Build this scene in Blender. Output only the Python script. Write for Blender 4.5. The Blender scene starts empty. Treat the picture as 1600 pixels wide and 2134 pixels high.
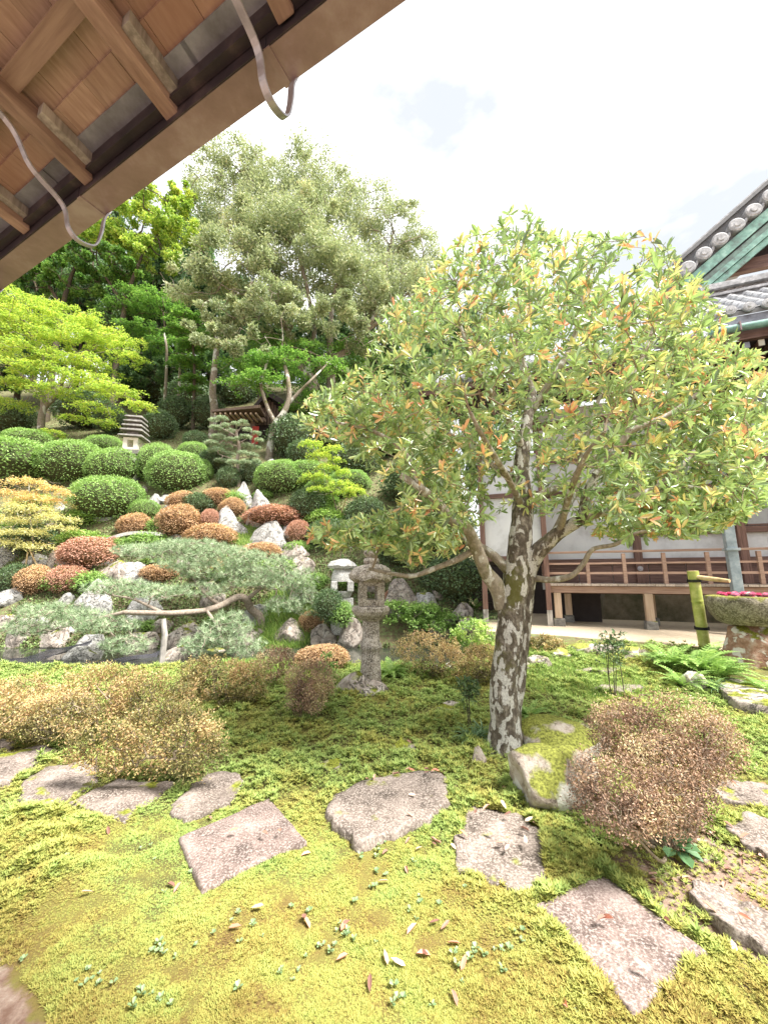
import bpy, math, random
import numpy as np
from math import radians, sin, cos, pi, tan
from mathutils import Vector
RS = np.random.RandomState(7)
rnd = random.Random(5)
scene = bpy.context.scene
COL = scene.collection
# ------------------------------------------------------------------ camera
F = 804.0; TH = radians(9.7); EYE = 1.5
cam = bpy.data.cameras.new('camera'); camo = bpy.data.objects.new('camera', cam); COL.objects.link(camo)
cam.sensor_fit = 'HORIZONTAL'; cam.sensor_width = 36.0; cam.lens = 36.0*F/1600
cam.clip_start = 0.05; cam.clip_end = 2000
camo.location = (0, 0, EYE); camo.rotation_euler = (pi/2+TH, 0, 0)
scene.camera = camo
# ------------------------------------------------------------------ light
SUN_EL, SUN_AZ = radians(58), radians(120)      # azimuth clockwise from +Y: the sun stands high behind the camera's right shoulder
world = bpy.data.worlds.new('World'); scene.world = world; world.use_nodes = True
wt = world.node_tree; wt.nodes.clear()
def wn(t, **k):
    n = wt.nodes.new(t)
    for a, b in k.items(): setattr(n, a, b)
    return n
sky = wn('ShaderNodeTexSky', sky_type='NISHITA', sun_disc=False, sun_elevation=SUN_EL, sun_rotation=SUN_AZ)
tc = wn('ShaderNodeTexCoord'); mp = wn('ShaderNodeMapping'); mp.inputs['Scale'].default_value = (1.0, 1.0, 2.4)
nz = wn('ShaderNodeTexNoise'); nz.inputs['Scale'].default_value = 1.9; nz.inputs['Detail'].default_value = 7; nz.inputs['Roughness'].default_value = .52
cr = wn('ShaderNodeValToRGB'); cr.color_ramp.elements[0].position = .30; cr.color_ramp.elements[1].position = .56
cr.color_ramp.elements[0].color = (.90,.90,.90,1)
cl = wn('ShaderNodeValToRGB'); cl.color_ramp.elements[0].position = .43; cl.color_ramp.elements[1].position = .62
cl.color_ramp.elements[0].color = (2.05, 2.13, 2.22, 1); cl.color_ramp.elements[1].color = (4.8, 4.8, 4.8, 1)
mx = wn('ShaderNodeMixRGB'); bg = wn('ShaderNodeBackground'); bg.inputs['Strength'].default_value = .105
wo = wn('ShaderNodeOutputWorld')
L = wt.links.new
L(tc.outputs['Generated'], mp.inputs['Vector']); L(mp.outputs[0], nz.inputs['Vector']); L(nz.outputs['Fac'], cr.inputs[0]); L(nz.outputs['Fac'], cl.inputs[0])
L(cr.outputs[0], mx.inputs[0]); L(sky.outputs[0], mx.inputs[1]); L(cl.outputs[0], mx.inputs[2]); L(mx.outputs[0], bg.inputs[0]); L(bg.outputs[0], wo.inputs[0])
sun = bpy.data.lights.new('sun', 'SUN'); sun.energy = 3.0; sun.angle = radians(18); sun.color = (1.0, .955, .88)
suno = bpy.data.objects.new('sun', sun); COL.objects.link(suno)
sd = Vector((sin(SUN_AZ)*cos(SUN_EL), cos(SUN_AZ)*cos(SUN_EL), sin(SUN_EL)))
suno.rotation_euler = sd.to_track_quat('Z', 'Y').to_euler()
scene.view_settings.view_transform = 'Standard'; scene.view_settings.look = 'None'
scene.view_settings.exposure = 2.1; scene.view_settings.gamma = 1.0; scene.view_settings.use_curve_mapping = False
scene.cycles.max_bounces = 6; scene.cycles.diffuse_bounces = 4; scene.cycles.glossy_bounces = 2
scene.cycles.transmission_bounces = 3; scene.cycles.transparent_max_bounces = 4
scene.cycles.caustics_reflective = False; scene.cycles.caustics_refractive = False

# ------------------------------------------------------------------ maths helpers
def ray(px, py):
    u = (px-800)/F; v = (1067-py)/F
    return np.array([u, cos(TH)-v*sin(TH), sin(TH)+v*cos(TH)])
def P(px, py, depth):
    r = ray(px, py); return np.array([0, 0, EYE]) + r*(depth/r[1])
def mpp(px, py, depth):                       # metres that one photo pixel spans at that place
    return depth/ray(px, py)[1]/F
def zat(py, depth): return float(P(800, py, depth)[2])
def ss(a, b, x):
    t = np.clip((x-a)/(b-a), 0, 1); return t*t*(3-2*t)
def _h(ix, iy, iz):
    n = (ix*374761393 + iy*668265263 + iz*1274126177) & 0xffffffff
    n = ((n ^ (n >> 13))*1274126177) & 0xffffffff
    return ((n ^ (n >> 16)) & 0xffff)/65535.0
def vnoise(p):
    p = np.asarray(p, float); i = np.floor(p).astype(np.int64); f = p-i; f = f*f*(3-2*f)
    x, y, z = i[..., 0], i[..., 1], i[..., 2]; fx, fy, fz = f[..., 0], f[..., 1], f[..., 2]
    def lx(yy, zz): return _h(x, yy, zz)*(1-fx)+_h(x+1, yy, zz)*fx
    a = lx(y, z)*(1-fy)+lx(y+1, z)*fy; b = lx(y, z+1)*(1-fy)+lx(y+1, z+1)*fy
    return (a*(1-fz)+b*fz)*2-1
def fbm(p, o=4):
    p = np.asarray(p, float); s = 0; a = 1; t = 0
    for k in range(o): s = s+vnoise(p*(2**k)+k*17.3)*a; t += a; a *= .5
    return s/t
def unit(v): return v/np.maximum(np.linalg.norm(v, axis=-1, keepdims=True), 1e-9)
def rdir(n): return unit(RS.normal(size=(n, 3)))

# terrain ---------------------------------------------------------
KN = [(-30, 0), (7.1, 0), (7.9, -.75), (9.9, -.75), (10.5, -.2), (11, zat(1285, 11)), (12, zat(1200, 12)), (13.2, zat(1120, 13.2)), (14.5, zat(1050, 14.5)),
      (16.5, zat(980, 16.5)), (19, zat(940, 19)), (23, zat(905, 23)), (27, zat(880, 27)), (34, zat(820, 34)), (42, zat(790, 42)), (60, 24), (120, 20), (900, 0)]
KY = np.array([k[0] for k in KN]); KZ = np.array([k[1] for k in KN])
WATER = -.28
def gz(x, y):
    x = np.asarray(x, float); y = np.asarray(y, float)
    az = x/np.maximum(y, .6)
    yy = y+.25*np.sin(x*1.1+.6)*ss(5.5, 7, y)*(1-ss(9, 11, y))
    hl = np.interp(yy, KY, KZ)
    rt = .43*ss(4.3, 8.3, y)
    w = ss(.15, .25, az)*ss(3, 6, y)
    w = np.where(y < 3, 0, w)
    q = np.stack([x*.8, y*.8, 0*x], -1)
    n = fbm(q, 3)*(.02+.14*(1-w)*ss(10.6, 12, y)) + .025*fbm(q*4, 2)*ss(0, 2, y)
    # left bottom corner drop to bare earth
    c = ss(-.95, -1.25, x+.35*(y-1.5)-.05)*(1-ss(1.8, 2.2, y))
    n = n*(1-.9*w*ss(7, 8, y))
    return hl*(1-w)+rt*w+n-.03*c
def on_ground(px, py, ymin=1.0, ymax=70.0):
    r = ray(px, py); d = np.arange(ymin, ymax, .02); t = d/r[1]
    x = r[0]*t; z = EYE+r[2]*t; g = gz(x, d)
    k = np.nonzero(z <= g)[0]
    k = k[0] if len(k) else len(d)-1
    return np.array([x[k], d[k], g[k]])

# ------------------------------------------------------------------ object helpers
def tag(o, label=None, cat=None, group=None, kind=None):
    if label: o['label'] = label
    if cat: o['category'] = cat
    if group: o['group'] = group
    if kind: o['kind'] = kind
    return o
def empty(name, loc=(0, 0, 0), rz=0.0, label=None, cat=None, group=None):
    o = bpy.data.objects.new(name, None); COL.objects.link(o); o.location = loc; o.rotation_euler = (0, 0, rz)
    o.empty_display_size = .1
    return tag(o, label, cat, group)
def mesh_np(name, V, faces, rn=None, smooth=False):
    """V (n,3); faces: list of int arrays (m,k); rn: per-face random values or None"""
    me = bpy.data.meshes.new(name); V = np.asarray(V, np.float32)
    faces = [np.asarray(f, np.int32) for f in faces if len(f)]
    me.vertices.add(len(V)); me.vertices.foreach_set('co', V.ravel())
    idx = np.concatenate([f.ravel() for f in faces]); cnt = np.concatenate([np.full(len(f), f.shape[1], np.int32) for f in faces])
    st = np.concatenate([[0], np.cumsum(cnt)[:-1]]).astype(np.int32)
    me.loops.add(len(idx)); me.loops.foreach_set('vertex_index', idx)
    me.polygons.add(len(cnt)); me.polygons.foreach_set('loop_start', st); me.polygons.foreach_set('loop_total', cnt)
    me.polygons.foreach_set('use_smooth', np.full(len(cnt), smooth, bool))
    me.update(calc_edges=True)
    if rn is not None:
        a = me.attributes.new('rnd', 'FLOAT', 'FACE'); a.data.foreach_set('value', np.asarray(rn, np.float32))
    return me
def link(name, me, mat=None, parent=None, loc=(0, 0, 0), rot=(0, 0, 0), sc=(1, 1, 1)):
    if mat is not None and len(me.materials) == 0: me.materials.append(mat)
    o = bpy.data.objects.new(name, me); COL.objects.link(o)
    o.location = loc; o.rotation_euler = rot; o.scale = sc; o.parent = parent
    return o
class MB:
    def __init__(s): s.V = []; s.F = {}; s.n = 0; s.R = {}
    def add(s, V, faces, r=0.0):
        V = np.asarray(V, float)
        for f in faces:
            f = np.asarray(f, int)
            if f.ndim == 1: f = f[None]
            s.F.setdefault(f.shape[1], []).append(f+s.n)
            rr = np.broadcast_to(np.asarray(r, float), (len(f),)) if np.ndim(r) == 0 else np.asarray(r, float)
            s.R.setdefault(f.shape[1], []).append(rr)
        s.V.append(V); s.n += len(V)
    def box(s, a, b, r=0.0, jit=0.0, bev=0.0):
        a = np.array(a, float); b = np.array(b, float)
        lo, hi = np.minimum(a, b), np.maximum(a, b)
        c = [(x, y, z) for z in (lo[2], hi[2]) for y in (lo[1], hi[1]) for x in (lo[0], hi[0])]
        V = np.array(c, float)
        if jit: V += RS.uniform(-jit, jit, V.shape)
        s.add(V, [np.array([[0, 2, 3, 1], [4, 5, 7, 6], [0, 1, 5, 4], [2, 6, 7, 3], [0, 4, 6, 2], [1, 3, 7, 5]])], r)
    def hexa(s, V8, r=0.0):
        s.add(V8, [np.array([[0, 3, 2, 1], [4, 5, 6, 7], [0, 1, 5, 4], [1, 2, 6, 5], [2, 3, 7, 6], [3, 0, 4, 7]])], r)
    def build(s, name, mat, parent=None, smooth=False, **k):
        ks = sorted(s.F)
        me = mesh_np(name, np.concatenate(s.V), [np.concatenate(s.F[q]) for q in ks], np.concatenate([np.concatenate(s.R[q]) for q in ks]), smooth)
        return link(name, me, mat, parent, **k)
def boxobj(name, a, b, mat, parent=None, jit=0.0, bevel=0.0, label=None):
    m = MB(); m.box(a, b, 0, jit); o = m.build(name, mat, parent)
    if bevel:
        bm = o.modifiers.new('b', 'BEVEL'); bm.width = bevel; bm.segments = 2; bm.limit_method = 'ANGLE'
    if label: o['label'] = label
    return o
def frames(T):
    up = np.where(np.abs(T[:, 2:3]) > .9, np.array([[1., 0, 0]]), np.array([[0, 0, 1.]]))
    A = unit(np.cross(up, T)); B = np.cross(T, A); return A, B
def cat_smooth(pts, n=6):
    pts = np.asarray(pts, float)
    if len(pts) < 3: n = max(n, 3)
    ext = np.vstack([2*pts[0]-pts[1], pts, 2*pts[-1]-pts[-2]]); out = []
    for i in range(1, len(ext)-2):
        p0, p1, p2, p3 = ext[i-1:i+3]
        for k in range(n):
            t = k/n
            out.append(.5*((2*p1)+(-p0+p2)*t+(2*p0-5*p1+4*p2-p3)*t*t+(-p0+3*p1-3*p2+p3)*t**3))
    out.append(pts[-1]); return np.array(out)
def tube_poly(pts, rad, sides=12, rough=0.0, freq=6.0, cap=True, mb=None, r=0.0):
    pts = np.asarray(pts, float); n = len(pts); rad = np.broadcast_to(np.asarray(rad, float), (n,))
    T = unit(np.gradient(pts, axis=0)); A, B = frames(T)
    for i in range(1, n):                                   # parallel transport
        a = A[i-1]-T[i]*np.dot(A[i-1], T[i]); A[i] = a/max(np.linalg.norm(a), 1e-9); B[i] = np.cross(T[i], A[i])
    an = np.arange(sides)*2*pi/sides
    V = pts[:, None, :]+rad[:, None, None]*(np.cos(an)[None, :, None]*A[:, None, :]+np.sin(an)[None, :, None]*B[:, None, :])
    if rough:
        d = V-pts[:, None, :]; V = pts[:, None, :]+d*(1+rough*fbm(V*freq, 3)[..., None])
    V = V.reshape(-1, 3)
    i, j = np.meshgrid(np.arange(n-1), np.arange(sides), indexing='ij'); i = i.ravel(); j = j.ravel(); j2 = (j+1) % sides
    Fq = np.stack([i*sides+j, i*sides+j2, (i+1)*sides+j2, (i+1)*sides+j], 1)
    fs = [Fq]
    m = mb or MB(); m.add(V, fs, r)
    if cap:
        V2 = np.vstack([V[:sides][::-1], V[-sides:]]); m.add(V2, [np.arange(sides)[None], (np.arange(sides)+sides)[None]], r)
    return m
def tubes(A, B, RA, RB, sides=5):
    n = len(A); T = unit(B-A); X, Y = frames(T); an = np.arange(sides)*2*pi/sides
    c = np.cos(an)[None, :, None]; s = np.sin(an)[None, :, None]; D = c*X[:, None]+s*Y[:, None]
    VA = A[:, None]+D*RA[:, None, None]; VB = B[:, None]+D*RB[:, None, None]
    V = np.concatenate([VA, VB], 1).reshape(-1, 3)
    j = np.arange(sides); q = np.stack([j, (j+1) % sides, (j+1) % sides+sides, j+sides], 1)
    return V, (q[None]+(np.arange(n)*2*sides)[:, None, None]).reshape(-1, 4)
def leafcards(C, D, N, Ln, Wd, fold=.18, six=False, droop=0.0):
    """C base points, D direction, N up normal; returns V, quads"""
    n = len(C); Ln = np.broadcast_to(Ln, (n,))[:, None]; Wd = np.broadcast_to(Wd, (n,))[:, None]
    D = unit(D); S = unit(np.cross(D, N)); U = np.cross(S, D)
    if six:
        a = C; l1 = C+D*Ln*.34-S*Wd*.42+U*Wd*fold; l2 = C+D*Ln*.78-S*Wd*.44+U*(Wd*fold-Ln*droop*.5)
        t = C+D*Ln-U*Ln*droop; r2 = C+D*Ln*.78+S*Wd*.44+U*(Wd*fold-Ln*droop*.5); r1 = C+D*Ln*.34+S*Wd*.42+U*Wd*fold
        V = np.stack([a, l1, l2, t, r2, r1], 1).reshape(-1, 3)
        b = (np.arange(n)*6)[:, None]
        q = np.concatenate([b+np.array([[0, 3, 2, 1]]), b+np.array([[0, 5, 4, 3]])], 0)
        return V, q, 2
    a = C; l = C+D*Ln*.5-S*Wd*.5+U*Wd*fold; t = C+D*Ln; r = C+D*Ln*.5+S*Wd*.5+U*Wd*fold
    V = np.stack([a, l, t, r], 1).reshape(-1, 3); b = (np.arange(n)*4)[:, None]
    return V, b+np.array([[0, 3, 2, 1]]), 1
def leafmesh(name, C, D, N, Ln, Wd, rn, **k):
    V, q, m = leafcards(C, D, N, Ln, Wd, **k)
    return mesh_np(name, V, [q], np.tile(rn, m))
def grow(mains, targets, step=.12, tip=.004, power=2.3, bulge=.12, up=.05):
    """mains: list of (points, radii). Branches grow from the nearest node to every target."""
    cap = sum(len(p) for p, r in mains)+len(targets)*24
    pos = np.zeros((cap, 3)); par = np.full(cap, -1); fix = np.zeros(cap); n = 0
    for pts, rr in mains:
        st = n
        pr = -1 if n == 0 else int(np.argmin(((pos[:n]-pts[0])**2).sum(1)))
        for p, r_ in zip(pts, rr):
            pos[n] = p; par[n] = pr; fix[n] = r_; pr = n; n += 1
    nm = n; T = np.asarray(targets)
    d0 = np.array([((pos[:nm]-t)**2).sum(1).min() for t in T]); T = T[np.argsort(d0)]
    ends = np.zeros(len(T), int)
    for k, t in enumerate(T):
        dd = ((pos[:n]-t)**2).sum(1); j = int(np.argmin(dd)); L0 = math.sqrt(dd[j]); m = min(24, max(1, int(math.ceil(L0/step))))
        v = t-pos[j]; off = np.cross(v, RS.normal(size=3)); off = off/max(np.linalg.norm(off), 1e-9)*L0*bulge*RS.uniform(.2, 1); off[2] -= up*L0
        a = pos[j].copy(); pr = j
        for q in range(1, m+1):
            f = q/m; pos[n] = a+v*f+off*sin(pi*f); par[n] = pr; pr = n; n += 1
            if n >= cap-25: break
        ends[k] = pr
        if n >= cap-25: ends = ends[:k+1]; T = T[:k+1]; break
    acc = np.zeros(n); rad = np.zeros(n)
    for i in range(n-1, nm-1, -1):
        r_ = max(acc[i], tip**power); rad[i] = r_**(1/power)
        if par[i] >= 0: acc[par[i]] += r_
    rad[:nm] = fix[:nm]
    e = np.arange(nm, n); pa = par[e]
    ra = np.minimum(rad[pa], rad[e]*1.25); 
    V, q = tubes(pos[pa], pos[e], ra, rad[e], 5)
    De = unit(pos[ends]-pos[par[ends]])
    return V, q, pos[ends], De
def ell(c, r, n, shell=0.0, flat=False):
    d = rdir(n); k = RS.uniform(shell**3, 1, n)**(1/3.)
    return np.asarray(c)+d*k[:, None]*np.asarray(r)

# ------------------------------------------------------------------ materials
MATS = {}
def nodes(name):
    m = bpy.data.materials.new(name); m.use_nodes = True; t = m.node_tree; t.nodes.clear(); MATS[name] = m
    def N(ty, **k):
        n = t.nodes.new(ty)
        for a, b in k.items():
            if a in n.inputs: n.inputs[a].default_value = b
            else: setattr(n, a, b)
        return n
    return m, N, t.links.new
def ramp(N, stops, interp='LINEAR'):
    r = N('ShaderNodeValToRGB'); cr = r.color_ramp; cr.interpolation = interp
    while len(cr.elements) < len(stops): cr.elements.new(.5)
    for e, (p, c) in zip(cr.elements, stops): e.position = p; e.color = (*c[:3], 1) if len(c) >= 3 else (c[0],)*3+(1,)
    return r
def leafmat(name, cols, trans=.3, rough=.5, spec=.35, vary=.35, scale=2.0, gain=1.2):
    """cols: stops over the per-leaf random value; broad noise shifts the value so clumps differ"""
    m, N, LK = nodes(name)
    at = N('ShaderNodeAttribute', attribute_name='rnd'); g = N('ShaderNodeNewGeometry'); oi = N('ShaderNodeObjectInfo')
    nz = N('ShaderNodeTexNoise', Scale=scale, Detail=3.0); LK(g.outputs['Position'], nz.inputs['Vector'])
    a = N('ShaderNodeMath', operation='MULTIPLY_ADD'); LK(nz.outputs['Fac'], a.inputs[0]); a.inputs[1].default_value = vary*1.6; a.inputs[2].default_value = -vary*.8
    b = N('ShaderNodeMath', operation='ADD', use_clamp=True); LK(at.outputs['Fac'], b.inputs[0]); LK(a.outputs[0], b.inputs[1])
    cols = [(q_, tuple(min(.8, (c_*.80+.20*sum(k_)/3)*gain) for c_ in k_)) for q_, k_ in cols]
    r = ramp(N, cols); LK(b.outputs[0], r.inputs[0])
    p = N('ShaderNodeBsdfPrincipled', Roughness=rough); p.inputs['Specular IOR Level'].default_value = spec
    tr = N('ShaderNodeBsdfTranslucent'); mxs = N('ShaderNodeMixShader'); mxs.inputs[0].default_value = trans
    gm = N('ShaderNodeMixRGB', blend_type='MULTIPLY'); gm.inputs[0].default_value = 1; gm.inputs[2].default_value = (1.12, 1.15, .85, 1)
    o = N('ShaderNodeOutputMaterial')
    LK(r.outputs[0], p.inputs['Base Color']); LK(r.outputs[0], gm.inputs[1]); LK(gm.outputs[0], tr.inputs[0])
    LK(p.outputs[0], mxs.inputs[1]); LK(tr.outputs[0], mxs.inputs[2]); LK(mxs.outputs[0], o.inputs[0])
    return m
def stone(name, cols, scale=8.0, rough=.85, bump=.5, crack=0.0, crackcol=(.05, .05, .045), moss=0.0, mosscol=(.20, .22, .03), speck=0.0, speckcol=(.6, .56, .52), obj=True, lich=0.0, lichcol=(.62, .62, .56), dist=.02):
    m, N, LK = nodes(name)
    tcn = N('ShaderNodeTexCoord'); g = N('ShaderNodeNewGeometry'); pos = g.outputs['Position']
    n1 = N('ShaderNodeTexNoise', Scale=scale, Detail=9.0, Roughness=.65); LK(pos, n1.inputs['Vector'])
    r = ramp(N, cols); LK(n1.outputs['Fac'], r.inputs[0]); c = r.outputs[0]; hgt = n1.outputs['Fac']
    def mix(c, fac, col, k=1.0):
        mm = N('ShaderNodeMixRGB'); mm.inputs[2].default_value = (*col, 1)
        if k != 1.0:
            q = N('ShaderNodeMath', operation='MULTIPLY'); LK(fac, q.inputs[0]); q.inputs[1].default_value = k; fac = q.outputs[0]
        LK(fac, mm.inputs[0]); LK(c, mm.inputs[1]); return mm.outputs[0]
    if speck:
        n2 = N('ShaderNodeTexNoise', Scale=speck, Detail=3.0, Roughness=.7); LK(pos, n2.inputs['Vector'])
        r2 = ramp(N, [(.50, (0, 0, 0)), (.60, (1, 1, 1))]); LK(n2.outputs['Fac'], r2.inputs[0]); c = mix(c, r2.outputs[0], speckcol, .8)
        r2b = ramp(N, [(.36, (1, 1, 1)), (.43, (0, 0, 0))]); LK(n2.outputs['Fac'], r2b.inputs[0]); c = mix(c, r2b.outputs[0], (.06, .045, .04), .6)
    if lich:
        n4 = N('ShaderNodeTexNoise', Scale=lich, Detail=5.0, Roughness=.55, Distortion=.4); LK(pos, n4.inputs['Vector'])
        r4 = ramp(N, [(.54, (0, 0, 0)), (.58, (1, 1, 1))]); LK(n4.outputs['Fac'], r4.inputs[0]); c = mix(c, r4.outputs[0], lichcol, .85)
    if crack:
        v = N('ShaderNodeTexNoise', Scale=crack, Detail=6.0, Roughness=.6, Distortion=1.4); LK(pos, v.inputs['Vector'])
        s = N('ShaderNodeMath', operation='SUBTRACT'); LK(v.outputs['Fac'], s.inputs[0]); s.inputs[1].default_value = .5
        ab = N('ShaderNodeMath', operation='ABSOLUTE'); LK(s.outputs[0], ab.inputs[0])
        r3 = ramp(N, [(.0, (1, 1, 1)), (.022, (0, 0, 0))]); LK(ab.outputs[0], r3.inputs[0]); c = mix(c, r3.outputs[0], crackcol, .75)
        hh = N('ShaderNodeMath', operation='SUBTRACT'); LK(hgt, hh.inputs[0]); LK(r3.outputs[0], hh.inputs[1]); hgt = hh.outputs[0]
    if moss:
        sx = N('ShaderNodeSeparateXYZ'); LK(g.outputs['Normal'], sx.inputs[0])
        n5 = N('ShaderNodeTexNoise', Scale=4.0, Detail=5.0); LK(pos, n5.inputs['Vector'])
        q = N('ShaderNodeMath', operation='MULTIPLY_ADD'); LK(sx.outputs['Z'], q.inputs[0]); q.inputs[1].default_value = .35; LK(n5.outputs['Fac'], q.inputs[2])
        r5 = ramp(N, [(1.0-moss, (0, 0, 0)), (min(1.0, 1.08-moss), (1, 1, 1))]); LK(q.outputs[0], r5.inputs[0])
        n6 = N('ShaderNodeTexNoise', Scale=60.0, Detail=2.0); LK(pos, n6.inputs['Vector'])
        r6 = ramp(N, [(.3, tuple(x*.45 for x in mosscol)), (.7, tuple(min(1, x*1.6) for x in mosscol))]); LK(n6.outputs['Fac'], r6.inputs[0])
        mm = N('ShaderNodeMixRGB'); LK(r5.outputs[0], mm.inputs[0]); LK(c, mm.inputs[1]); LK(r6.outputs[0], mm.inputs[2]); c = mm.outputs[0]
    bp = N('ShaderNodeBump', Strength=bump, Distance=dist); LK(hgt, bp.inputs['Height'])
    p = N('ShaderNodeBsdfPrincipled', Roughness=rough); p.inputs['Specular IOR Level'].default_value = .25
    o = N('ShaderNodeOutputMaterial'); LK(c, p.inputs['Base Color']); LK(bp.outputs[0], p.inputs['Normal']); LK(p.outputs[0], o.inputs[0])
    return m
def woodmat(name, c0, c1, axis=1, scale=1.0, rough=.6, bump=.25, stain=0.0, staincol=(.10, .06, .04)):
    m, N, LK = nodes(name)
    tcn = N('ShaderNodeTexCoord'); mpn = N('ShaderNodeMapping'); sc = [30*scale]*3; sc[axis] = 1.6*scale; mpn.inputs['Scale'].default_value = sc
    LK(tcn.outputs['Object'], mpn.inputs['Vector'])
    n = N('ShaderNodeTexNoise', Scale=1.6, Detail=6.0, Roughness=.6, Distortion=.3); LK(mpn.outputs[0], n.inputs['Vector'])
    r = ramp(N, [(.3, c0), (.7, c1)]); LK(n.outputs['Fac'], r.inputs[0]); c = r.outputs[0]
    oi = N('ShaderNodeObjectInfo'); hs = N('ShaderNodeHueSaturation'); ma = N('ShaderNodeMapRange'); ma.inputs['To Min'].default_value = .8; ma.inputs['To Max'].default_value = 1.15
    LK(oi.outputs['Random'], ma.inputs['Value']); LK(ma.outputs[0], hs.inputs['Value']); LK(c, hs.inputs['Color']); c = hs.outputs[0]
    if stain:
        g = N('ShaderNodeNewGeometry'); n2 = N('ShaderNodeTexNoise', Scale=stain, Detail=5.0); LK(g.outputs['Position'], n2.inputs['Vector'])
        r2 = ramp(N, [(.45, (0, 0, 0)), (.7, (.8, .8, .8))]); LK(n2.outputs['Fac'], r2.inputs[0])
        mm = N('ShaderNodeMixRGB'); mm.inputs[2].default_value = (*staincol, 1); LK(r2.outputs[0], mm.inputs[0]); LK(c, mm.inputs[1]); c = mm.outputs[0]
    bp = N('ShaderNodeBump', Strength=bump, Distance=.003); LK(n.outputs['Fac'], bp.inputs['Height'])
    p = N('ShaderNodeBsdfPrincipled', Roughness=rough); p.inputs['Specular IOR Level'].default_value = .3
    o = N('ShaderNodeOutputMaterial'); LK(c, p.inputs['Base Color']); LK(bp.outputs[0], p.inputs['Normal']); LK(p.outputs[0], o.inputs[0])
    return m
M = {}
M['bush_green'] = leafmat('azalea_green', [(0, (.07, .14, .03)), (.35, (.15, .27, .055)), (.75, (.26, .41, .09)), (1, (.38, .54, .15))], trans=.28, gain=1.6)
M['bush_dark'] = leafmat('glossy_dark_green', [(0, (.035, .07, .025)), (.5, (.08, .15, .05)), (.85, (.17, .28, .09)), (1, (.28, .38, .15))], trans=.2, rough=.4, spec=.5)
M['bush_rust'] = leafmat('azalea_rust', [(0, (.18, .11, .05)), (.35, (.36, .21, .10)), (.7, (.50, .31, .15)), (.9, (.52, .46, .16)), (1, (.62, .54, .26))], trans=.2, vary=.4, gain=1.5)
M['bush_red'] = leafmat('azalea_red', [(0, (.20, .10, .06)), (.4, (.42, .20, .13)), (.75, (.52, .28, .18)), (.93, (.50, .42, .16)), (1, (.70, .20, .28))], trans=.2, vary=.35, gain=1.4)
M['bush_olive'] = leafmat('azalea_olive', [(0, (.11, .09, .03)), (.2, (.22, .20, .06)), (.42, (.40, .36, .10)), (.6, (.50, .34, .11)), (.8, (.58, .34, .15)), (1, (.66, .52, .20))], trans=.2, vary=.8, scale=3.0, gain=1.05)
M['bush_tan'] = leafmat('azalea_tan', [(0, (.13, .075, .05)), (.3, (.30, .17, .10)), (.62, (.46, .29, .17)), (.85, (.56, .44, .20)), (1, (.62, .55, .25))], trans=.15, vary=.2, scale=3, gain=1.2)
M['front_leaf'] = leafmat('magnolia_leaf', [(0, (.08, .13, .05)), (.25, (.15, .23, .08)), (.5, (.25, .38, .12)), (.72, (.38, .49, .17)), (.86, (.54, .50, .16)), (.93, (.68, .38, .14)), (1, (.68, .25, .12))], trans=.32, rough=.33, spec=1.0, vary=.25, scale=1.6, gain=1.4)
M['olive_leaf'] = leafmat('evergreen_oak_leaf', [(0, (.14, .19, .09)), (.4, (.28, .35, .17)), (.7, (.42, .48, .25)), (.92, (.54, .55, .30)), (1, (.62, .55, .30))], trans=.3, vary=.4, scale=.7, gain=1.15)
M['maple_yellow'] = leafmat('maple_yellow_green', [(0, (.12, .24, .02)), (.35, (.25, .42, .03)), (.65, (.45, .58, .05)), (1, (.70, .68, .06))], trans=.42, vary=.3, scale=.8)
M['maple_pale'] = leafmat('pale_yellow_maple', [(0, (.34, .38, .13)), (.5, (.55, .54, .20)), (.85, (.68, .60, .24)), (1, (.70, .48, .22))], trans=.35, vary=.3, scale=1.6)
M['maple_green'] = leafmat('maple_green', [(0, (.05, .14, .03)), (.5, (.13, .30, .04)), (1, (.30, .50, .06))], trans=.4, vary=.4, scale=.5)
M['maple_orange'] = leafmat('maple_orange', [(0, (.42, .38, .12)), (.45, (.66, .56, .20)), (.8, (.72, .46, .20)), (1, (.74, .34, .16))], trans=.35, vary=.5, scale=1.6)
M['forest'] = leafmat('forest_leaf', [(0, (.02, .055, .025)), (.5, (.07, .15, .05)), (.85, (.15, .28, .08)), (1, (.26, .42, .10))], trans=.35, vary=.5, scale=.4, gain=1.4)
M['cover'] = leafmat('ground_cover_leaf', [(0, (.10, .08, .04)), (.3, (.20, .16, .08)), (.5, (.12, .20, .06)), (.8, (.24, .36, .10)), (1, (.36, .46, .16))], trans=.2, vary=.5, scale=1.2)
M['needle'] = leafmat('pine_needle', [(0, (.13, .22, .09)), (.5, (.27, .38, .19)), (1, (.46, .56, .34))], trans=.1, vary=.4, scale=2.5)
M['fern'] = leafmat('fern', [(0, (.10, .22, .03)), (.5, (.24, .42, .07)), (1, (.42, .58, .13))], trans=.3, vary=.2)
M['grass'] = leafmat('grass', [(0, (.10, .22, .03)), (.5, (.25, .42, .05)), (1, (.48, .60, .12))], trans=.25, vary=.3)
M['iris'] = leafmat('blue_green_blade', [(0, (.06, .15, .06)), (.6, (.16, .30, .12)), (1, (.34, .46, .26))], trans=.15, vary=.1)
M['broad'] = leafmat('broad_leaf', [(0, (.05, .13, .05)), (.6, (.11, .24, .09)), (1, (.25, .38, .18))], trans=.15, rough=.4, vary=.1)
M['sprout'] = leafmat('sprout', [(0, (.12, .22, .08)), (.6, (.22, .34, .14)), (1, (.36, .46, .24))], trans=.2, vary=.1)
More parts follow.
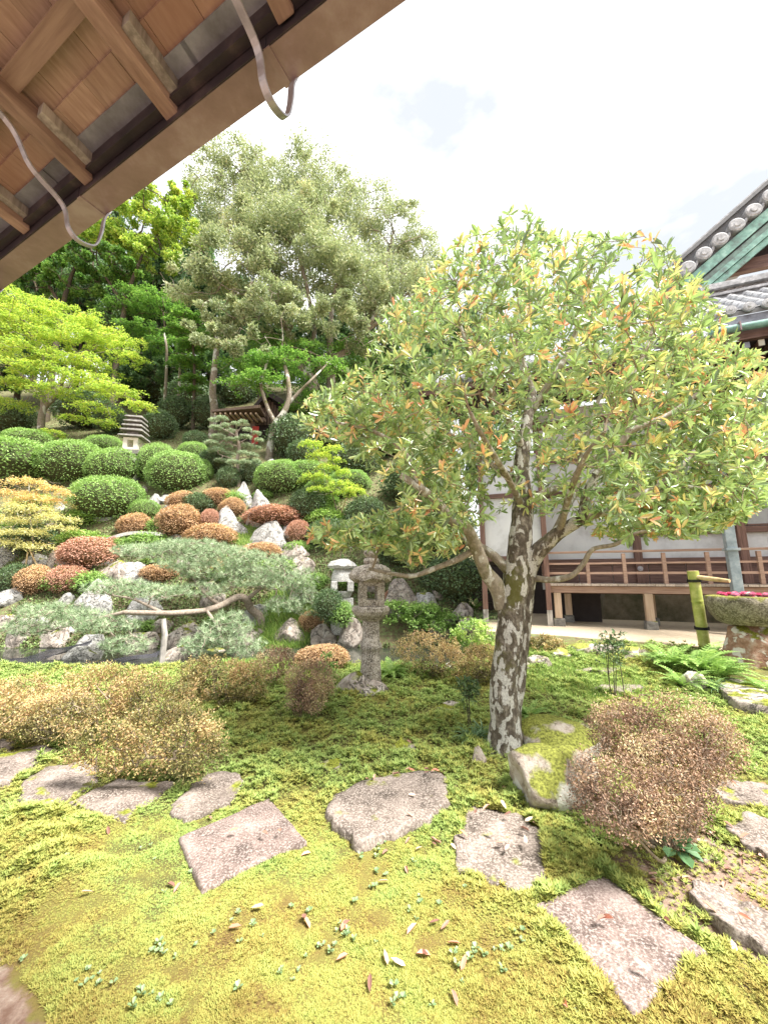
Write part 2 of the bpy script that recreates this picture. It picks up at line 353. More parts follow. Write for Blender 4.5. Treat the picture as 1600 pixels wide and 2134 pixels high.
M['dead'] = leafmat('fallen_leaf', [(0, (.22, .10, .07)), (.35, (.42, .20, .14)), (.6, (.55, .33, .24)), (.8, (.60, .13, .05)), (1, (.65, .46, .34))], trans=.05, vary=0, rough=.6)
M['petal'] = leafmat('camellia_petal', [(0, (.55, .03, .14)), (.5, (.80, .08, .30)), (1, (.90, .45, .60))], trans=.2, vary=.1)
M['white_petal'] = leafmat('white_petal', [(0, (.8, .74, .74)), (1, (.85, .82, .80))], trans=.2, vary=0)

def mossmat(name, tuft):
    m, N, LK = nodes(name); g = N('ShaderNodeNewGeometry'); pos = g.outputs['Position']
    sx = N('ShaderNodeSeparateXYZ'); LK(pos, sx.inputs[0])
    n1 = N('ShaderNodeTexNoise', Scale=1.1, Detail=4.0, Roughness=.6); LK(pos, n1.inputs['Vector'])
    n2 = N('ShaderNodeTexNoise', Scale=5.0, Detail=5.0, Roughness=.65); LK(pos, n2.inputs['Vector'])
    # a field: 0 brown/golden, 1 fresh green. Greener round the tree, golden in the foreground
    my = N('ShaderNodeMapRange'); my.inputs['From Min'].default_value = 1.2; my.inputs['From Max'].default_value = 3.2; my.inputs['To Min'].default_value = -.17; my.inputs['To Max'].default_value = .06; LK(sx.outputs['Y'], my.inputs['Value'])
    a = N('ShaderNodeMath', operation='MULTIPLY_ADD'); LK(n1.outputs['Fac'], a.inputs[0]); a.inputs[1].default_value = .9; LK(my.outputs[0], a.inputs[2])
    b = N('ShaderNodeMath', operation='MULTIPLY_ADD'); LK(n2.outputs['Fac'], b.inputs[0]); b.inputs[1].default_value = .55; LK(a.outputs[0], b.inputs[2])
    at = N('ShaderNodeAttribute', attribute_name='rnd')
    c = N('ShaderNodeMath', operation='MULTIPLY_ADD', use_clamp=True); LK(at.outputs['Fac'], c.inputs[0]); c.inputs[1].default_value = .32 if tuft else .0; LK(b.outputs[0], c.inputs[2])
    o0 = .16 if tuft else 0.0
    if tuft:
        st = [(.42+o0, (.22, .13, .04)), (.52+o0, (.40, .29, .05)), (.62+o0, (.52, .49, .06)), (.72+o0, (.38, .50, .07)), (.84, (.30, .50, .09))]
        st = [(.50, (.21, .13, .06)), (.62, (.35, .27, .08)), (.72, (.45, .41, .12)), (.86, (.43, .46, .13)), (1.0, (.35, .46, .14))]
    else:
        st = [(.42, (.13, .075, .04)), (.55, (.20, .15, .05)), (.66, (.21, .19, .055)), (.80, (.12, .115, .04)), (.95, (.11, .105, .04))]
    r = ramp(N, st); LK(c.outputs[0], r.inputs[0]); col = r.outputs[0]
    p = N('ShaderNodeBsdfPrincipled', Roughness=.8); p.inputs['Specular IOR Level'].default_value = .15
    o = N('ShaderNodeOutputMaterial')
    if not tuft:
        # bare places: hill soil and leaf litter beyond the pond, raked earth by the hall, dirt in the near corner
        def rampfac(src, a0, a1):
            q = N('ShaderNodeMapRange', interpolation_type='SMOOTHSTEP'); q.inputs['From Min'].default_value = a0; q.inputs['From Max'].default_value = a1; LK(src, q.inputs['Value']); return q.outputs[0]
        n3 = N('ShaderNodeTexNoise', Scale=14.0, Detail=8.0, Roughness=.7); LK(pos, n3.inputs['Vector'])
        soil = ramp(N, [(.3, (.07, .055, .035)), (.48, (.15, .12, .07)), (.58, (.14, .19, .07)), (.75, (.26, .22, .14))]); LK(n3.outputs['Fac'], soil.inputs[0])
        m1 = N('ShaderNodeMixRGB'); LK(rampfac(sx.outputs['Y'], 6.9, 7.5), m1.inputs[0]); LK(col, m1.inputs[1]); LK(soil.outputs[0], m1.inputs[2]); col = m1.outputs[0]
        sand = ramp(N, [(.3, (.44, .35, .25)), (.7, (.60, .50, .37))]); LK(n3.outputs['Fac'], sand.inputs[0])
        az = N('ShaderNodeMath', operation='DIVIDE'); LK(sx.outputs['X'], az.inputs[0]); LK(sx.outputs['Y'], az.inputs[1])
        fx = rampfac(az.outputs[0], .21, .25)
        # line of the kerb: y + .37 x > 10.0
        ky = N('ShaderNodeMath', operation='MULTIPLY_ADD'); LK(sx.outputs['X'], ky.inputs[0]); ky.inputs[1].default_value = .37; LK(sx.outputs['Y'], ky.inputs[2])
        fy = rampfac(ky.outputs[0], 8.9, 9.0)
        f2 = N('ShaderNodeMath', operation='MULTIPLY'); LK(fx, f2.inputs[0]); LK(fy, f2.inputs[1])
        m2 = N('ShaderNodeMixRGB'); LK(f2.outputs[0], m2.inputs[0]); LK(col, m2.inputs[1]); LK(sand.outputs[0], m2.inputs[2]); col = m2.outputs[0]
        # between pond side and hall: keep moss
        cx = N('ShaderNodeMath', operation='MULTIPLY_ADD'); LK(sx.outputs['Y'], cx.inputs[0]); cx.inputs[1].default_value = 1.8; LK(sx.outputs['X'], cx.inputs[2])
        n7 = N('ShaderNodeMath', operation='MULTIPLY_ADD'); LK(n2.outputs['Fac'], n7.inputs[0]); n7.inputs[1].default_value = .5; LK(cx.outputs[0], n7.inputs[2])
        dirt = ramp(N, [(.35, (.20, .12, .09)), (.55, (.34, .25, .20)), (.7, (.46, .40, .34))]); LK(n3.outputs['Fac'], dirt.inputs[0])
        m3 = N('ShaderNodeMixRGB'); LK(rampfac(n7.outputs[0], 2.02, 1.94), m3.inputs[0]); LK(col, m3.inputs[1]); LK(dirt.outputs[0], m3.inputs[2]); col = m3.outputs[0]
        vd = N('ShaderNodeVectorMath', operation='DISTANCE'); LK(pos, vd.inputs[0]); vd.inputs[1].default_value = (1.72, 2.15, .0)
        va = N('ShaderNodeMath', operation='MULTIPLY_ADD'); LK(n2.outputs['Fac'], va.inputs[0]); va.inputs[1].default_value = .6; LK(vd.outputs['Value'], va.inputs[2])
        m4 = N('ShaderNodeMixRGB'); LK(rampfac(va.outputs[0], .90, .72), m4.inputs[0]); LK(col, m4.inputs[1]); LK(dirt.outputs[0], m4.inputs[2]); col = m4.outputs[0]
        bn = N('ShaderNodeTexNoise', Scale=70.0, Detail=6.0, Roughness=.7); LK(pos, bn.inputs['Vector'])
        bp = N('ShaderNodeBump', Strength=.9, Distance=.012); LK(bn.outputs['Fac'], bp.inputs['Height']); LK(bp.outputs[0], p.inputs['Normal'])
        LK(col, p.inputs['Base Color']); LK(p.outputs[0], o.inputs[0])
    else:
        tr = N('ShaderNodeBsdfTranslucent'); LK(col, tr.inputs[0]); LK(col, p.inputs['Base Color'])
        mxs = N('ShaderNodeMixShader'); mxs.inputs[0].default_value = .25; LK(p.outputs[0], mxs.inputs[1]); LK(tr.outputs[0], mxs.inputs[2]); LK(mxs.outputs[0], o.inputs[0])
    return m
M['ground'] = mossmat('moss_ground', False); M['tuft'] = mossmat('moss_tuft', True)
M['slab'] = stone('pink_granite', [(.32, (.07, .052, .046)), (.5, (.20, .148, .132)), (.68, (.31, .245, .222))], scale=6, bump=.6, speck=95, speckcol=(.40, .34, .315), dist=.01)
M['slab_grey'] = stone('grey_fieldstone', [(.32, (.06, .048, .04)), (.5, (.185, .15, .13)), (.68, (.33, .275, .245))], scale=5, bump=.8, speck=80, speckcol=(.40, .345, .31), moss=.06, dist=.012)
M['rock_white'] = stone('pale_rock', [(.3, (.22, .21, .20)), (.5, (.42, .41, .39)), (.7, (.62, .61, .59))], scale=6, bump=.8, crack=4.5, moss=.12, dist=.05)
M['rock_pink'] = stone('pinkish_rock', [(.3, (.18, .14, .12)), (.5, (.37, .32, .28)), (.7, (.56, .51, .46))], scale=6, bump=.8, crack=4.5, moss=.2, dist=.05)
M['rock_moss'] = stone('mossy_boulder', [(.3, (.22, .18, .15)), (.5, (.38, .32, .27)), (.7, (.52, .48, .42))], scale=10, bump=.8, speck=26, speckcol=(.45, .40, .35), moss=.30, mosscol=(.22, .235, .05), dist=.03, lich=5)
M['lantern_stone'] = stone('weathered_granite', [(.34, (.07, .055, .045)), (.48, (.24, .205, .17)), (.66, (.46, .41, .36))], scale=11, bump=.9, speck=60, speckcol=(.62, .58, .52), dist=.012)
M['lantern_white'] = stone('pale_granite', [(.3, (.26, .255, .24)), (.5, (.42, .41, .39)), (.7, (.55, .54, .52))], scale=10, bump=.6, speck=45, speckcol=(.75, .74, .72), dist=.01)
M['pagoda_stone'] = stone('grey_granite', [(.3, (.09, .085, .08)), (.5, (.19, .18, .165)), (.7, (.32, .31, .285))], scale=8, bump=.7, moss=.1, dist=.02)
M['basin'] = stone('mossy_basin', [(.3, (.06, .05, .035)), (.5, (.16, .14, .10)), (.7, (.34, .30, .24))], scale=12, bump=1.0, speck=40, speckcol=(.36, .32, .26), moss=.30, mosscol=(.17, .17, .04), dist=.02)
M['pedestal'] = stone('flaky_pedestal', [(.3, (.16, .08, .05)), (.5, (.34, .20, .14)), (.7, (.5, .4, .34))], scale=9, bump=1.0, lich=7, lichcol=(.70, .67, .62), moss=.25, mosscol=(.20, .20, .03), dist=.03)
def barkmat(name, cols, lich, lichcol, moss=True, lscale=9.0, th=.56):
    m, N, LK = nodes(name); g = N('ShaderNodeNewGeometry'); pos = g.outputs['Position']
    mpn = N('ShaderNodeMapping'); mpn.inputs['Scale'].default_value = (1, 1, .55); LK(pos, mpn.inputs['Vector'])
    n1 = N('ShaderNodeTexNoise', Scale=26.0, Detail=8.0, Roughness=.7); LK(mpn.outputs[0], n1.inputs['Vector'])
    r = ramp(N, cols); LK(n1.outputs['Fac'], r.inputs[0]); c = r.outputs[0]
    if moss:
        n2 = N('ShaderNodeTexNoise', Scale=3.0, Detail=6.0, Roughness=.65); LK(pos, n2.inputs['Vector'])
        r2 = ramp(N, [(.55, (0, 0, 0)), (.66, (.8, .8, .8))]); LK(n2.outputs['Fac'], r2.inputs[0])
        mm = N('ShaderNodeMixRGB'); mm.inputs[2].default_value = (.11, .11, .025, 1); LK(r2.outputs[0], mm.inputs[0]); LK(c, mm.inputs[1]); c = mm.outputs[0]
    if lich:
        n3 = N('ShaderNodeTexNoise', Scale=lscale, Detail=4.0, Roughness=.5, Distortion=.25); LK(mpn.outputs[0], n3.inputs['Vector'])
        r3 = ramp(N, [(th, (0, 0, 0)), (th+.03, (1, 1, 1))]); LK(n3.outputs['Fac'], r3.inputs[0])
        n4 = N('ShaderNodeTexNoise', Scale=80.0, Detail=3.0); LK(pos, n4.inputs['Vector'])
        r4 = ramp(N, [(.3, tuple(x*.6 for x in lichcol)), (.6, lichcol)]); LK(n4.outputs['Fac'], r4.inputs[0])
        mm = N('ShaderNodeMixRGB'); LK(r3.outputs[0], mm.inputs[0]); LK(c, mm.inputs[1]); LK(r4.outputs[0], mm.inputs[2]); c = mm.outputs[0]
    bp = N('ShaderNodeBump', Strength=.9, Distance=.01); LK(n1.outputs['Fac'], bp.inputs['Height'])
    p = N('ShaderNodeBsdfPrincipled', Roughness=.85); p.inputs['Specular IOR Level'].default_value = .2
    o = N('ShaderNodeOutputMaterial'); LK(c, p.inputs['Base Color']); LK(bp.outputs[0], p.inputs['Normal']); LK(p.outputs[0], o.inputs[0]); return m
M['bark_front'] = barkmat('lichen_bark', [(.3, (.045, .036, .028)), (.5, (.12, .10, .08)), (.62, (.26, .23, .19)), (.75, (.40, .37, .32))], True, (.56, .545, .51), lscale=15.0, th=.515)
M['bark_limb'] = barkmat('limb_bark', [(.3, (.16, .13, .10)), (.55, (.33, .29, .23)), (.75, (.48, .44, .37))], True, (.58, .57, .52), lscale=13.0, th=.57)
M['twig'] = barkmat('twig_bark', [(.3, (.17, .13, .09)), (.7, (.42, .35, .26))], False, None, False)
M['bark_grey'] = barkmat('grey_bark', [(.3, (.10, .085, .065)), (.6, (.26, .22, .17)), (.75, (.38, .34, .28))], True, (.50, .50, .44), lscale=2.5, th=.56)
M['bark_dark'] = barkmat('dark_bark', [(.3, (.04, .03, .025)), (.7, (.15, .12, .09))], False, None, True)
M['bark_pine'] = barkmat('pine_bark', [(.3, (.16, .12, .09)), (.6, (.36, .30, .25)), (.75, (.52, .47, .42))], False, None, False)
# wood: x axis is along the building, y across
M['rafter'] = woodmat('rafter_wood', (.24, .16, .125), (.42, .30, .24), 1, 1.0, stain=2.2, staincol=(.11, .055, .04))
M['soffit'] = woodmat('soffit_board', (.32, .215, .165), (.50, .365, .285), 1, 1.2, stain=1.2, staincol=(.28, .15, .10))
M['soffit_x'] = woodmat('batten_wood', (.25, .165, .13), (.40, .29, .225), 0, 1.0)
M['hall_wood'] = woodmat('hall_wood', (.09, .05, .042), (.22, .13, .105), 0, 1.0)
M['hall_post'] = woodmat('hall_post', (.10, .055, .045), (.24, .14, .11), 2, 1.0)
M['rail_wood'] = woodmat('rail_wood', (.28, .17, .13), (.48, .33, .26), 0, 1.0)
M['plank'] = woodmat('veranda_plank', (.30, .24, .20), (.52, .44, .38), 1, .8)
M['strut'] = woodmat('pale_strut', (.36, .25, .17), (.56, .43, .32), 2, .8)
M['weathered'] = woodmat('weathered_post', (.22, .20, .18), (.52, .49, .45), 2, 1.0, stain=5, staincol=(.10, .09, .08))
M['shed_wood'] = woodmat('shed_wood', (.10, .07, .055), (.26, .19, .15), 2, .5)
def plain(name, col, rough=.6, metal=0.0, n=None, n2=None, scale=6.0, bump=0.0, spec=.3, detail=6.0):
    m, N, LK = nodes(name); p = N('ShaderNodeBsdfPrincipled', Roughness=rough, Metallic=metal); p.inputs['Specular IOR Level'].default_value = spec
    g = N('ShaderNodeNewGeometry'); nn = N('ShaderNodeTexNoise', Scale=scale, Detail=detail, Roughness=.65); LK(g.outputs['Position'], nn.inputs['Vector'])
    a = n or tuple(x*.8 for x in col); b = n2 or tuple(min(1, x*1.12) for x in col)
    r = ramp(N, [(.35, a), (.52, col), (.68, b)]); LK(nn.outputs['Fac'], r.inputs[0]); LK(r.outputs[0], p.inputs['Base Color'])
    if bump:
        bp = N('ShaderNodeBump', Strength=bump, Distance=.01); LK(nn.outputs['Fac'], bp.inputs['Height']); LK(bp.outputs[0], p.inputs['Normal'])
    o = N('ShaderNodeOutputMaterial'); LK(p.outputs[0], o.inputs[0]); return m
M['gutter'] = plain('copper_gutter', (.30, .21, .22), .42, .25, (.22, .15, .155), (.42, .33, .36), 3.5, spec=.5)
M['gutter_dark'] = plain('gutter_shade', (.05, .038, .045), .5, .3, (.03, .025, .03), (.12, .09, .09), 5)  # darkened gutter tone, the shadow behind the gutter put into the colour
M['hanger'] = plain('iron_hanger', (.42, .41, .44), .4, .5, scale=30)
M['flash'] = plain('lead_flashing', (.23, .24, .28), .5, .3, (.13, .13, .15), (.36, .38, .44), 4)
M['plaster'] = plain('white_plaster', (.62, .63, .66), .9, 0, (.44, .44, .45), (.68, .69, .71), 1.3, detail=10.0)
M['sandwall'] = plain('sand_plaster', (.17, .145, .10), .95, 0, (.08, .08, .045), (.24, .20, .15), 2.5)
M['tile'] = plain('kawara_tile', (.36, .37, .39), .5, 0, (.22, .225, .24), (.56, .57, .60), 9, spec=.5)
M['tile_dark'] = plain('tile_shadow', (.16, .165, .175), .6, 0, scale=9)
M['verdigris'] = plain('verdigris_copper', (.20, .38, .33), .7, .0, (.13, .18, .17), (.36, .56, .50), 4)
M['verdigris_dull'] = plain('dull_copper', (.13, .19, .17), .65, .1, (.09, .10, .10), (.20, .34, .29), 4)
M['dark'] = plain('dark_shaded_wood', (.045, .035, .035), .8, 0, scale=6)  # dark boards, and shade under floors and eaves put into the colour
M['cream'] = plain('cream_paint', (.70, .66, .56), .7, 0, scale=5)
M['shoji'] = plain('grey_shoji', (.36, .38, .40), .5, 0, scale=2)
M['bamboo'] = plain('green_bamboo', (.38, .42, .10), .4, 0, (.27, .33, .07), (.52, .52, .20), 8, spec=.5)
M['bamboo_dry'] = plain('dry_bamboo', (.58, .44, .24), .45, 0, (.42, .30, .15), (.68, .56, .36), 10)
M['cord'] = plain('black_cord', (.02, .02, .02), .8)
M['spout'] = plain('blue_grey_pipe', (.30, .36, .40), .5, .2, (.22, .27, .30), (.42, .47, .50), 7)
M['red'] = plain('red_cloth', (.34, .045, .035), .8)
M['core'] = plain('dark_core', (.06, .07, .03), .95, 0, (.03, .035, .015), (.13, .13, .06), 30)  # solid core behind the leaves, its dark colour standing for inner shade
M['core_rust'] = plain('dark_rust_core', (.12, .07, .035), .95, 0, (.06, .035, .02), (.2, .12, .06), 30)  # solid core of the rust azaleas, inner shade put into its colour
m, N, LK = nodes('pond_water'); p = N('ShaderNodeBsdfPrincipled', Roughness=.06); p.inputs['Base Color'].default_value = (.045, .05, .038, 1); p.inputs['Specular IOR Level'].default_value = .5
g = N('ShaderNodeNewGeometry'); nn = N('ShaderNodeTexNoise', Scale=3.0, Detail=3.0); bp = N('ShaderNodeBump', Strength=.12, Distance=.05); o = N('ShaderNodeOutputMaterial')
LK(g.outputs['Position'], nn.inputs['Vector']); LK(nn.outputs['Fac'], bp.inputs['Height']); LK(bp.outputs[0], p.inputs['Normal']); LK(p.outputs[0], o.inputs[0]); M['water'] = m
m, N, LK = nodes('black_net'); p = N('ShaderNodeBsdfPrincipled', Roughness=.8); p.inputs['Base Color'].default_value = (.05, .05, .06, 1)
tcn = N('ShaderNodeTexCoord'); br = N('ShaderNodeTexBrick', Scale=26.0); br.offset = 0; br.inputs['Mortar Size'].default_value = .11; br.inputs['Brick Width'].default_value = 1; br.inputs['Row Height'].default_value = 1
tp = N('ShaderNodeBsdfTransparent'); ms = N('ShaderNodeMixShader'); o = N('ShaderNodeOutputMaterial'); mt = N('ShaderNodeMapping'); mt.inputs['Scale'].default_value = (6, 6, 6)
LK(tcn.outputs['UV'], mt.inputs[0]); LK(mt.outputs[0], br.inputs['Vector']); LK(br.outputs['Fac'], ms.inputs[0]); LK(tp.outputs[0], ms.inputs[1]); LK(p.outputs[0], ms.inputs[2]); LK(ms.outputs[0], o.inputs[0]); M['net'] = m
# net: a soft dark mesh that lets a part of the light through
m, N, LK = nodes('black_netting'); p = N('ShaderNodeBsdfPrincipled', Roughness=.8); p.inputs['Base Color'].default_value = (.075, .075, .095, 1)
tp = N('ShaderNodeBsdfTransparent'); ms = N('ShaderNodeMixShader'); o = N('ShaderNodeOutputMaterial'); ms.inputs[0].default_value = .72
LK(tp.outputs[0], ms.inputs[1]); LK(p.outputs[0], ms.inputs[2]); LK(ms.outputs[0], o.inputs[0]); M['net'] = m

# ================================================================== ground and water
def axis(lo, hi, core_lo, core_hi, n_core, n_out):
    a = np.linspace(core_lo, core_hi, n_core)
    l = core_lo-(core_lo-lo)*np.linspace(1, 0, n_out, endpoint=False)**2.6
    r = core_hi+(hi-core_hi)*np.linspace(0, 1, n_out+1)[1:]**2.6
    return np.concatenate([l, a, r])
gx = axis(-900, 900, -12, 12, 260, 34); gy = axis(-600, 1400, -.5, 24, 300, 34)
X, Y = np.meshgrid(gx, gy); Z = gz(X, Y)
V = np.stack([X, Y, Z], -1).reshape(-1, 3); nx, ny = len(gx), len(gy)
i, j = np.meshgrid(np.arange(ny-1), np.arange(nx-1), indexing='ij'); i = i.ravel(); j = j.ravel()
q = np.stack([i*nx+j, i*nx+j+1, (i+1)*nx+j+1, (i+1)*nx+j], 1)
go = link('ground', mesh_np('ground', V, [q], np.full(len(q), .5), True), M['ground']); tag(go, kind='structure')
wo_ = link('pond_water', mesh_np('pond_water', [[-14, 6.9, WATER], [3.4, 6.9, WATER], [3.4, 11.2, WATER], [-14, 11.2, WATER]], [[[0, 1, 2, 3]]]), M['water']); tag(wo_, kind='structure')

# ================================================================== the hall on the right
BZ = math.atan2(-.35, .937); BD = np.array([cos(BZ), sin(BZ), 0]); BN = np.array([-sin(BZ), cos(BZ), 0]); Q0 = np.array([3.783, 9.0, 0])
def onp(px, py, d):
    r = ray(px, py); C = np.array([0, 0, EYE]); t = np.dot(Q0+BN*d-C, BN)/np.dot(r, BN); p = C+t*r-Q0
    return float(p@BD), float(p[2])
GB = .43
hall = empty('temple_hall', tuple(Q0), BZ, 'temple hall with white plaster walls, raised wooden veranda and grey tiled gable roof', 'building')
k = 0
for i in range(40):                                       # veranda planks, their ends towards the garden
    s = .0+i*.172
    boxobj('veranda_plank', (s, -.03+rnd.uniform(-.012, .012), 1.325), (s+.166, 1.24, 1.372+rnd.uniform(-.004, .004)), M['plank'], hall)
boxobj('edge_beam', (-.05, .04, 1.17), (7.0, .16, 1.318), M['rail_wood'], hall, bevel=.006)
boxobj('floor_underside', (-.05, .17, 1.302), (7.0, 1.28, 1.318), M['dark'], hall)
boxobj('under_floor_shade', (-.05, 1.28, .2), (1.2, 1.34, 1.19), M['dark'], hall)  # dark sheet standing in for the shade under the veranda floor
boxobj('inner_beam', (-.05, 1.0, 1.12), (7.0, 1.1, 1.30), M['hall_wood'], hall)
for s, d in ((.16, .10), (1.93, .10), (3.75, .10), (5.55, .10), (.45, 1.05), (2.2, 1.05), (4.0, 1.05)):
    boxobj('veranda_strut', (s-.075, d-.07, .60), (s+.075, d+.07, 1.168 if d < .5 else 1.118), M['strut'], hall, bevel=.006)
    boxobj('footing_stone', (s-.11, d-.11, .33), (s+.11, d+.11, .597), M['pagoda_stone'], hall, jit=.012, bevel=.01)
# slanted plaster plinth in the dark under the floor
mb = MB(); mb.hexa([[1.3, 2.0, .3], [6.8, 2.0, .3], [6.8, 2.9, .3], [1.3, 2.9, .3], [1.5, 2.3, 1.28], [6.8, 2.3, 1.28], [6.8, 2.9, 1.28], [1.5, 2.9, 1.28]]); mb.build('plaster_plinth', M['sandwall'], hall)
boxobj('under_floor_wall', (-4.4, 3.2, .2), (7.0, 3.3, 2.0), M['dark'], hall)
# railing
for i, s in enumerate((.83, 1.55, 2.29, 3.05, 3.89, 4.68)):
    boxobj('rail_post', (s-.035, .05, 1.374), (s+.035, .12, 2.03 if i else 1.80), M['rail_wood'], hall, bevel=.004)
boxobj('top_rail', (-.06, .055, 2.052), (6.8, .115, 2.10), M['rail_wood'], hall, bevel=.006)
boxobj('middle_rail', (.0, .064, 1.80), (6.8, .106, 1.84), M['rail_wood'], hall)
boxobj('lower_rail', (.0, .064, 1.58), (6.8, .106, 1.63), M['rail_wood'], hall)
# walls behind the veranda, d = 1.3
for i in range(9):
    a = .02+i*.76; boxobj('dado_board', (a, 1.30+rnd.uniform(0, .006), 1.376), (a+.745, 1.34, 1.86), M['hall_wood'], hall)
boxobj('dado_beam', (-.1, 1.22, 1.86), (7.0, 1.36, 1.97), M['hall_wood'], hall)
boxobj('plaster_wall', (-.1, 1.34, 1.2), (7.0, 1.44, 6.1), M['plaster'], hall)
for a, b, z0, z1 in ((2.2, 7.0, 2.52, 2.66), (-.1, 2.0, 3.62, 3.76), (2.2, 7.0, 3.56, 3.70), (-.1, 7.0, 4.55, 4.72), (-.1, 7.0, 5.55, 5.75)):
    boxobj('wall_beam', (a, 1.25, z0), (b, 1.338, z1), M['hall_wood'], hall, bevel=.005)
for s in (-.02, 2.10, 4.15, 6.2):
    boxobj('wall_column', (s-.08, 1.20, 1.374), (s+.08, 1.36, 6.1), M['hall_post'], hall, bevel=.006)
mb = MB(); mb = tube_poly(np.array([[2.10, 1.20, 1.72], [2.10, 1.175, 1.72]]), [.062, .055], 18, mb=mb); mb = tube_poly(np.array([[2.10, 1.175, 1.72], [2.10, 1.155, 1.72]]), [.03, .022], 12, mb=mb); mb.build('nail_cover', M['hanger'], hall)
# shutters with slats, and grey sliding panels
sh = boxobj('shutter', (2.2, 1.30, 2.68), (3.25, 1.337, 3.54), M['dark'], hall)
for i in range(13): boxobj('shutter_slat', (2.22, 1.27, 2.70+i*.064), (3.23, 1.30, 2.735+i*.064), M['hall_wood'], hall)
for a, b in ((3.30, 4.05), (4.27, 5.1), (5.13, 6.1)):
    f = boxobj('sliding_panel', (a, 1.30, 2.68), (b, 1.335, 3.54), M['shoji'], hall)
    for z in (2.68, 3.09, 3.50): boxobj('panel_bar', (a, 1.285, z), (b, 1.299, z+.03), M['hall_wood'], hall)
    for s in (a, b-.035): boxobj('panel_stile', (s, 1.28, 2.68), (s+.035, 1.30, 3.54), M['hall_wood'], hall)
# tall pillars at the veranda corner and of the passage
for s, zb in ((-.03, .42), (-1.44, .40)):
    boxobj('pillar', (s-.055, -.055, zb+.36), (s+.055, .055, 4.9), M['hall_post'], hall, bevel=.006)
    boxobj('weathered_pillar_foot', (s-.056, -.056, zb-.1), (s+.056, .056, zb+.358), M['weathered'], hall, bevel=.006)
boxobj('passage_wall', (-1.38, .06, 2.02), (-.09, .14, 4.5), M['plaster'], hall)
boxobj('passage_sill', (-1.39, .0, 1.90), (-.09, .16, 2.015), M['hall_wood'], hall)
boxobj('passage_beam', (-1.39, .01, 3.45), (-.09, .055, 3.56), M['hall_wood'], hall)
boxobj('passage_floor', (-1.39, .17, 1.84), (-.09, 2.8, 1.96), M['dark'], hall)
boxobj('passage_far_wall', (-1.38, 2.3, 2.02), (-.09, 2.4, 4.5), M['plaster'], hall)
# lower roof of the left wing: eave with tiles
def tiled_roof(s0, s1, d0, z0, d1, z1, pitch, r, caps=True, rise=0.0):
    n = int((s1-s0)/pitch); Ls = math.hypot(d1-d0, z1-z0); ux, uz = (d1-d0)/Ls, (z1-z0)/Ls
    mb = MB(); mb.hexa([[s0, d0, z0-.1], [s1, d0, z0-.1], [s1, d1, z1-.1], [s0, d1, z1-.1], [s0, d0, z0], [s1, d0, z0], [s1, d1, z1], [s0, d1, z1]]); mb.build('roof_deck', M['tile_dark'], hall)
    # one course strip of cover tiles with overlaps, shared by every row
    segs = max(3, int(Ls/.28)); pts = []; rr = []
    mb = MB()
    for q_ in range(segs):
        a, b = q_*Ls/segs-.02, (q_+1)*Ls/segs+.015
        mb = tube_poly(np.array([[0, ux*a, uz*a], [0, ux*b, uz*b]])+np.array([0, 0, r*.3]), [r*1.06, r*.94], 12, mb=mb)
    me = None
    for i_ in range(n+1):
        if me is None:
            o_ = mb.build('cover_tile_row', M['tile'], hall, smooth=False); me = o_.data
        else: o_ = link('cover_tile_row', me, None, hall)
        o_.location = (s0+i_*pitch, d0, z0)
    mp_ = MB()                                              # pan tiles between them, lapping like steps
    for q_ in range(segs*2):
        a, b = q_*Ls/segs/2, (q_+1)*Ls/segs/2+.02
        ax, az, bx, bz = ux*a, uz*a, ux*b, uz*b
        mp_.hexa([[-pitch*.38, ax, az+.025], [pitch*.38, ax, az+.025], [pitch*.38, bx, bz+.0], [-pitch*.38, bx, bz+.0], [-pitch*.4, ax, az+.055], [pitch*.4, ax, az+.055], [pitch*.4, bx, bz+.02], [-pitch*.4, bx, bz+.02]])
    me = None
    for i_ in range(n):
        o_ = mp_.build('pan_tile_row', M['tile'], hall) if me is None else link('pan_tile_row', me, None, hall)
        me = o_.data; o_.location = (s0+(i_+.5)*pitch, d0, z0)
    if caps:
        me = None
        for i_ in range(n+1):
            if me is None:
                c = MB(); c = tube_poly(np.array([[0, 0, 0], [0, -.05, 0]]), [r*1.18, r*1.18], 16, mb=c); c = tube_poly(np.array([[0, -.05, 0], [0, -.058, 0]]), [r*.95, r*.85], 16, mb=c); c = tube_poly(np.array([[0, -.058, 0], [0, -.075, 0]]), [r*.4, r*.3], 10, mb=c)
                o_ = c.build('end_tile', M['tile'], hall); me = o_.data
            else: o_ = link('end_tile', me, None, hall)
            o_.location = (s0+i_*pitch, d0-.02, z0+r*.3)
za = onp(1050, 775, -.7)[1]
tiled_roof(-2.9, 3.3, -.7, za, 2.2, za+1.75, .26, .075)
boxobj('wing_fascia', (-2.95, -.66, za-.24), (3.3, -.60, za-.1), M['hall_wood'], hall)
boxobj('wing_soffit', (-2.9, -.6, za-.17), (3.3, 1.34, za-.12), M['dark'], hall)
for i in range(26):
    s = -2.8+i*.24; boxobj('wing_rafter', (s, -.58, za-.26), (s+.07, 1.2, za-.175), M['hall_wood'], hall)
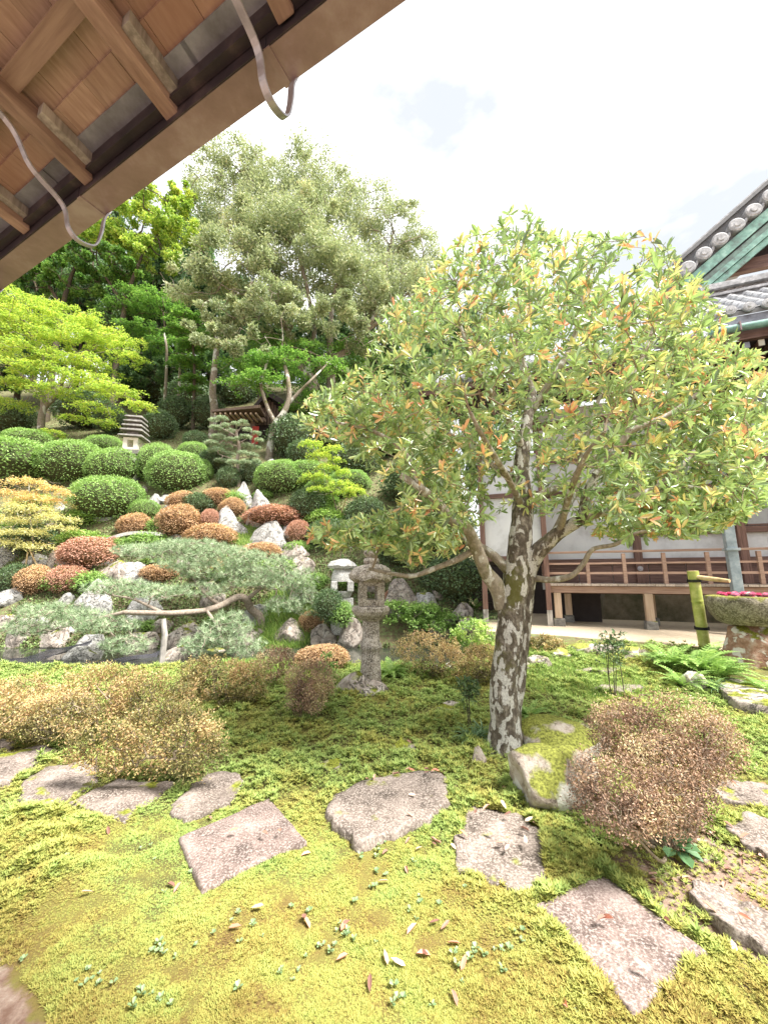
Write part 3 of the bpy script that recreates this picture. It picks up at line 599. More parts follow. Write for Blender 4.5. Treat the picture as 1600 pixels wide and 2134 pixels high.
# main lower roof, right of the wing
sg, zg = onp(1494, 692, -.6)
zg = 6.44
tiled_roof(3.45, 8.6, -.62, zg+.42, .75, zg+1.62, .30, .085)
boxobj('eave_fascia', (3.4, -.60, zg+.12), (8.6, -.52, zg+.32), M['flash'], hall)
mb = tube_poly(np.array([[3.35, -.72, zg], [8.6, -.72, zg]]), [.075, .075], 14); mb.build('eave_gutter', M['verdigris'], hall, smooth=True)
for s in (3.8, 4.35, 4.9): boxobj('gutter_strap', (s, -.80, zg-.09), (s+.025, -.60, zg+.1), M['gutter'], hall)
boxobj('eave_board', (3.4, -.55, zg-.18), (8.6, -.45, zg+.10), M['hall_wood'], hall)
for i in range(22):
    s = 3.5+i*.235; boxobj('eave_rafter', (s, -.44, zg-.32), (s+.09, 1.24, zg-.20), M['hall_wood'], hall)
    boxobj('rafter_tip', (s-.003, -.46, zg-.325), (s+.093, -.442, zg-.195), M['cream'] if i % 2 else M['flash'], hall)
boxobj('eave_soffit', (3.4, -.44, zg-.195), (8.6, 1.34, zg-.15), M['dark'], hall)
boxobj('bracket_beam', (3.2, .6, zg-.72), (8.6, .8, zg-.5), M['hall_wood'], hall)
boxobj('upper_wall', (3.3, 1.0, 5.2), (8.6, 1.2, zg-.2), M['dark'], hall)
# gable, drawn in the plane d = .7
g0 = onp(1415, 540, .7); g1 = onp(1600, 377, .7); sl = (g1[1]-g0[1])/(g1[0]-g0[0]); apex_s = 8.2
def vline(s, off): return g0[1]+(s-g0[0])*sl+off
def vbar(name, off0, off1, d0, d1, mat, s0=None):
    s0 = g0[0]-.15 if s0 is None else s0
    for mir in (0, 1):
        sa, sb = (s0, apex_s) if not mir else (2*apex_s-s0, apex_s)
        za_, zb_ = vline(s0, 0), vline(apex_s, 0); mb = MB()
        mb.hexa([[sa, d0, za_+off1], [sb, d0, zb_+off1], [sb, d1, zb_+off1], [sa, d1, za_+off1], [sa, d0, za_+off0], [sb, d0, zb_+off0], [sb, d1, zb_+off0], [sa, d1, za_+off0]])
        mb.build(name, mat, hall)
def offat(px, py): s, z = onp(px, py, .7); return z-vline(s, 0)
o_cap = offat(1525, 482); o_g1t = offat(1600, 437); o_g1b = offat(1600, 462); o_g2t = offat(1600, 480); o_g2b = offat(1600, 510)
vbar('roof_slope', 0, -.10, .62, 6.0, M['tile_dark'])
for kk in range(4): vbar('verge_roll', .06+.0*kk, -.06, .66+kk*.16, .78+kk*.16, M['tile'])
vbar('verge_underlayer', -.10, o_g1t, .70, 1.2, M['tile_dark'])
vbar('copper_bargeboard', o_g1t, o_g1b, .58, .66, M['verdigris'])
vbar('bargeboard_groove', o_g1b, o_g1b-.05, .64, .9, M['gutter_dark'])
vbar('dull_bargeboard', o_g1b-.05, o_g2t, .60, .68, M['verdigris_dull'])
vbar('copper_trim', o_g2t, o_g2t+(o_g2b-o_g2t)*.45, .56, .66, M['verdigris'])
vbar('copper_trim', o_g2t+(o_g2b-o_g2t)*.5, o_g2b, .59, .66, M['verdigris'])
e_ = unit(np.array([1, 0, sl])); npm = None
c = MB(); rr = 14.5*mpp(1540, 470, 7.9)
c = tube_poly(np.array([[0, .25, .0], [0, -.03, 0]]), [rr, rr], 18, mb=c)
c = tube_poly(np.array([[0, -.03, 0], [0, -.05, 0]]), [rr*.98, rr*.8], 18, mb=c); c = tube_poly(np.array([[0, -.055, 0], [0, -.07, 0]]), [rr*.45, rr*.38], 12, mb=c)
sp = onp(1494, 506, .7)[0]-onp(1460, 531, .7)[0]; s = onp(1460, 531, .7)[0]-sp*1
for i in range(14):
    if i == 0: o_ = c.build('verge_tile', M['tile'], hall); me = o_.data
    else: o_ = link('verge_tile', me, None, hall)
    o_.location = (s+i*sp, .56, vline(s+i*sp, o_cap))
# pan tile lip between the caps
for i in range(13):
    a = s+i*sp; mb = tube_poly(cat_smooth([[a+rr*.8, .6, vline(a+rr*.8, o_cap)-.03], [a+sp*.5, .58, vline(a+sp*.5, o_cap)-.11], [a+sp-rr*.8, .6, vline(a+sp-rr*.8, o_cap)-.03]], 5), .03, 6); mb.build('verge_lip', M['tile'], hall)
s_, zb = onp(1508, 607, .6); 
mb = MB(); mb.hexa([[3.6, 1.0, zb-.2], [12.8, 1.0, zb-.2], [12.8, 1.1, zb-.2], [3.6, 1.1, zb-.2], [3.6, 1.0, vline(3.6, -.5)], [12.8, 1.0, vline(3.6, -.5)], [12.8, 1.1, vline(3.6, -.5)], [3.6, 1.1, vline(3.6, -.5)]])
mb = MB(); zt = vline(apex_s, -.3)
mb.add([[g0[0]+.2, .95, vline(g0[0]+.2, -.5)], [2*apex_s-g0[0]-.2, .95, vline(g0[0]+.2, -.5)], [apex_s, .95, zt]], [[0, 1, 2]]); mb.build('gable_wall', M['dark'], hall)
boxobj('gable_beam', (3.9, .80, zb+.55), (10, .94, zb+.85), M['hall_wood'], hall)
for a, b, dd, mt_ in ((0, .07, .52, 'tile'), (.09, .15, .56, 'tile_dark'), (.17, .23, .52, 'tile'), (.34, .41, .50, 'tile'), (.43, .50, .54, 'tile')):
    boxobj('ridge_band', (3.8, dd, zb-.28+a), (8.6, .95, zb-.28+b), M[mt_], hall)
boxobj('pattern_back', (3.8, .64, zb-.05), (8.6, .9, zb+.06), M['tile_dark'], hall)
me = None; n_ = 24
for i in range(n_):
    if me is None:
        an = np.linspace(0, pi, 9); pts = np.stack([.10*np.cos(an), 0*an, .09*np.sin(an)], 1)
        o_ = tube_poly(pts, .014, 5).build('wave_tile', M['tile'], hall); me = o_.data
    else: o_ = link('wave_tile', me, None, hall)
    o_.location = (3.9+i*.165, .62, zb-.045)
# porch roof corner on the far right
mb = MB(); s0, z0 = onp(1548, 893, -1.3); s1, z1 = onp(1600, 825, -1.3)
k_ = (z1-z0)/(s1-s0)
mb.hexa([[s0, -1.5, z0], [s0+1.6, -1.5, z0+1.6*k_], [s0+1.6, .9, z0+1.6*k_], [s0, .9, z0], [s0, -1.5, z0+.09], [s0+1.6, -1.5, z0+.09+1.6*k_], [s0+1.6, .9, z0+.09+1.6*k_], [s0, .9, z0+.09]]); mb.build('porch_roof', M['tile_dark'], hall)
mb = MB(); mb.hexa([[s0, -1.56, z0-.14], [s0+1.6, -1.56, z0-.14+1.6*k_], [s0+1.6, -1.5, z0-.14+1.6*k_], [s0, -1.5, z0-.14], [s0, -1.56, z0+.04], [s0+1.6, -1.56, z0+.04+1.6*k_], [s0+1.6, -1.5, z0+.04+1.6*k_], [s0, -1.5, z0+.04]]); mb.build('porch_bargeboard', M['flash'], hall)
sA, zA = onp(1604, 888, -1.2); tube_poly(np.array([[sA, -1.3, zA], [sA, .6, zA]]), [.24, .24], 20).build('beam_end', M['cream'], hall, smooth=False)
for i in range(6): boxobj('porch_rafter', (s0+.15+i*.2, -1.45, z0-.20+k_*(.15+i*.2)), (s0+.22+i*.2, .8, z0-.08+k_*(.15+i*.2)), M['hall_wood'], hall)
sB, zB = onp(1592, 950, -1.2); boxobj('porch_beam', (sB-.5, -1.2, zB+.03), (sB+2, -1.05, zB+.2), M['cream'], hall)
boxobj('porch_post', (sB+.02, -1.18, .4), (sB+.14, -1.06, zB+.03), M['hall_post'], hall)
# downspout in front of the railing
sD, zD = onp(1533, 1228, -.12)
boxobj('downspout', (sD-.085, -.24, zD-.5), (sD+.085, -.10, 3.9), M['spout'], hall, bevel=.012)
boxobj('downspout_clamp', (sD-.115, -.27, 2.03), (sD+.115, -.07, 2.08), M['spout'], hall, bevel=.004)
boxobj('downspout_clamp', (sD-.115, -.27, 3.10), (sD+.115, -.07, 3.15), M['spout'], hall, bevel=.004)

# ================================================================== the eaves over the camera
EO = np.array([.0606, .8258, 0]); EZ = math.atan2(-.447, .894)
eav = empty('temple_eaves', tuple(EO), EZ, 'timber eaves with rafters, board soffit and brown copper gutter overhead', 'eaves')
ZE = 3.1
# local: x = -s (runs right), y outward, z up ; slope .18 rising inward
def ez(y): return ZE+.02-(y+.08)*.18
XA, XB = -6.2, 1.9
mb = MB(); mb.hexa([[XA, -.15, ZE+.012], [XB, -.15, ZE+.012], [XB, 0, ZE], [XA, 0, ZE], [XA, -.147, ZE+.016], [XB, -.147, ZE+.016], [XB, -.003, ZE+.004], [XA, -.003, ZE+.004]])
for (a, b) in ((-6.2, -3.55), (-3.55, -2.49), (-2.49, -1.47), (-1.47, -.42), (-.42, 1.9)):
    mb = MB(); g_ = .0; z2 = ZE+rnd.uniform(0, .003)
    mb.hexa([[a, -.098, z2], [b, -.098, z2], [b, 0, z2], [a, 0, z2], [a, -.098, z2+.005], [b, -.098, z2+.005], [b, 0, z2+.005], [a, 0, z2+.005]])
    mb.build('gutter_bottom', M['gutter'], eav)
    boxobj('gutter_joint', (b-.012, -.102, z2-.004), (b+.012, .004, z2-.0005), M['gutter'], eav)
    boxobj('gutter_front', (a+.002, -.004, z2+.0055), (b-.002, .0, z2+.10), M['gutter'], eav)
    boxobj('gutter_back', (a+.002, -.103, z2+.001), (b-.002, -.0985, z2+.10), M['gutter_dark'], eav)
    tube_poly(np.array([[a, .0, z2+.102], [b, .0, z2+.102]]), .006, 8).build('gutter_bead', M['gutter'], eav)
boxobj('gutter_gap_shade', (XA, -.135, ZE+.045), (XB, -.105, ZE+.12), M['gutter_dark'], eav)  # dark strip painting the shadowed gap between gutter and flashing
# lead flashing strips under the tile edge
x = XA
while x < XB:
    w = .22+rnd.uniform(-.02, .02); zz = ez(-.17)+.066-.004*(int(x*50)%2)
    mb = MB(); mb.hexa([[x, -.19, zz+.006], [x+w+.02, -.19, zz+.006], [x+w+.02, -.10, zz-.01], [x, -.10, zz-.01], [x, -.19, zz+.010], [x+w+.02, -.19, zz+.010], [x+w+.02, -.10, zz-.006], [x, -.10, zz-.006]]); mb.build('flashing_strip', M['flash'], eav); x += w
rx = [-.335+.53*k for k in range(5)]+[-.335-.528*k for k in range(1, 12)]
for x in rx:
    if not XA < x < XB: continue
    y0, y1 = -3.0, -.105+rnd.uniform(-.008, .008); w = .030; h = .075
    mb = MB(); a, b = ez(y0), ez(y1)
    mb.hexa([[x-w, y0, a], [x+w, y0, a], [x+w, y1, b], [x-w, y1, b], [x-w, y0, a+h], [x+w, y0, a+h], [x+w, y1-.012, b+h], [x-w, y1-.012, b+h]]); o_ = mb.build('rafter', M['rafter'], eav)
    bm = o_.modifiers.new('b', 'BEVEL'); bm.width = .004; bm.segments = 2
    mb = MB(); xa = x+.032; mb.hexa([[xa, -.30, ez(-.3)+.03], [xa+.038, -.30, ez(-.3)+.03], [xa+.038, -.10, ez(-.1)+.03], [xa, -.10, ez(-.1)+.03], [xa, -.30, ez(-.3)+.073], [xa+.038, -.30, ez(-.3)+.073], [xa+.038, -.10, ez(-.1)+.073], [xa, -.10, ez(-.1)+.073]]); mb.build('rafter_tip_board', M['weathered'], eav)
# soffit boards: outer row of broad boards, then narrow ones between battens
def sof(x0, x1, y0, y1, lift, mat, name='soffit_board'):
    mb = MB(); a, b = ez(y0)+.076+lift, ez(y1)+.076+lift
    mb.hexa([[x0, y0, a], [x1, y0, a], [x1, y1, b], [x0, y1, b], [x0, y0, a+.01], [x1, y0, a+.01], [x1, y1, b+.01], [x0, y1, b+.01]]); return mb.build(name, mat, eav)
x = XA
while x < XB:
    w = .175; sof(x+.001, x+w-.001, -.27, -.155+rnd.uniform(-.008, .008), rnd.uniform(0, .003), M['soffit']); x += w
x = XA
while x < XB:
    w = .115; sof(x+.0008, x+w-.0008, -1.6, -.268, .012+rnd.uniform(0, .002), M['soffit']); x += w
for y0 in (-.355, -.68, -1.0, -1.32):
    sof(XA, XB, y0-.055, y0, -.024, M['soffit_x'], 'batten')
sof(XA, XB, -3.0, -1.6, .02, M['soffit'], 'inner_soffit')
mb = MB(); mb.hexa([[XA, -3.0, ez(-3)+.13], [XB, -3.0, ez(-3)+.13], [XB, -.015, ez(-.14)+.11], [XA, -.015, ez(-.14)+.11], [XA, -3.0, ez(-3)+.30], [XB, -3.0, ez(-3)+.30], [XB, -.015, ez(-.14)+.20], [XA, -.015, ez(-.14)+.20]]); mb.build('roof_layer', M['tile_dark'], eav)
# hangers: flat iron bands from the rafters, under the gutter and up its front
for x in (-.392, -1.441, -2.49, -3.54, .66):
    pts = cat_smooth([[x, -.60, ez(-.60)-.004], [x, -.36, ez(-.36)-.01], [x, -.27, 3.05], [x, -.16, 2.99], [x, -.13, 2.91], [x, -.09, 2.882], [x, -.035, 2.905], [x, -.016, 2.98], [x, -.012, 3.06], [x, .006, 3.115]], 6)
    T = unit(np.gradient(pts, axis=0)); S = np.array([[1., 0, 0]]); U = np.cross(T, S)
    hw, hh = .0115, .003; ring = np.stack([pts-S*hw-U*hh, pts+S*hw-U*hh, pts+S*hw+U*hh, pts-S*hw+U*hh], 1).reshape(-1, 3); n = len(pts)
    i = np.arange(n-1)[:, None]*4; q = np.concatenate([i+np.array([[a, (a+1) % 4, (a+1) % 4+4, a+4]]) for a in range(4)])
    mb = MB(); mb.add(ring, [q]); mb.build('gutter_hanger', M['hanger'], eav)
# ================================================================== stepping stones
def inpoly(x, y, poly):
    c = np.zeros(x.shape, bool); n = len(poly); j = n-1
    for i in range(n):
        xi, yi = poly[i]; xj, yj = poly[j]
        c ^= ((yi > y) != (yj > y)) & (x < (xj-xi)*(y-yi)/((yj-yi)+1e-12)+xi); j = i
    return c
FOOT = []
def stepping(pix, label, mat='slab_grey', h=.028, rough=.012, straight=False, name='stepping_stone', group='stepping stones set in the moss', cat='stepping stone'):
    W = np.array([on_ground(px, py, .8, 12) for px, py in pix]); c = W.mean(0)
    # resample the outline
    out = []
    n = len(W); per = sum(np.linalg.norm(W[(i+1) % n]-W[i]) for i in range(n)); st = per/110
    for i in range(n):
        a, b = W[i, :2], W[(i+1) % n, :2]; k = max(1, int(np.linalg.norm(b-a)/st))
        for q in range(k): out.append(a+(b-a)*q/k)
    o = np.array(out)-c[:2]
    if not straight:
        for _ in range(3): o = (np.roll(o, 1, 0)+2*o+np.roll(o, -1, 0))/4
    rad = np.linalg.norm(o, axis=1, keepdims=True)
    p3 = np.concatenate([o+c[:2], 0*rad], 1)
    amp = .005 if straight else .03
    o = o*(1+amp/rad*fbm(p3*14, 3)[:, None]*1.6)
    rings = [(1.03, -.10), (1.03, -.01), (1.02, h*.45), (1.0, h*.85), (.985, h), (.9, h), (.75, h), (.55, h), (.35, h), (.15, h)]
    V = []; m = len(o)
    for f, z in rings:
        r3 = np.concatenate([o*f, np.full((m, 1), 0.)], 1); q = r3+np.array([c[0], c[1], 0])
        r3[:, 2] = z+rough*fbm(q*7, 4)*(1 if z > .03 else 2)*1.2 if z > -.05 else z
        if f > 1.0: r3[:, :2] += .006*fbm(np.concatenate([q[:, :2], np.full((m, 1), z*40)], 1)*30, 2)[:, None]*o/rad
        V.append(r3)
    V.append(np.array([[0, 0, h]])); V = np.concatenate(V); q = []
    i, j = np.meshgrid(np.arange(len(rings)-1), np.arange(m), indexing='ij'); i = i.ravel(); j = j.ravel()
    Q = np.stack([i*m+j, i*m+(j+1) % m, (i+1)*m+(j+1) % m, (i+1)*m+j], 1)
    l = (len(rings)-1)*m; T = np.stack([l+np.arange(m), l+(np.arange(m)+1) % m, np.full(m, l+m)], 1)
    ar = .5*np.sum(o[:, 0]*np.roll(o[:, 1], -1)-np.roll(o[:, 0], -1)*o[:, 1])
    if ar < 0: Q = Q[:, ::-1]; T = T[:, ::-1]
    ob = link(name, mesh_np(name, V, [T, Q], None, True), M[mat], None, loc=(c[0], c[1], float(gz(c[0], c[1]))))
    tag(ob, label, cat, group); FOOT.append(((o*.97+c[:2]), None)); return ob
stepping([(375, 1758), (560, 1672), (637, 1765), (422, 1872)], 'square cut speckled granite slab in the moss, the lower left one of two cut slabs', 'slab', .02, .004, True)
stepping([(1117, 1906), (1262, 1834), (1473, 2008), (1322, 2130)], 'long rectangular cut granite slab at the bottom right of the mossy path', 'slab', .02, .004, True)
stepping([(675, 1690), (700, 1665), (745, 1640), (800, 1625), (880, 1620), (915, 1622), (937, 1645), (925, 1700), (890, 1730), (850, 1735), (800, 1765), (740, 1775), (700, 1740), (680, 1710)], 'broad irregular stepping stone with dead leaves along its far edge', h=.045, rough=.012)
stepping([(972, 1692), (1040, 1697), (1090, 1705), (1125, 1740), (1135, 1790), (1143, 1820), (1128, 1860), (1100, 1872), (1060, 1870), (1000, 1850), (945, 1805), (948, 1760), (970, 1730)], 'rounded stepping stone with broken near edge beside the long cut slab', h=.032, rough=.012)
stepping([(350, 1700), (390, 1655), (430, 1625), (490, 1620), (515, 1640), (480, 1680), (430, 1705), (385, 1718)], 'narrow tapering stepping stone just above the square cut slab')
stepping([(143, 1683), (245, 1628), (360, 1645), (260, 1718)], 'angular flat stepping stone with moss on its back corner below the big azalea mound', straight=True)
stepping([(38, 1680), (50, 1635), (100, 1600), (160, 1590), (215, 1600), (210, 1630), (150, 1670), (70, 1690)], 'smooth oval purple grey stepping stone below the left azalea')
stepping([(-60, 1600), (0, 1585), (70, 1565), (110, 1570), (70, 1600), (20, 1640), (-60, 1660)], 'pale streaked stepping stone cut off by the left edge of the photo')
stepping([(-60, 1545), (15, 1545), (35, 1555), (20, 1572), (-60, 1578)], 'small pale stepping stone farthest along the path at the left edge')
stepping([(1478, 1650), (1530, 1632), (1600, 1645), (1680, 1665), (1640, 1700), (1560, 1690), (1500, 1675)], 'flat grey stone with dry leaves beside the right azalea bush')
stepping([(1512, 1740), (1560, 1712), (1640, 1740), (1680, 1790), (1600, 1800), (1540, 1770)], 'brown flat stone under dead leaves at the right edge below the azalea bush')
stepping([(1495, 1440), (1530, 1405), (1580, 1395), (1680, 1410), (1700, 1510), (1600, 1495), (1530, 1480)], 'large flat reddish rock in front of the water basin', 'rock_pink', .09, .03)
stepping([(1425, 1880), (1480, 1868), (1560, 1890), (1640, 1930), (1680, 2000), (1600, 2010), (1510, 1960), (1465, 1915)], 'rough white streaked stone half buried in moss right of the long cut slab', 'slab_grey', .03, .03)
stepping([(1235, 1440), (1270, 1428), (1330, 1430), (1345, 1440), (1300, 1452)], 'small pale flat stone behind the right azalea bush near the thin stems')
stepping([(1200, 1402), (1250, 1390), (1300, 1395), (1280, 1408)], 'small flat stone in the bright grass beyond the thin stemmed shrub')
stepping([(662, 1600), (680, 1590), (705, 1592), (710, 1605), (690, 1613), (668, 1610)], 'small pinkish stone alone in the moss above the broad stepping stone', 'rock_pink', .03, .012)
stepping([(820, 1562), (835, 1545), (858, 1550), (865, 1568), (845, 1578)], 'little reddish stone in the moss between the stone lantern and the tree', 'rock_pink', .02, .02)
stepping([(905, 1475), (935, 1466), (960, 1470), (945, 1482)], 'tiny flat brown stone in the moss left of the blue green blades', 'rock_pink', .025, .012)

# ================================================================== rocks
def ico(sub):
    import bmesh
    b = bmesh.new(); bmesh.ops.create_icosphere(b, subdivisions=sub, radius=1.0)
    V = np.array([v.co[:] for v in b.verts]); Fc = np.array([[v.index for v in f.verts] for f in b.faces]); b.free(); return V, Fc
IV, IF = ico(5); IV4, IF4 = ico(4)
def rock_mesh(seed, peak=0.0, flat=0.0):
    r = np.random.RandomState(seed); V = IV4.copy()
    for _ in range(15):                                    # hewn faces
        n = unit(r.normal(size=3)); d = r.uniform(.62, .92); k = V@n-d; V = V-np.maximum(k, 0)[:, None]*n*.92
    V = V*(1+.16*fbm(V*1.3+seed*3, 3)[:, None]+.09*fbm(V*4+seed, 3)[:, None]+.045*(1-np.abs(fbm(V*7+seed, 3)))[:, None])
    if peak:
        z = np.clip(V[:, 2], 0, 2); V[:, :2] *= (1-peak*np.clip(z, 0, 1))[:, None]; V[:, 2] *= 1+.3*peak
    lo = V[:, 2] < -.35; V[lo, 2] = -.35+(V[lo, 2]+.35)*.2
    V[:, 2] = (V[:, 2]-V[:, 2].min()); V /= np.array([np.abs(V[:, 0]).max(), np.abs(V[:, 1]).max(), V[:, 2].max()])
    V[:, 2] -= .12
    return mesh_np('rock', V, [IF4], None, True)
ROCKS = {}
def rock_me(i, mat):
    if (i, mat) not in ROCKS:
        me = rock_mesh(11+i*7, peak=.36 if i in (0, 1, 7, 8) else (.2 if i in (2, 3, 9) else 0)); me.materials.append(M[mat]); ROCKS[(i, mat)] = me
    return ROCKS[(i, mat)]
def rock(bb, label, v=4, mat='rock_white', ymin=9.9, group=None, name='rock', dep=.8, rz=None, base=None, y=None):
    x0, y0, x1, y1 = bb
    v = {0: (0, 7, 8)[rnd.randrange(3)], 4: (4, 10, 11)[rnd.randrange(3)], 5: (5, 12, 13)[rnd.randrange(3)], 2: (2, 9)[rnd.randrange(2)]}.get(v, v)
    if y is not None: p = P((x0+x1)/2, y1, y)
    else: p = on_ground((x0+x1)/2, y1, ymin)
    k = mpp((x0+x1)/2, (y0+y1)/2, p[1]); w = (x1-x0)*k/2; h = (y1-y0)*k/.88
    if base is not None: p[2] = base
    o = link(name, rock_me(v, mat), None, None, loc=(p[0], p[1]+w*dep*.6, p[2]-.02), rot=(rnd.uniform(-.08, .08), rnd.uniform(-.12, .12), rnd.choice((0, 3.14))+rnd.uniform(-.5, .5) if rz is None else rz), sc=(w*1.08, w*dep, h))
    return tag(o, label, 'rock', group)
G1 = 'pale rocks standing on the azalea slope'; G2 = 'rocks along the far bank of the pond'; G3 = 'rocks edging the moss by the hall'
for bb, v, mat, lb in [
    ((480, 998, 522, 1052), 1, 'rock_white', 'tall grey pointed rock at the foot of the cloud pruned pine'),
    ((504, 1015, 570, 1098), 0, 'rock_white', 'tallest white standing rock on the slope, with a smooth pointed top'),
    ((440, 1048, 486, 1102), 0, 'rock_white', 'white upright rock between two rust coloured azaleas'),
    ((512, 1080, 606, 1142), 2, 'rock_white', 'broad white humped rock with yellow moss spots below the tallest white rock'),
    ((298, 1024, 328, 1062), 3, 'rock_white', 'pale blocky rock left of a bluish block under the clipped green dome'),
    ((326, 1028, 360, 1050), 4, 'rock_white', 'bluish grey squared block beside the big clipped green dome'),
    ((328, 1048, 358, 1080), 3, 'rock_white', 'dark stained rock in the gully below the bluish block'),
    ((312, 1083, 345, 1120), 2, 'rock_pink', 'pinkish wedge of rock beside the round rust azalea'),
    ((286, 1010, 305, 1030), 5, 'rock_pink', 'little mossy stone under the clipped dome by the many tiered lantern'),
    ((575, 1128, 640, 1170), 4, 'rock_pink', 'pale jagged rock below the white humped rock'),
    ((92, 1135, 140, 1185), 3, 'rock_pink', 'pinkish jagged rock beside the propped yellow maple'),
    ((95, 1168, 150, 1200), 5, 'rock_pink', 'flat slanting pink rock under the jagged pinkish one'),
    ((180, 1165, 265, 1225), 4, 'rock_pink', 'wide pale ledge of rock below the dark red azalea'),
    ((232, 1170, 308, 1212), 5, 'rock_white', 'white split rock right of the wide ledge'),
    ((140, 1208, 215, 1300), 0, 'rock_white', 'large pale triangular rock behind the pine needles at left'),
    ((-20, 1225, 38, 1262), 4, 'rock_white', 'grey flat rock at the left edge of the photo'),
    ((-30, 1125, 22, 1180), 3, 'rock_white', 'grey rock under the yellow maple at the left edge'),
    ((118, 1235, 150, 1262), 5, 'rock_white', 'small pale stone at the left foot of the large triangular rock'),
    ((500, 1130, 540, 1160), 5, 'rock_white', 'small white rock in the green hollow below the humped rock'),
    ((600, 1160, 660, 1200), 5, 'rock_pink', 'low pink rock right of the pine pads'),
    ((545, 955, 580, 972), 5, 'rock_white', 'pale boulder at the foot of the leaning Y shaped trunk'),
    ((700, 1170, 735, 1190), 3, 'rock_white', 'small pale rock behind the white snow lantern')]:
    rock(bb, lb, v, mat, group=G1)
i_ = 0
for bb, v, mat, lb in [
    ((560, 1290, 640, 1345), 4, 'rock_pink', 'brown and white rugged rock at the water edge below the pine trunk'),
    ((640, 1300, 700, 1352), 3, 'rock_pink', 'pitted two headed rock at the water edge left of the stone lantern'),
    ((694, 1288, 765, 1350), 2, 'rock_pink', 'tall rugged rock directly behind the stone lantern shaft'),
    ((800, 1205, 880, 1275), 2, 'rock_pink', 'large pale slab of rock leaning right of the stone lantern'),
    ((855, 1235, 915, 1275), 4, 'rock_white', 'pale rock at the lower right of the leaning slab'),
    ((900, 1225, 935, 1250), 5, 'rock_pink', 'small pinkish rock between ferns right of the leaning slab'),
    ((940, 1255, 990, 1300), 3, 'rock_pink', 'pinkish brown rock at the dark corner left of the passage pillar'),
    ((955, 1285, 1000, 1318), 4, 'rock_moss', 'round green stained rock under the pinkish brown one'),
    ((890, 1290, 955, 1330), 5, 'rock_pink', 'low flat rock at the narrow end of the pond'),
    ((945, 1180, 985, 1235), 3, 'rock_pink', 'shaded upright rock in the dark corner by the passage'),
    ((990, 1170, 1040, 1230), 2, 'rock_pink', 'dim brown rock in the shadow behind the passage pillar'),
    ((400, 1355, 470, 1392), 5, 'rock_moss', 'flat mossy ledge rock in the water right of the pine prop'),
    ((240, 1320, 330, 1375), 4, 'rock_pink', 'pale weathered rock by the water under the pine boughs'),
    ((325, 1300, 420, 1350), 3, 'rock_pink', 'pinkish rock behind the pine prop at the water edge'),
    ((140, 1325, 215, 1370), 4, 'rock_white', 'pale jagged rock above the black netting'),
    ((60, 1295, 140, 1345), 5, 'rock_pink', 'low brown rock among the pine boughs at left'),
    ((0, 1300, 50, 1350), 4, 'rock_pink', 'greyish rock at the far left of the pond bank'),
    ((470, 1300, 540, 1345), 4, 'rock_pink', 'mossy brown rock under the pine trunk'),
    ((250, 1235, 330, 1290), 5, 'rock_white', 'pale rock seen between the pine boughs'),
    ((400, 1210, 470, 1262), 4, 'rock_pink', 'brownish rock behind the middle of the pine'),
    ((600, 1215, 660, 1262), 4, 'rock_white', 'pale rounded rock left of the white snow lantern'),
    ((735, 1180, 800, 1232), 4, 'rock_pink', 'rock in the brush behind the stone lantern roof'),
    ((500, 1260, 560, 1300), 5, 'rock_white', 'pale rock under the arching pine trunk')]:
    rock(bb, lb, v, mat, ymin=9.6, group=G2)
rock((115, 1372, 185, 1402), 'low white rock standing in the pond next to the black netting', 5, 'rock_white', y=8.9, base=WATER-.03, group=G2)
rock((330, 1358, 400, 1388), 'flat pale rock in the pond beside the pine prop', 5, 'rock_pink', y=9.0, base=WATER-.03, group=G2)
for k, (x0, x1, yb, h, v) in enumerate([(1095, 1150, 1392, 26, 5), (1140, 1200, 1372, 22, 4), (1185, 1250, 1362, 20, 5), (1236, 1300, 1366, 24, 4), (1290, 1350, 1374, 26, 5), (1335, 1400, 1380, 26, 4), (1060, 1110, 1398, 28, 3)]):
    rock((x0, yb-h, x1, yb), ['whitish rock by the fork of the moss and the sandy path', 'flat rock of the kerb under the olive shrub', 'long flat kerb rock along the sandy path', 'mossy kerb rock behind the thin stemmed shrub', 'grey kerb rock right of the thin stemmed shrub', 'kerb rock touching the bright fern', 'pale rock just right of the magnolia trunk'][k], v, 'rock_moss' if k % 3 else 'rock_pink', ymin=3.5, group=G3, dep=.6)
rock((890, 1385, 922, 1405), 'small white stone at the foot of the ferns right of the stone lantern', 5, 'rock_white', ymin=5, group=G2)
rock((925, 1380, 948, 1400), 'tiny white stone beside the small white one right of the lantern', 4, 'rock_white', ymin=5, group=G2)
rock((1430, 1400, 1485, 1440), 'half hidden mossy rock under the fern near the basin', 4, 'rock_moss', ymin=4, group=G3)
rock((985, 1555, 1020, 1600), 'little white and grey upright stone at the left foot of the big tree', 1, 'rock_moss', ymin=2, group='rocks under the big tree')
rock((1070, 1578, 1275, 1688), 'large boulder with a yellow moss cap beside the right azalea bush', 6, 'rock_moss', ymin=1.5, group='rocks under the big tree', dep=.75, rz=.0)
rock((1190, 1525, 1240, 1550), 'small grey rock behind the moss capped boulder', 4, 'rock_moss', ymin=1.5, group='rocks under the big tree')
rock((1090, 1520, 1300, 1590), 'low mossy rock behind the moss capped boulder', 5, 'rock_moss', ymin=1.5, group='rocks under the big tree')
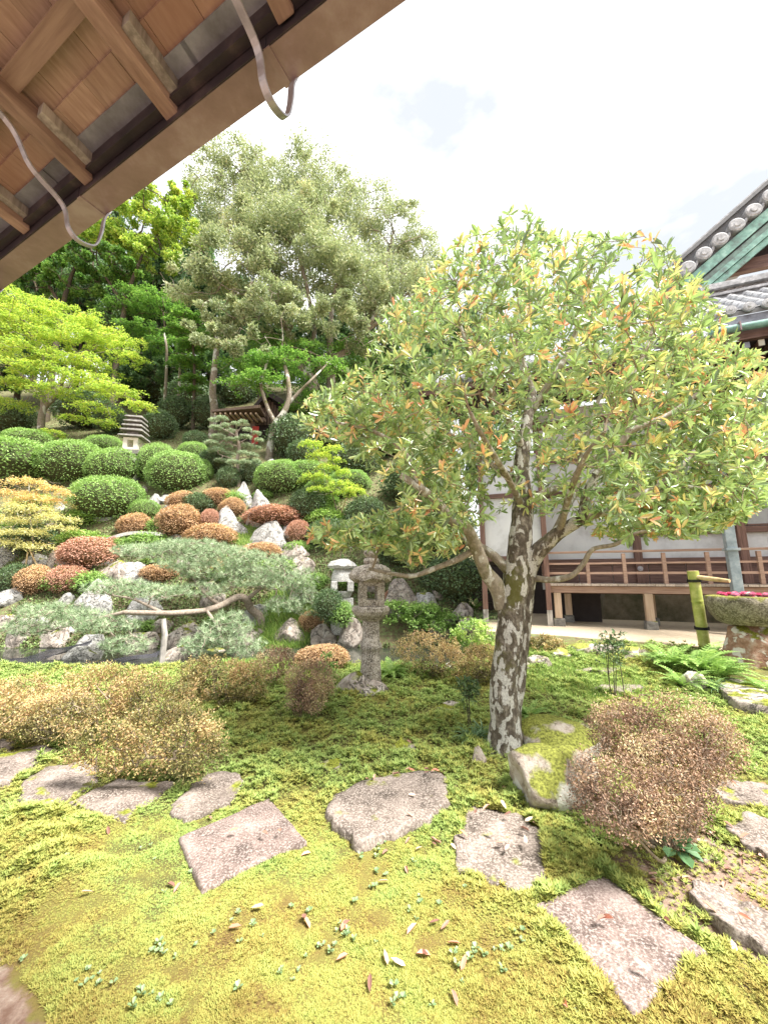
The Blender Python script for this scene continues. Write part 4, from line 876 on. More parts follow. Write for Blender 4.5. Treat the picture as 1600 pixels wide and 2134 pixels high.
# ------------------------------------------------------------------ stone bridge on the slope
a = on_ground(212, 1138, 10); b = on_ground(345, 1125, 10); b[1] = a[1]; 
pts = cat_smooth([a+[0, 0, .12], (a+b)/2+[0, 0, .30], b+[0, 0, .16]], 8)
mb = MB()
for i in range(len(pts)-1):
    p, q = pts[i], pts[i+1]
    mb.hexa([[p[0], p[1]-.2, p[2]-.08], [q[0], q[1]-.2, q[2]-.08], [q[0], q[1]+.25, q[2]-.08], [p[0], p[1]+.25, p[2]-.08], [p[0], p[1]-.2, p[2]+.03], [q[0], q[1]-.2, q[2]+.03], [q[0], q[1]+.25, q[2]+.03], [p[0], p[1]+.25, p[2]+.03]])
tag(mb.build('stone_bridge', M['lantern_white']), 'long thin arched stone slab bridge on the slope behind the pine', 'bridge')

# ================================================================== lanterns
def lathe(prof, n=28, rough=.02, freq=9, seed=0, sq=0.0):
    pr = np.array(prof, float); a = np.arange(n)*2*pi/n
    R_ = np.ones(n)
    if sq: R_ = 1/np.maximum(np.abs(np.cos((a % (2*pi/sq))-pi/sq)), .1)*cos(pi/sq)*1.05
    V = np.stack([pr[:, :1]*np.cos(a)*R_, pr[:, :1]*np.sin(a)*R_, np.repeat(pr[:, 1:2], n, 1)], -1)
    V = V*(1+rough*fbm(V*freq+seed, 3)[..., None]*np.array([1, 1, .3]))
    m = len(pr); V = V.reshape(-1, 3)
    i, j = np.meshgrid(np.arange(m-1), np.arange(n), indexing='ij'); i = i.ravel(); j = j.ravel()
    mb = MB(); mb.add(V, [np.stack([i*n+j, i*n+(j+1) % n, (i+1)*n+(j+1) % n, (i+1)*n+j], 1)])
    mb.add(V[-n:], [np.arange(n)[None]]); mb.add(V[:n], [np.arange(n)[None, ::-1]]); return mb
p0 = on_ground(772, 1440, 3); k = mpp(772, 1300, p0[1]); H_ = lambda py: (1440-py)*k
lan = empty('stone_lantern', tuple(p0), .12, 'weathered stone lantern with round shaft and rough cap on a flat rock', 'stone lantern')
o = link('base_rock', rock_me(4, 'rock_pink'), None, lan, loc=(-.10*0-22*k, 0, -.02), sc=(58*k, 46*k, 42*k/.88))
lathe([(0.001, H_(1412)-.12), (22*k, H_(1412)-.12), (21*k, H_(1400)), (19*k, H_(1368)), (18.5*k, H_(1362)), (22*k, H_(1358)), (23*k, H_(1354)), (22*k, H_(1349)), (18.5*k, H_(1345)), (17.5*k, H_(1320)), (17.5*k, H_(1300))]).build('shaft', M['lantern_stone'], lan, smooth=True)
lathe([(18*k, H_(1303)), (24*k, H_(1298)), (34*k, H_(1290)), (37.5*k, H_(1283)), (37*k, H_(1276)), (33*k, H_(1272)), (5*k, H_(1271))], 30, .03, sq=6).build('platform', M['lantern_stone'], lan)
fb = MB(); w, t = 26*k, 10*k; zb, zt = H_(1271)+.002, H_(1222)
fb.box((-w, -w, zb), (w, w, zb+12*k), jit=.004); fb.box((-w, -w, zt-9*k), (w, w, zt), jit=.004)
for sx in (-1, 1):
    for sy in (-1, 1): fb.box((sx*w, sy*w, zb+12*k+.001), (sx*(w-t*1.55), sy*(w-t*1.55), zt-9*k-.001), jit=.003)
fb.build('fire_box', M['lantern_stone'], lan)
for sx in (-1, 1):
    for sy in (-1, 1): boxobj('corner_post', (sx*(w-.012), sy*(w+.006), zb+.01), (sx*(w-.035), sy*(w+.001), zt-.01), M['lantern_stone'], lan)
lathe([(8*k, H_(1222)+.001), (34*k, H_(1224)+.001), (42*k, H_(1219)), (43*k, H_(1211)), (36*k, H_(1198)), (27*k, H_(1190)), (14*k, H_(1187)), (6*k, H_(1187))], 26, .12, 7, 4, sq=6).build('cap', M['lantern_stone'], lan)
lathe([(13*k, H_(1188)), (16*k, H_(1184)), (17*k, H_(1179)), (14*k, H_(1174)), (8*k, H_(1172)), (14*k, H_(1169)), (17*k, H_(1163)), (14*k, H_(1156)), (7*k, H_(1150)), (1*k, H_(1146))], 20, .04).build('finial', M['lantern_stone'], lan, smooth=True)
# white snow lantern behind
p0 = on_ground(712, 1300, 10); k = mpp(712, 1250, p0[1]); H_ = lambda py: (1300-py)*k
lan = empty('snow_lantern', tuple(p0), .1, 'pale granite snow viewing lantern with a rounded fire box and square window beyond the pond', 'stone lantern')
boxobj('foot_block', (-22*k, -20*k, -.3), (26*k, 20*k, H_(1276)), M['lantern_white'], lan, jit=.02, bevel=.03)
boxobj('middle_block', (-14*k, -14*k, H_(1276)+.003), (24*k, 16*k, H_(1250)), M['lantern_white'], lan, jit=.015, bevel=.03)
mb = MB(); w = 24*k; z0_, z1_ = H_(1249), H_(1188); wn0, wn1 = -10*k, 10*k; wz0, wz1 = H_(1236), H_(1216)
n = 24; an = np.arange(n)*2*pi/n
for fa, fb_, fz0, fz1 in (((0, 1), (0, 1), z0_, wz0), ((0, 1), (0, 1), wz1, z1_)):
    zz = np.linspace(fz0, fz1, 7); f_ = 1-.35*np.abs((zz-(z0_+z1_)/2)/(z1_-z0_)*2)**2.5
    m2 = lathe([(w*b_, z_) for b_, z_ in zip(f_, zz)], 26, .02); m2.build('fire_box', M['lantern_white'], lan, smooth=True)
for sx in (-1, 1): boxobj('window_post', (sx*10*k, -w*.92, wz0-.01), (sx*w*.97, w*.92, wz1+.01), M['lantern_white'], lan, bevel=.03)
lathe([(10*k, H_(1190)), (27*k, H_(1189)), (30*k, H_(1184)), (24*k, H_(1176)), (10*k, H_(1170)), (2*k, H_(1168))], 26, .08, sq=6).build('cap', M['lantern_white'], lan)
# many tiered lantern
p0 = on_ground(270, 1000, 12); k = mpp(270, 930, p0[1]); H_ = lambda py: (1000-py)*k
lan = empty('tiered_lantern', tuple(p0), .15, 'many tiered stone lantern with flat layered roofs between the clipped green domes', 'stone lantern')
boxobj('plinth', (-20*k, -18*k, -.8), (19*k, 18*k, H_(953)), M['lantern_white'], lan, jit=.03, bevel=.03)
boxobj('lower_slab', (-24*k, -22*k, H_(952)), (22*k, 22*k, H_(941)), M['pagoda_stone'], lan, jit=.02, bevel=.03)
fb = MB(); w = 14*k; zb, zt = H_(940), H_(914)
fb.box((-w, -w, zb), (w, w, zb+5*k)); fb.box((-w, -w, zt-5*k), (w, w, zt))
for sx in (-1, 1):
    for sy in (-1, 1): fb.box((sx*w, sy*w, zb+5*k+.001), (sx*w*.42, sy*w*.42, zt-5*k-.001))
fb.build('fire_box', M['cream'], lan)
for i, (py, hw) in enumerate(((913, 27), (900, 25), (890, 23), (880, 21), (870, 20))):
    cz = H_(py); V8 = [[-hw*.9*k, -hw*.8*k, cz], [hw*.9*k, -hw*.8*k, cz], [hw*.9*k, hw*.8*k, cz], [-hw*.9*k, hw*.8*k, cz], [-hw*k*.8, -hw*k*.7, cz+5*k], [hw*k*.8, -hw*k*.7, cz+5*k], [hw*k*.8, hw*k*.7, cz+5*k], [-hw*k*.8, hw*k*.7, cz+5*k]]
    V8 = np.array(V8); V8[[0, 1, 2, 3], 2] += np.array([.03, -.02, .0, .02]); mb = MB(); mb.hexa(V8); o_ = mb.build('roof_tier', M['pagoda_stone'], lan); bm = o_.modifiers.new('b', 'BEVEL'); bm.width = .03; bm.segments = 2
    if i < 4: boxobj('tier_core', (-11*k, -10*k, cz+5*k+.002), (11*k, 10*k, H_((900, 890, 880, 870)[i])+.001), M['pagoda_stone'], lan, bevel=.01)

# ================================================================== water basin and bamboo
yb = 6.15; bc = P(1570, 1300, yb); k = mpp(1556, 1290, yb); zg = float(gz(bc[0], bc[1]))
ped = rock((1488, 1296, 1606, 1400), 'squat reddish pedestal stone with white lichen under the water basin', 4, 'pedestal', y=yb, base=zg-.05, name='pedestal_stone', dep=.9)
ped.location = (bc[0]-.02, bc[1]+.1, zg-.05); ztop = float(P(1556, 1300, yb)[2]); ped.scale = (62*k, 50*k, (ztop-zg+.05)/.88)
ztop_b = float(P(1550, 1243, yb)[2]); hb = ztop_b-ztop
bas = empty('water_basin', (bc[0], bc[1]+.1, ztop-.02), 0, 'dark round mossy stone water basin filled with floating flowers', 'water basin')
lathe([(40*k, 0), (52*k, .05), (62*k, hb*.45), (66*k, hb*.8), (65*k, hb+.01), (58*k, hb+.025), (53*k, hb-.03), (46*k, hb-.08), (5*k, hb-.10)], 44, .07, 6).build('bowl', M['basin'], bas, smooth=True)
lathe([(52*k, hb-.02), (.001, hb-.02)], 30, 0).build('basin_water', M['water'], bas)
C = []; cz = ztop-.02+hb
for kx in range(22):
    a_ = rnd.uniform(0, 2*pi); r_ = rnd.uniform(.05, .72)**.7*52*k; cx, cy = bc[0]+cos(a_)*r_, bc[1]+.1+sin(a_)*r_*.9
    n = 26; an = np.arange(n)*2.39996; el = np.linspace(1.2, .05, n)
    D = np.stack([np.cos(an)*np.cos(el), np.sin(an)*np.cos(el), np.sin(el)], 1); Nn = np.stack([-np.cos(an)*np.sin(el), -np.sin(an)*np.sin(el), np.cos(el)], 1)
    me = leafmesh('flower', D*.004, D, Nn, .062, .045, np.clip(RS.uniform(.2, .8)+RS.uniform(-.2, .2, n), 0, 1), six=True)
    wh = kx in (3, 11)
    o_ = link('flower', me, M['white_petal' if wh else 'petal'], None, loc=(cx, cy, cz+rnd.uniform(0, .035)), rot=(rnd.uniform(-.3, .3), rnd.uniform(-.3, .3), a_))
    tag(o_, 'white flower head floating in the stone basin' if wh else 'pink many petalled flower head floating in the stone basin', 'flower', 'white flowers in the basin' if wh else 'pink flowers in the basin')
yb2 = 6.9; b0 = P(1468, 1345, yb2); b0[2] = float(gz(b0[0], b0[1]))-.05; b1 = P(1443, 1190, yb2-.05); k2 = mpp(1450, 1260, yb2)
pipe = empty('bamboo_water_pipe', tuple(b0), 0, 'green bamboo pipe with a dry bamboo spout and black ties beside the basin', 'water pipe')
ln = np.linalg.norm(b1-b0); dv = (b1-b0)/ln; pts = []; rr = []
for s in np.linspace(0, 1, 61):
    nd = min(abs(s-q_) for q_ in (.08, .33, .62, .86)); pts.append(dv*ln*s); rr.append(10*k2*(1+.13*math.exp(-(nd/.008)**2)-.03*math.exp(-((nd-.02)/.01)**2)))
tube_poly(np.array(pts), rr, 20).build('bamboo_upright', M['bamboo'], pipe, smooth=True)
tube_poly(np.array([dv*ln*.999, dv*ln*1.001]), [9*k2, 9*k2], 16).build('bamboo_cut_end', M['bamboo_dry'], pipe)
for s in (.86, .27):
    for dz in (0, .016, .032): tube_poly(np.array([dv*(ln*s+dz), dv*(ln*s+dz+.012)]), [12.8*k2]*2, 18).build('tie', M['cord'], pipe)
e0 = P(1452, 1203, yb2-.1)-b0; e1 = P(1520, 1211, yb2-.55)-b0
tube_poly(np.array([e0, e0*.4+e1*.6, e1]), [4.8*k2, 4.4*k2, 3.4*k2], 12).build('spout', M['bamboo_dry'], pipe, smooth=True)
# ================================================================== pine prop and net
pp = P(336, 1410, 8.45); ptop = P(340, 1290, 8.45); kk = mpp(336, 1350, 8.45)
mbp = tube_poly(np.array([[pp[0]-.03, pp[1], WATER-.55], [pp[0], pp[1], .3], [ptop[0], ptop[1], ptop[2]]]), [.065, .06, .052], 12, rough=.12, freq=8); tag(mbp.build('pine_prop', M['weathered']), 'grey weathered timber post standing in the pond and propping the pine bough', 'post')
def net(pts, wid, label, sag=.06):
    pts = cat_smooth(pts, 10); n = len(pts); V = []; w = np.asarray(wid, float); w = np.interp(np.linspace(0, 1, n), np.linspace(0, 1, len(w)), w)
    for a_ in range(9):
        f = a_/8; q = pts.copy(); q[:, 1] += (f-.5)*w*.6; q[:, 2] += (f-.5)*w*.5+.04*np.sin(f*9+np.arange(n)*.35)+.03*fbm(np.stack([pts[:, 0]*3, pts[:, 1]*3+f*4, 0*pts[:, 0]], 1), 2); V.append(q)
    V = np.array(V).reshape(-1, 3); i, j = np.meshgrid(np.arange(8), np.arange(n-1), indexing='ij'); i = i.ravel(); j = j.ravel()
    o = link('pond_net', mesh_np('pond_net', V, [np.stack([i*n+j, i*n+j+1, (i+1)*n+j+1, (i+1)*n+j], 1)], None, True), M['net']); tag(o, label, 'net', 'black netting hung over the pond')
net([P(-60, 1395, 8.6), P(60, 1375, 8.8), P(120, 1360, 9.2), P(190, 1338, 9.8)], [.45, .40, .30, .12], 'black garden net sagging over the pond at the left edge')
net([P(80, 1408, 8.3), P(170, 1395, 8.5), P(270, 1375, 8.9), P(330, 1365, 9.3)], [.25, .2, .15, .2], 'black garden net stretched low over the pond left of the pine prop')
net([P(270, 1385, 9.0), P(330, 1378, 9.2), P(385, 1352, 9.7)], [.22, .2, .1], 'short piece of black net right behind the pine prop')
# ================================================================== clipped shrubs
def dome_mesh(name, seed, n, ls, lw, mat, core='core', wild=0.0, flat=1.0, up=.6):
    """unit dome: half widths 1, height 1, standing on z=0"""
    r = np.random.RandomState(seed)
    d = unit(r.normal(size=(n, 3))); fl = (d[:, 2] < -.2) & (r.uniform(size=n) < .6); d[fl, 2] *= -1
    bump = 1+.12*fbm(d*1.9+seed, 3)+.06*fbm(d*6+seed, 2)+wild*.25*np.abs(fbm(d*4+seed*2, 2))
    rad = bump*(1-.09*r.uniform(size=n)**1.5+wild*.16*r.uniform(-1, 1, n))
    c = d*rad[:, None]; c[:, 2] = np.where(c[:, 2] < 0, c[:, 2]*.9, c[:, 2]); N_ = d*.6+np.array([0, 0, .5])
    D = unit(d*(.25+up*.4)+r.normal(size=(n, 3))*.75+np.array([0, 0, .15])); N_ = unit(N_+r.normal(size=(n, 3))*.35)
    V, q, m = leafcards(c, D, N_, ls*r.uniform(.7, 1.3, n), lw*r.uniform(.7, 1.3, n), fold=.15)
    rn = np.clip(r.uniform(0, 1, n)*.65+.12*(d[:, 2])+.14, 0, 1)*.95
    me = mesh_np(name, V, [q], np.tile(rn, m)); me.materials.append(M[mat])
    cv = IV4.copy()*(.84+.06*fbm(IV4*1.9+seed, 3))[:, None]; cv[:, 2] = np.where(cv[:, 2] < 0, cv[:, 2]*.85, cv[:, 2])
    mc = mesh_np('dark_core', cv, [IF4], None, True); mc.materials.append(M[core])
    return me, mc
DM = {}
for kind, mat, core in (('green', 'bush_green', 'core'), ('dark', 'bush_dark', 'core'), ('rust', 'bush_rust', 'core_rust'), ('red', 'bush_red', 'core_rust')):
    for v in range(2):
        small = kind in ('rust', 'red')
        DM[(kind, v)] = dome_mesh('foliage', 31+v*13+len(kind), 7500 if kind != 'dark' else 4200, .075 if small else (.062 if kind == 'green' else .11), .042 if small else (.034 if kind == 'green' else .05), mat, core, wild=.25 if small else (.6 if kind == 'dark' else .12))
DM[('tuft', 0)] = dome_mesh('foliage', 77, 2200, .20, .085, 'fern', 'core', wild=1.3); DM[('tuft', 1)] = dome_mesh('foliage', 78, 2200, .17, .10, 'grass', 'core', wild=1.2)
def shrub(bb, kind, label, group=None, v=None, ymin=9.9, name='clipped_shrub', cat='shrub', y=None, rz=0.0, dep=.85):
    x0, y0, x1, y1 = bb; cx = (x0+x1)/2
    p = on_ground(cx, y1-2, ymin) if y is None else P(cx, y1-2, y)
    k = mpp(cx, (y0+y1)/2, p[1]); w = (x1-x0)*k/2/1.0*(1.13 if kind == 'green' else (1.1 if kind != 'dark' else 1.0)); h = (y1-y0)*k/2*(1.1 if kind != 'dark' else 1)
    v = rnd.randint(0, 1) if v is None else v
    dd = p[1]+w*dep*.35; c = P(cx, (y0+y1)/2, dd); s_ = dd/p[1]
    e = empty(name, tuple(c), rz or rnd.uniform(-.5, .5), label, cat, group); e.scale = (w*s_, w*dep, h*s_*1.05)
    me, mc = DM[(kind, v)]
    a = link('foliage', me, None, e); b = link('dark_core', mc, None, e)
    if name == 'clipped_shrub':
        pass
    return e
GG = 'clipped green azalea domes on the slope'; GR = 'rust coloured clipped azaleas on the slope'; GD = 'dark leafy shrubs on the slope'
for bb, kd, lb in [
    ((-75, 925, 112, 1020), 'green', 'clipped green dome cut off by the left edge of the photo'),
    ((86, 925, 215, 1015), 'green', 'broad clipped green dome left of the many tiered lantern, behind a lighter one'),
    ((185, 942, 292, 1022), 'green', 'clipped green dome touching the left side of the many tiered lantern'),
    ((158, 1000, 290, 1092), 'green', 'large front clipped green dome above the low rust azalea'),
    ((288, 930, 365, 1010), 'green', 'clipped green dome against the right side of the many tiered lantern'),
    ((320, 945, 422, 1032), 'green', 'big clipped green dome above the bluish block of rock'),
    ((270, 1045, 332, 1092), 'green', 'small bright clipped ball behind the low rust azalea'),
    ((372, 925, 432, 972), 'green', 'small clipped green ball left of the cloud pruned pine'),
    ((534, 964, 632, 1036), 'green', 'big round clipped green dome right of the tallest white rock'),
    ((598, 965, 692, 1022), 'green', 'clipped green mound behind the yellow maple sapling'),
    ((690, 982, 768, 1035), 'green', 'low clipped green mound left of the big tree foliage'),
    ((385, 960, 440, 1012), 'green', 'clipped green ball at the right rear of the big dome'),
    ((640, 1000, 720, 1050), 'green', 'clipped green mound directly below the yellow maple sapling'),
    ((180, 912, 252, 955), 'green', 'flat clipped green mound behind the tiered lantern on its left'),
    ((20, 898, 105, 950), 'green', 'far clipped green mound under the left maple trunk')]:
    shrub(bb, kd, lb, GG)
for bb, kd, lb in [
    ((300, 858, 364, 922), 'dark', 'dark glossy shrub behind the tiered lantern'),
    ((418, 935, 482, 992), 'dark', 'dark ball left of the white trunk of the cloud pruned pine'),
    ((452, 975, 500, 1020), 'dark', 'small dark ball at the foot of the cloud pruned pine'),
    ((500, 958, 548, 1012), 'dark', 'dark ball right of the cloud pruned pine trunk'),
    ((598, 918, 662, 975), 'dark', 'round dark shrub behind the yellow maple sapling'),
    ((604, 1020, 680, 1092), 'dark', 'grey green leafy shrub right of the tallest white rock'),
    ((385, 900, 432, 940), 'dark', 'small dark shrub on the path below the gate'),
    ((720, 1040, 800, 1120), 'dark', 'dark leafy bush behind the lower left boughs of the big tree'),
    ((640, 1085, 730, 1150), 'dark', 'leafy green bush above the white snow lantern'),
    ((380, 1030, 445, 1075), 'dark', 'low bluish green bush among the rust azaleas'),
    ((690, 925, 790, 1000), 'dark', 'dark bush under the far trees right of the yellow sapling'),
    ((720, 880, 860, 960), 'dark', 'dark thicket bush behind the upper left boughs of the big tree'),
    ((800, 960, 930, 1070), 'dark', 'dark bush seen through the left limbs of the big tree'),
    ((850, 1060, 985, 1180), 'dark', 'dark evergreen bush behind the forked limbs of the big tree'),
    ((790, 1110, 880, 1190), 'dark', 'dark bush behind the lantern finial'),
    ((0, 1180, 60, 1240), 'dark', 'green bush under the maple at the left edge'),
    ((20, 1095, 110, 1160), 'dark', 'green undergrowth bush under the yellow maple at left'),
    ((880, 1160, 1010, 1260), 'dark', 'dim bush in the shadow left of the passage')]:
    shrub(bb, kd, lb, GD, name='leafy_shrub')
for bb, kd, lb in [
    ((248, 1074, 315, 1122), 'rust', 'low round rust azalea in front of the large clipped green dome'),
    ((353, 1027, 412, 1070), 'rust', 'rust azalea ball highest among those right of the gully'),
    ((328, 1058, 418, 1125), 'rust', 'largest rust azalea ball, in the middle of the slope'),
    ((388, 1096, 488, 1148), 'rust', 'yellowish rust azalea mound left of the white humped rock'),
    ((424, 1020, 482, 1058), 'rust', 'pale rust azalea behind the white upright rock'),
    ((460, 1040, 508, 1080), 'rust', 'rust azalea between the white upright rock and the tallest white rock'),
    ((514, 1057, 628, 1102), 'red', 'wide orange red azalea across the front of the tallest white rock'),
    ((598, 1088, 645, 1135), 'red', 'small red brown azalea right of the white humped rock'),
    ((508, 1134, 582, 1172), 'rust', 'low yellow orange azalea under the white humped rock'),
    ((38, 1184, 108, 1242), 'rust', 'round brown azalea at left above the pond'),
    ((106, 1184, 180, 1238), 'red', 'round pinkish red azalea beside the brown one'),
    ((138, 1126, 242, 1190), 'red', 'wide dark red azalea left of the pine'),
    ((420, 1064, 455, 1104), 'red', 'little red azalea behind the white upright rock'),
    ((225, 1118, 262, 1140), 'red', 'small red azalea by the stone bridge'),
    ((300, 1178, 370, 1215), 'rust', 'low rust azalea behind the pine needles'),
    ((800, 1233, 832, 1262), 'red', 'small scarlet azalea right of the stone lantern fire box'),
    ((622, 1278, 672, 1322), 'rust', 'small rust azalea above the water rocks left of the lantern'),
    ((405, 1170, 470, 1210), 'rust', 'rust azalea hidden behind the middle of the pine'),
    ((620, 1350, 722, 1398), 'rust', 'orange azalea at the near water edge left of the lantern'),
    ]:
    shrub(bb, kd, lb, GR, ymin=9.9 if bb[3] < 1340 else 4)

# ------------------------------------------------------------------ loose twiggy azaleas near by
def twiggy(name, blobs, n_t, n_leaf, ls, mat, label, stems, tip=.0016, step=.05, group=None, rn0=0.0, inner=.35, cat='bush', twigmat='twig', flat=False):
    """blobs: list of (centre, radii) in world space; stems: base points"""
    base = np.mean(stems, 0); e = empty(name, tuple(base), 0, label, cat, group)
    w = np.array([b[1][0]*b[1][2]+b[1][0]*b[1][1] for b in blobs]); w = w/w.sum()
    T = np.concatenate([ell(c, r, max(8, int(n_t*f)), shell=.5) for (c, r), f in zip(blobs, w)])
    T = T[T[:, 2] > gz(T[:, 0], T[:, 1])+.02]
    mains = []
    for s in stems:
        for q in range(3):
            c, r = blobs[RS.randint(len(blobs))]; t = np.asarray(c)+RS.uniform(-.35, .35, 3)*np.asarray(r)
            pts = cat_smooth([s, s*.55+t*.45+RS.normal(size=3)*.04+[0, 0, -.03], t], 5); mains.append((pts, np.linspace(.011, .004, len(pts))))
    mains[0] = (np.vstack([[base-[0, 0, .05]], mains[0][0]]), np.concatenate([[.012], mains[0][1]]))
    V, q, E, De = grow(mains, T, step=step, tip=tip, bulge=.18)
    mb = MB(); mb.add(V, [q])
    for pts, rr in mains: mb = tube_poly(pts, rr, 6, mb=mb)
    o = mb.build('branches', M[twigmat], e); o['kind'] = 'stuff'; o.matrix_parent_inverse = e.matrix_world.inverted() if False else o.matrix_parent_inverse; o.location = tuple(-base)
    k = n_leaf//len(E)+1; C = np.repeat(E, k, 0)+RS.normal(size=(len(E)*k, 3))*step*.42; C = C[:n_leaf*2]
    # some inner leaves
    ctr = np.array([b[0] for b in blobs]).mean(0)
    D = unit(np.repeat(De, k, 0)[:len(C)]*.5+RS.normal(size=C.shape)*.8+[0, 0, .4]); Nn = unit(RS.normal(size=C.shape)*.5+[0, 0, 1.])
    g = gz(C[:, 0], C[:, 1]); ok = C[:, 2] > g; C, D, Nn = C[ok], D[ok], Nn[ok]
    cl = np.repeat(np.clip(.9*fbm(E*5.5, 3), -.4, .4)+RS.uniform(-.1, .1, len(E)), k)[:len(ok)][ok]
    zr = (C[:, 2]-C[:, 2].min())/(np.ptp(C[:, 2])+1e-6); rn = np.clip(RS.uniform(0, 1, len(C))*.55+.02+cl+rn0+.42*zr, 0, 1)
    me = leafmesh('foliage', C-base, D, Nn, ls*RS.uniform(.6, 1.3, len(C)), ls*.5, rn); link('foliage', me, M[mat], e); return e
def gp(px, py, ymin=1.2): return on_ground(px, py, ymin, 12)
def blob(px, py, rx, ry, depth, rd=None):
    c = P(px, py, depth); k = mpp(px, py, depth); return (c, (rx*k, (rd if rd else (rx*.7))*k, ry*k))
# the big one at left, three swells
y1 = 4.9; y2 = 4.15
twiggy('azalea_bush', [blob(220, 1450, 110, 66, 3.95, .45), blob(125, 1490, 80, 50, 3.7), blob(310, 1470, 100, 68, 3.7, .4), blob(350, 1535, 115, 75, 3.15, .3), blob(235, 1560, 105, 52, 3.0, .25), blob(405, 1560, 75, 58, 2.95, .25)], 2800, 30000, .022, 'bush_olive', 'large sprawling olive and orange azalea mound above the stepping stones on the left', [gp(230, 1560), gp(330, 1590), gp(380, 1600)], step=.055)
twiggy('azalea_bush', [blob(50, 1490, 80, 50, 3.75), blob(-20, 1480, 60, 60, 3.8), blob(60, 1445, 50, 36, 4.3)], 500, 9000, .025, 'bush_olive', 'reddish olive azalea at the left edge, left of the large sprawling mound', [gp(50, 1535), gp(0, 1540)], rn0=.12)
twiggy('azalea_bush', [blob(460, 1420, 80, 48, 5.0), blob(410, 1405, 40, 40, 5.1), blob(520, 1425, 44, 40, 4.9)], 500, 9000, .03, 'bush_olive', 'greenish olive azalea at the pond edge right of the pine prop', [gp(455, 1465), gp(500, 1465)], rn0=-.12)
twiggy('azalea_bush', [blob(647, 1422, 54, 46, 4.55), blob(640, 1455, 42, 34, 4.4)], 520, 8000, .021, 'bush_tan', 'small upright grey olive bush left of the stone lantern base', [gp(640, 1487)], rn0=-.05, step=.04)
twiggy('azalea_bush', [blob(570, 1382, 48, 34, 5.6)], 220, 3500, .026, 'bush_tan', 'low pinkish brown azalea between the pond and the small upright bush', [gp(570, 1410)])
twiggy('azalea_bush', [blob(890, 1362, 75, 48, 6.2), blob(930, 1378, 45, 34, 6.0)], 420, 6500, .03, 'bush_olive', 'open olive and rust azalea behind the two small white stones', [gp(900, 1410)], rn0=0.02)
twiggy('azalea_bush', [blob(1000, 1382, 48, 40, 5.6)], 300, 5000, .026, 'bush_olive', 'olive bush just left of the big tree trunk', [gp(995, 1420)], rn0=-.12)
twiggy('azalea_bush', [blob(1135, 1360, 50, 34, 6.8)], 260, 4000, .032, 'bush_olive', 'light olive bush right of the big tree trunk at the kerb', [gp(1135, 1395)], rn0=-.1)
twiggy('azalea_bush', [blob(985, 1328, 46, 34, 6.8)], 150, 2600, .045, 'grass', 'fresh green rounded little shrub left of the big tree at the pond end', [gp(985, 1372)])
twiggy('azalea_bush', [blob(1385, 1525, 150, 80, 2.6, .36), blob(1300, 1525, 75, 65, 2.7), blob(1470, 1550, 75, 65, 2.5), blob(1400, 1590, 110, 50, 2.4)], 2300, 21000, .0155, 'bush_tan', 'dense tan azalea dome on the right with bare stems below', [gp(1400, 1775), gp(1440, 1790), gp(1420, 1785)], step=.045, tip=.0015)
twiggy('azalea_bush', [blob(1290, 1640, 90, 55, 2.25, .2), blob(1345, 1685, 60, 45, 2.15), blob(1235, 1615, 45, 45, 2.4), blob(1420, 1650, 70, 40, 2.2), blob(1300, 1705, 70, 32, 2.1), blob(1400, 1700, 70, 38, 2.1), blob(1225, 1665, 40, 35, 2.25)], 1500, 10500, .015, 'bush_tan', 'lower brown half bare azalea in front of the tan dome, over the boulder', [gp(1370, 1770), gp(1390, 1780)], step=.045, tip=.0012, rn0=-.12)

# ================================================================== ferns, blades, grass
def frond_plant(n_fr, L, W, seed, pairs=15, arch=.85, up=1.15, n_spread=2*pi, a0=0):
    r = np.random.RandomState(seed); Cs = []; Ds = []; Ns = []; Ln = []
    for f in range(n_fr):
        az = a0+r.uniform(0, n_spread); l = L*r.uniform(.65, 1.1); t = np.linspace(.12, 1, pairs); el0 = up*r.uniform(.7, 1.25)
        h = np.array([cos(az), sin(az), 0]); ang = el0-arch*1.5*t
        p = np.cumsum(np.stack([np.cos(ang)[:, None]*h+np.sin(ang)[:, None]*np.array([0, 0, 1.])], 0)[0]*l/pairs, 0)
        T_ = unit(np.gradient(p, axis=0)); S = unit(np.cross(T_, [0, 0, 1.])); Nn = np.cross(S, T_)
        wl = W*np.sin(np.clip(t*pi*.93+.18, 0, pi))**.7
        for sg in (-1, 1):
            Cs.append(p); Ds.append(unit(S*sg+T_*.45)); Ns.append(Nn); Ln.append(wl)
        # rachis as thin cards
        Cs.append(p); Ds.append(T_); Ns.append(Nn); Ln.append(np.full(pairs, l/pairs*1.2))
    C = np.concatenate(Cs); Ln = np.concatenate(Ln); n = len(C); D = np.concatenate(Ds)
    wd = L/pairs*.62
    return leafmesh('fronds', C, D, np.concatenate(Ns), Ln, wd, RS.uniform(.1, .9, n), fold=.05)
FR = [frond_plant(26, .62, .10, 3+i) for i in range(3)]
for me in FR: me.materials.append(M['fern'])
def fern(px, py, L, label, ymin=3.5, i=0, group='ferns', dep=None):
    p = gp(px, py, ymin) if dep is None else P(px, py, dep); o = link('fern', FR[i % 3], None, None, loc=tuple(p), rot=(0, 0, rnd.uniform(0, 6)), sc=(L/.62,)*3); return tag(o, label, 'fern', group)
fern(1400, 1395, .62, 'bright feathery fern left of the bamboo pipe, over the kerb', i=0)
fern(1455, 1405, .72, 'tallest bright fern in front of the bamboo pipe', i=1)
fern(1495, 1415, .58, 'fern at the foot of the basin pedestal', i=2)
fern(1425, 1435, .42, 'small fern in front of the tall bright ferns', i=1)
fern(815, 1412, .42, 'fern right of the lantern shaft', i=1); fern(860, 1405, .45, 'fern below the open olive azalea', i=2); fern(850, 1375, .38, 'fern between the lantern and the pond end', i=0)
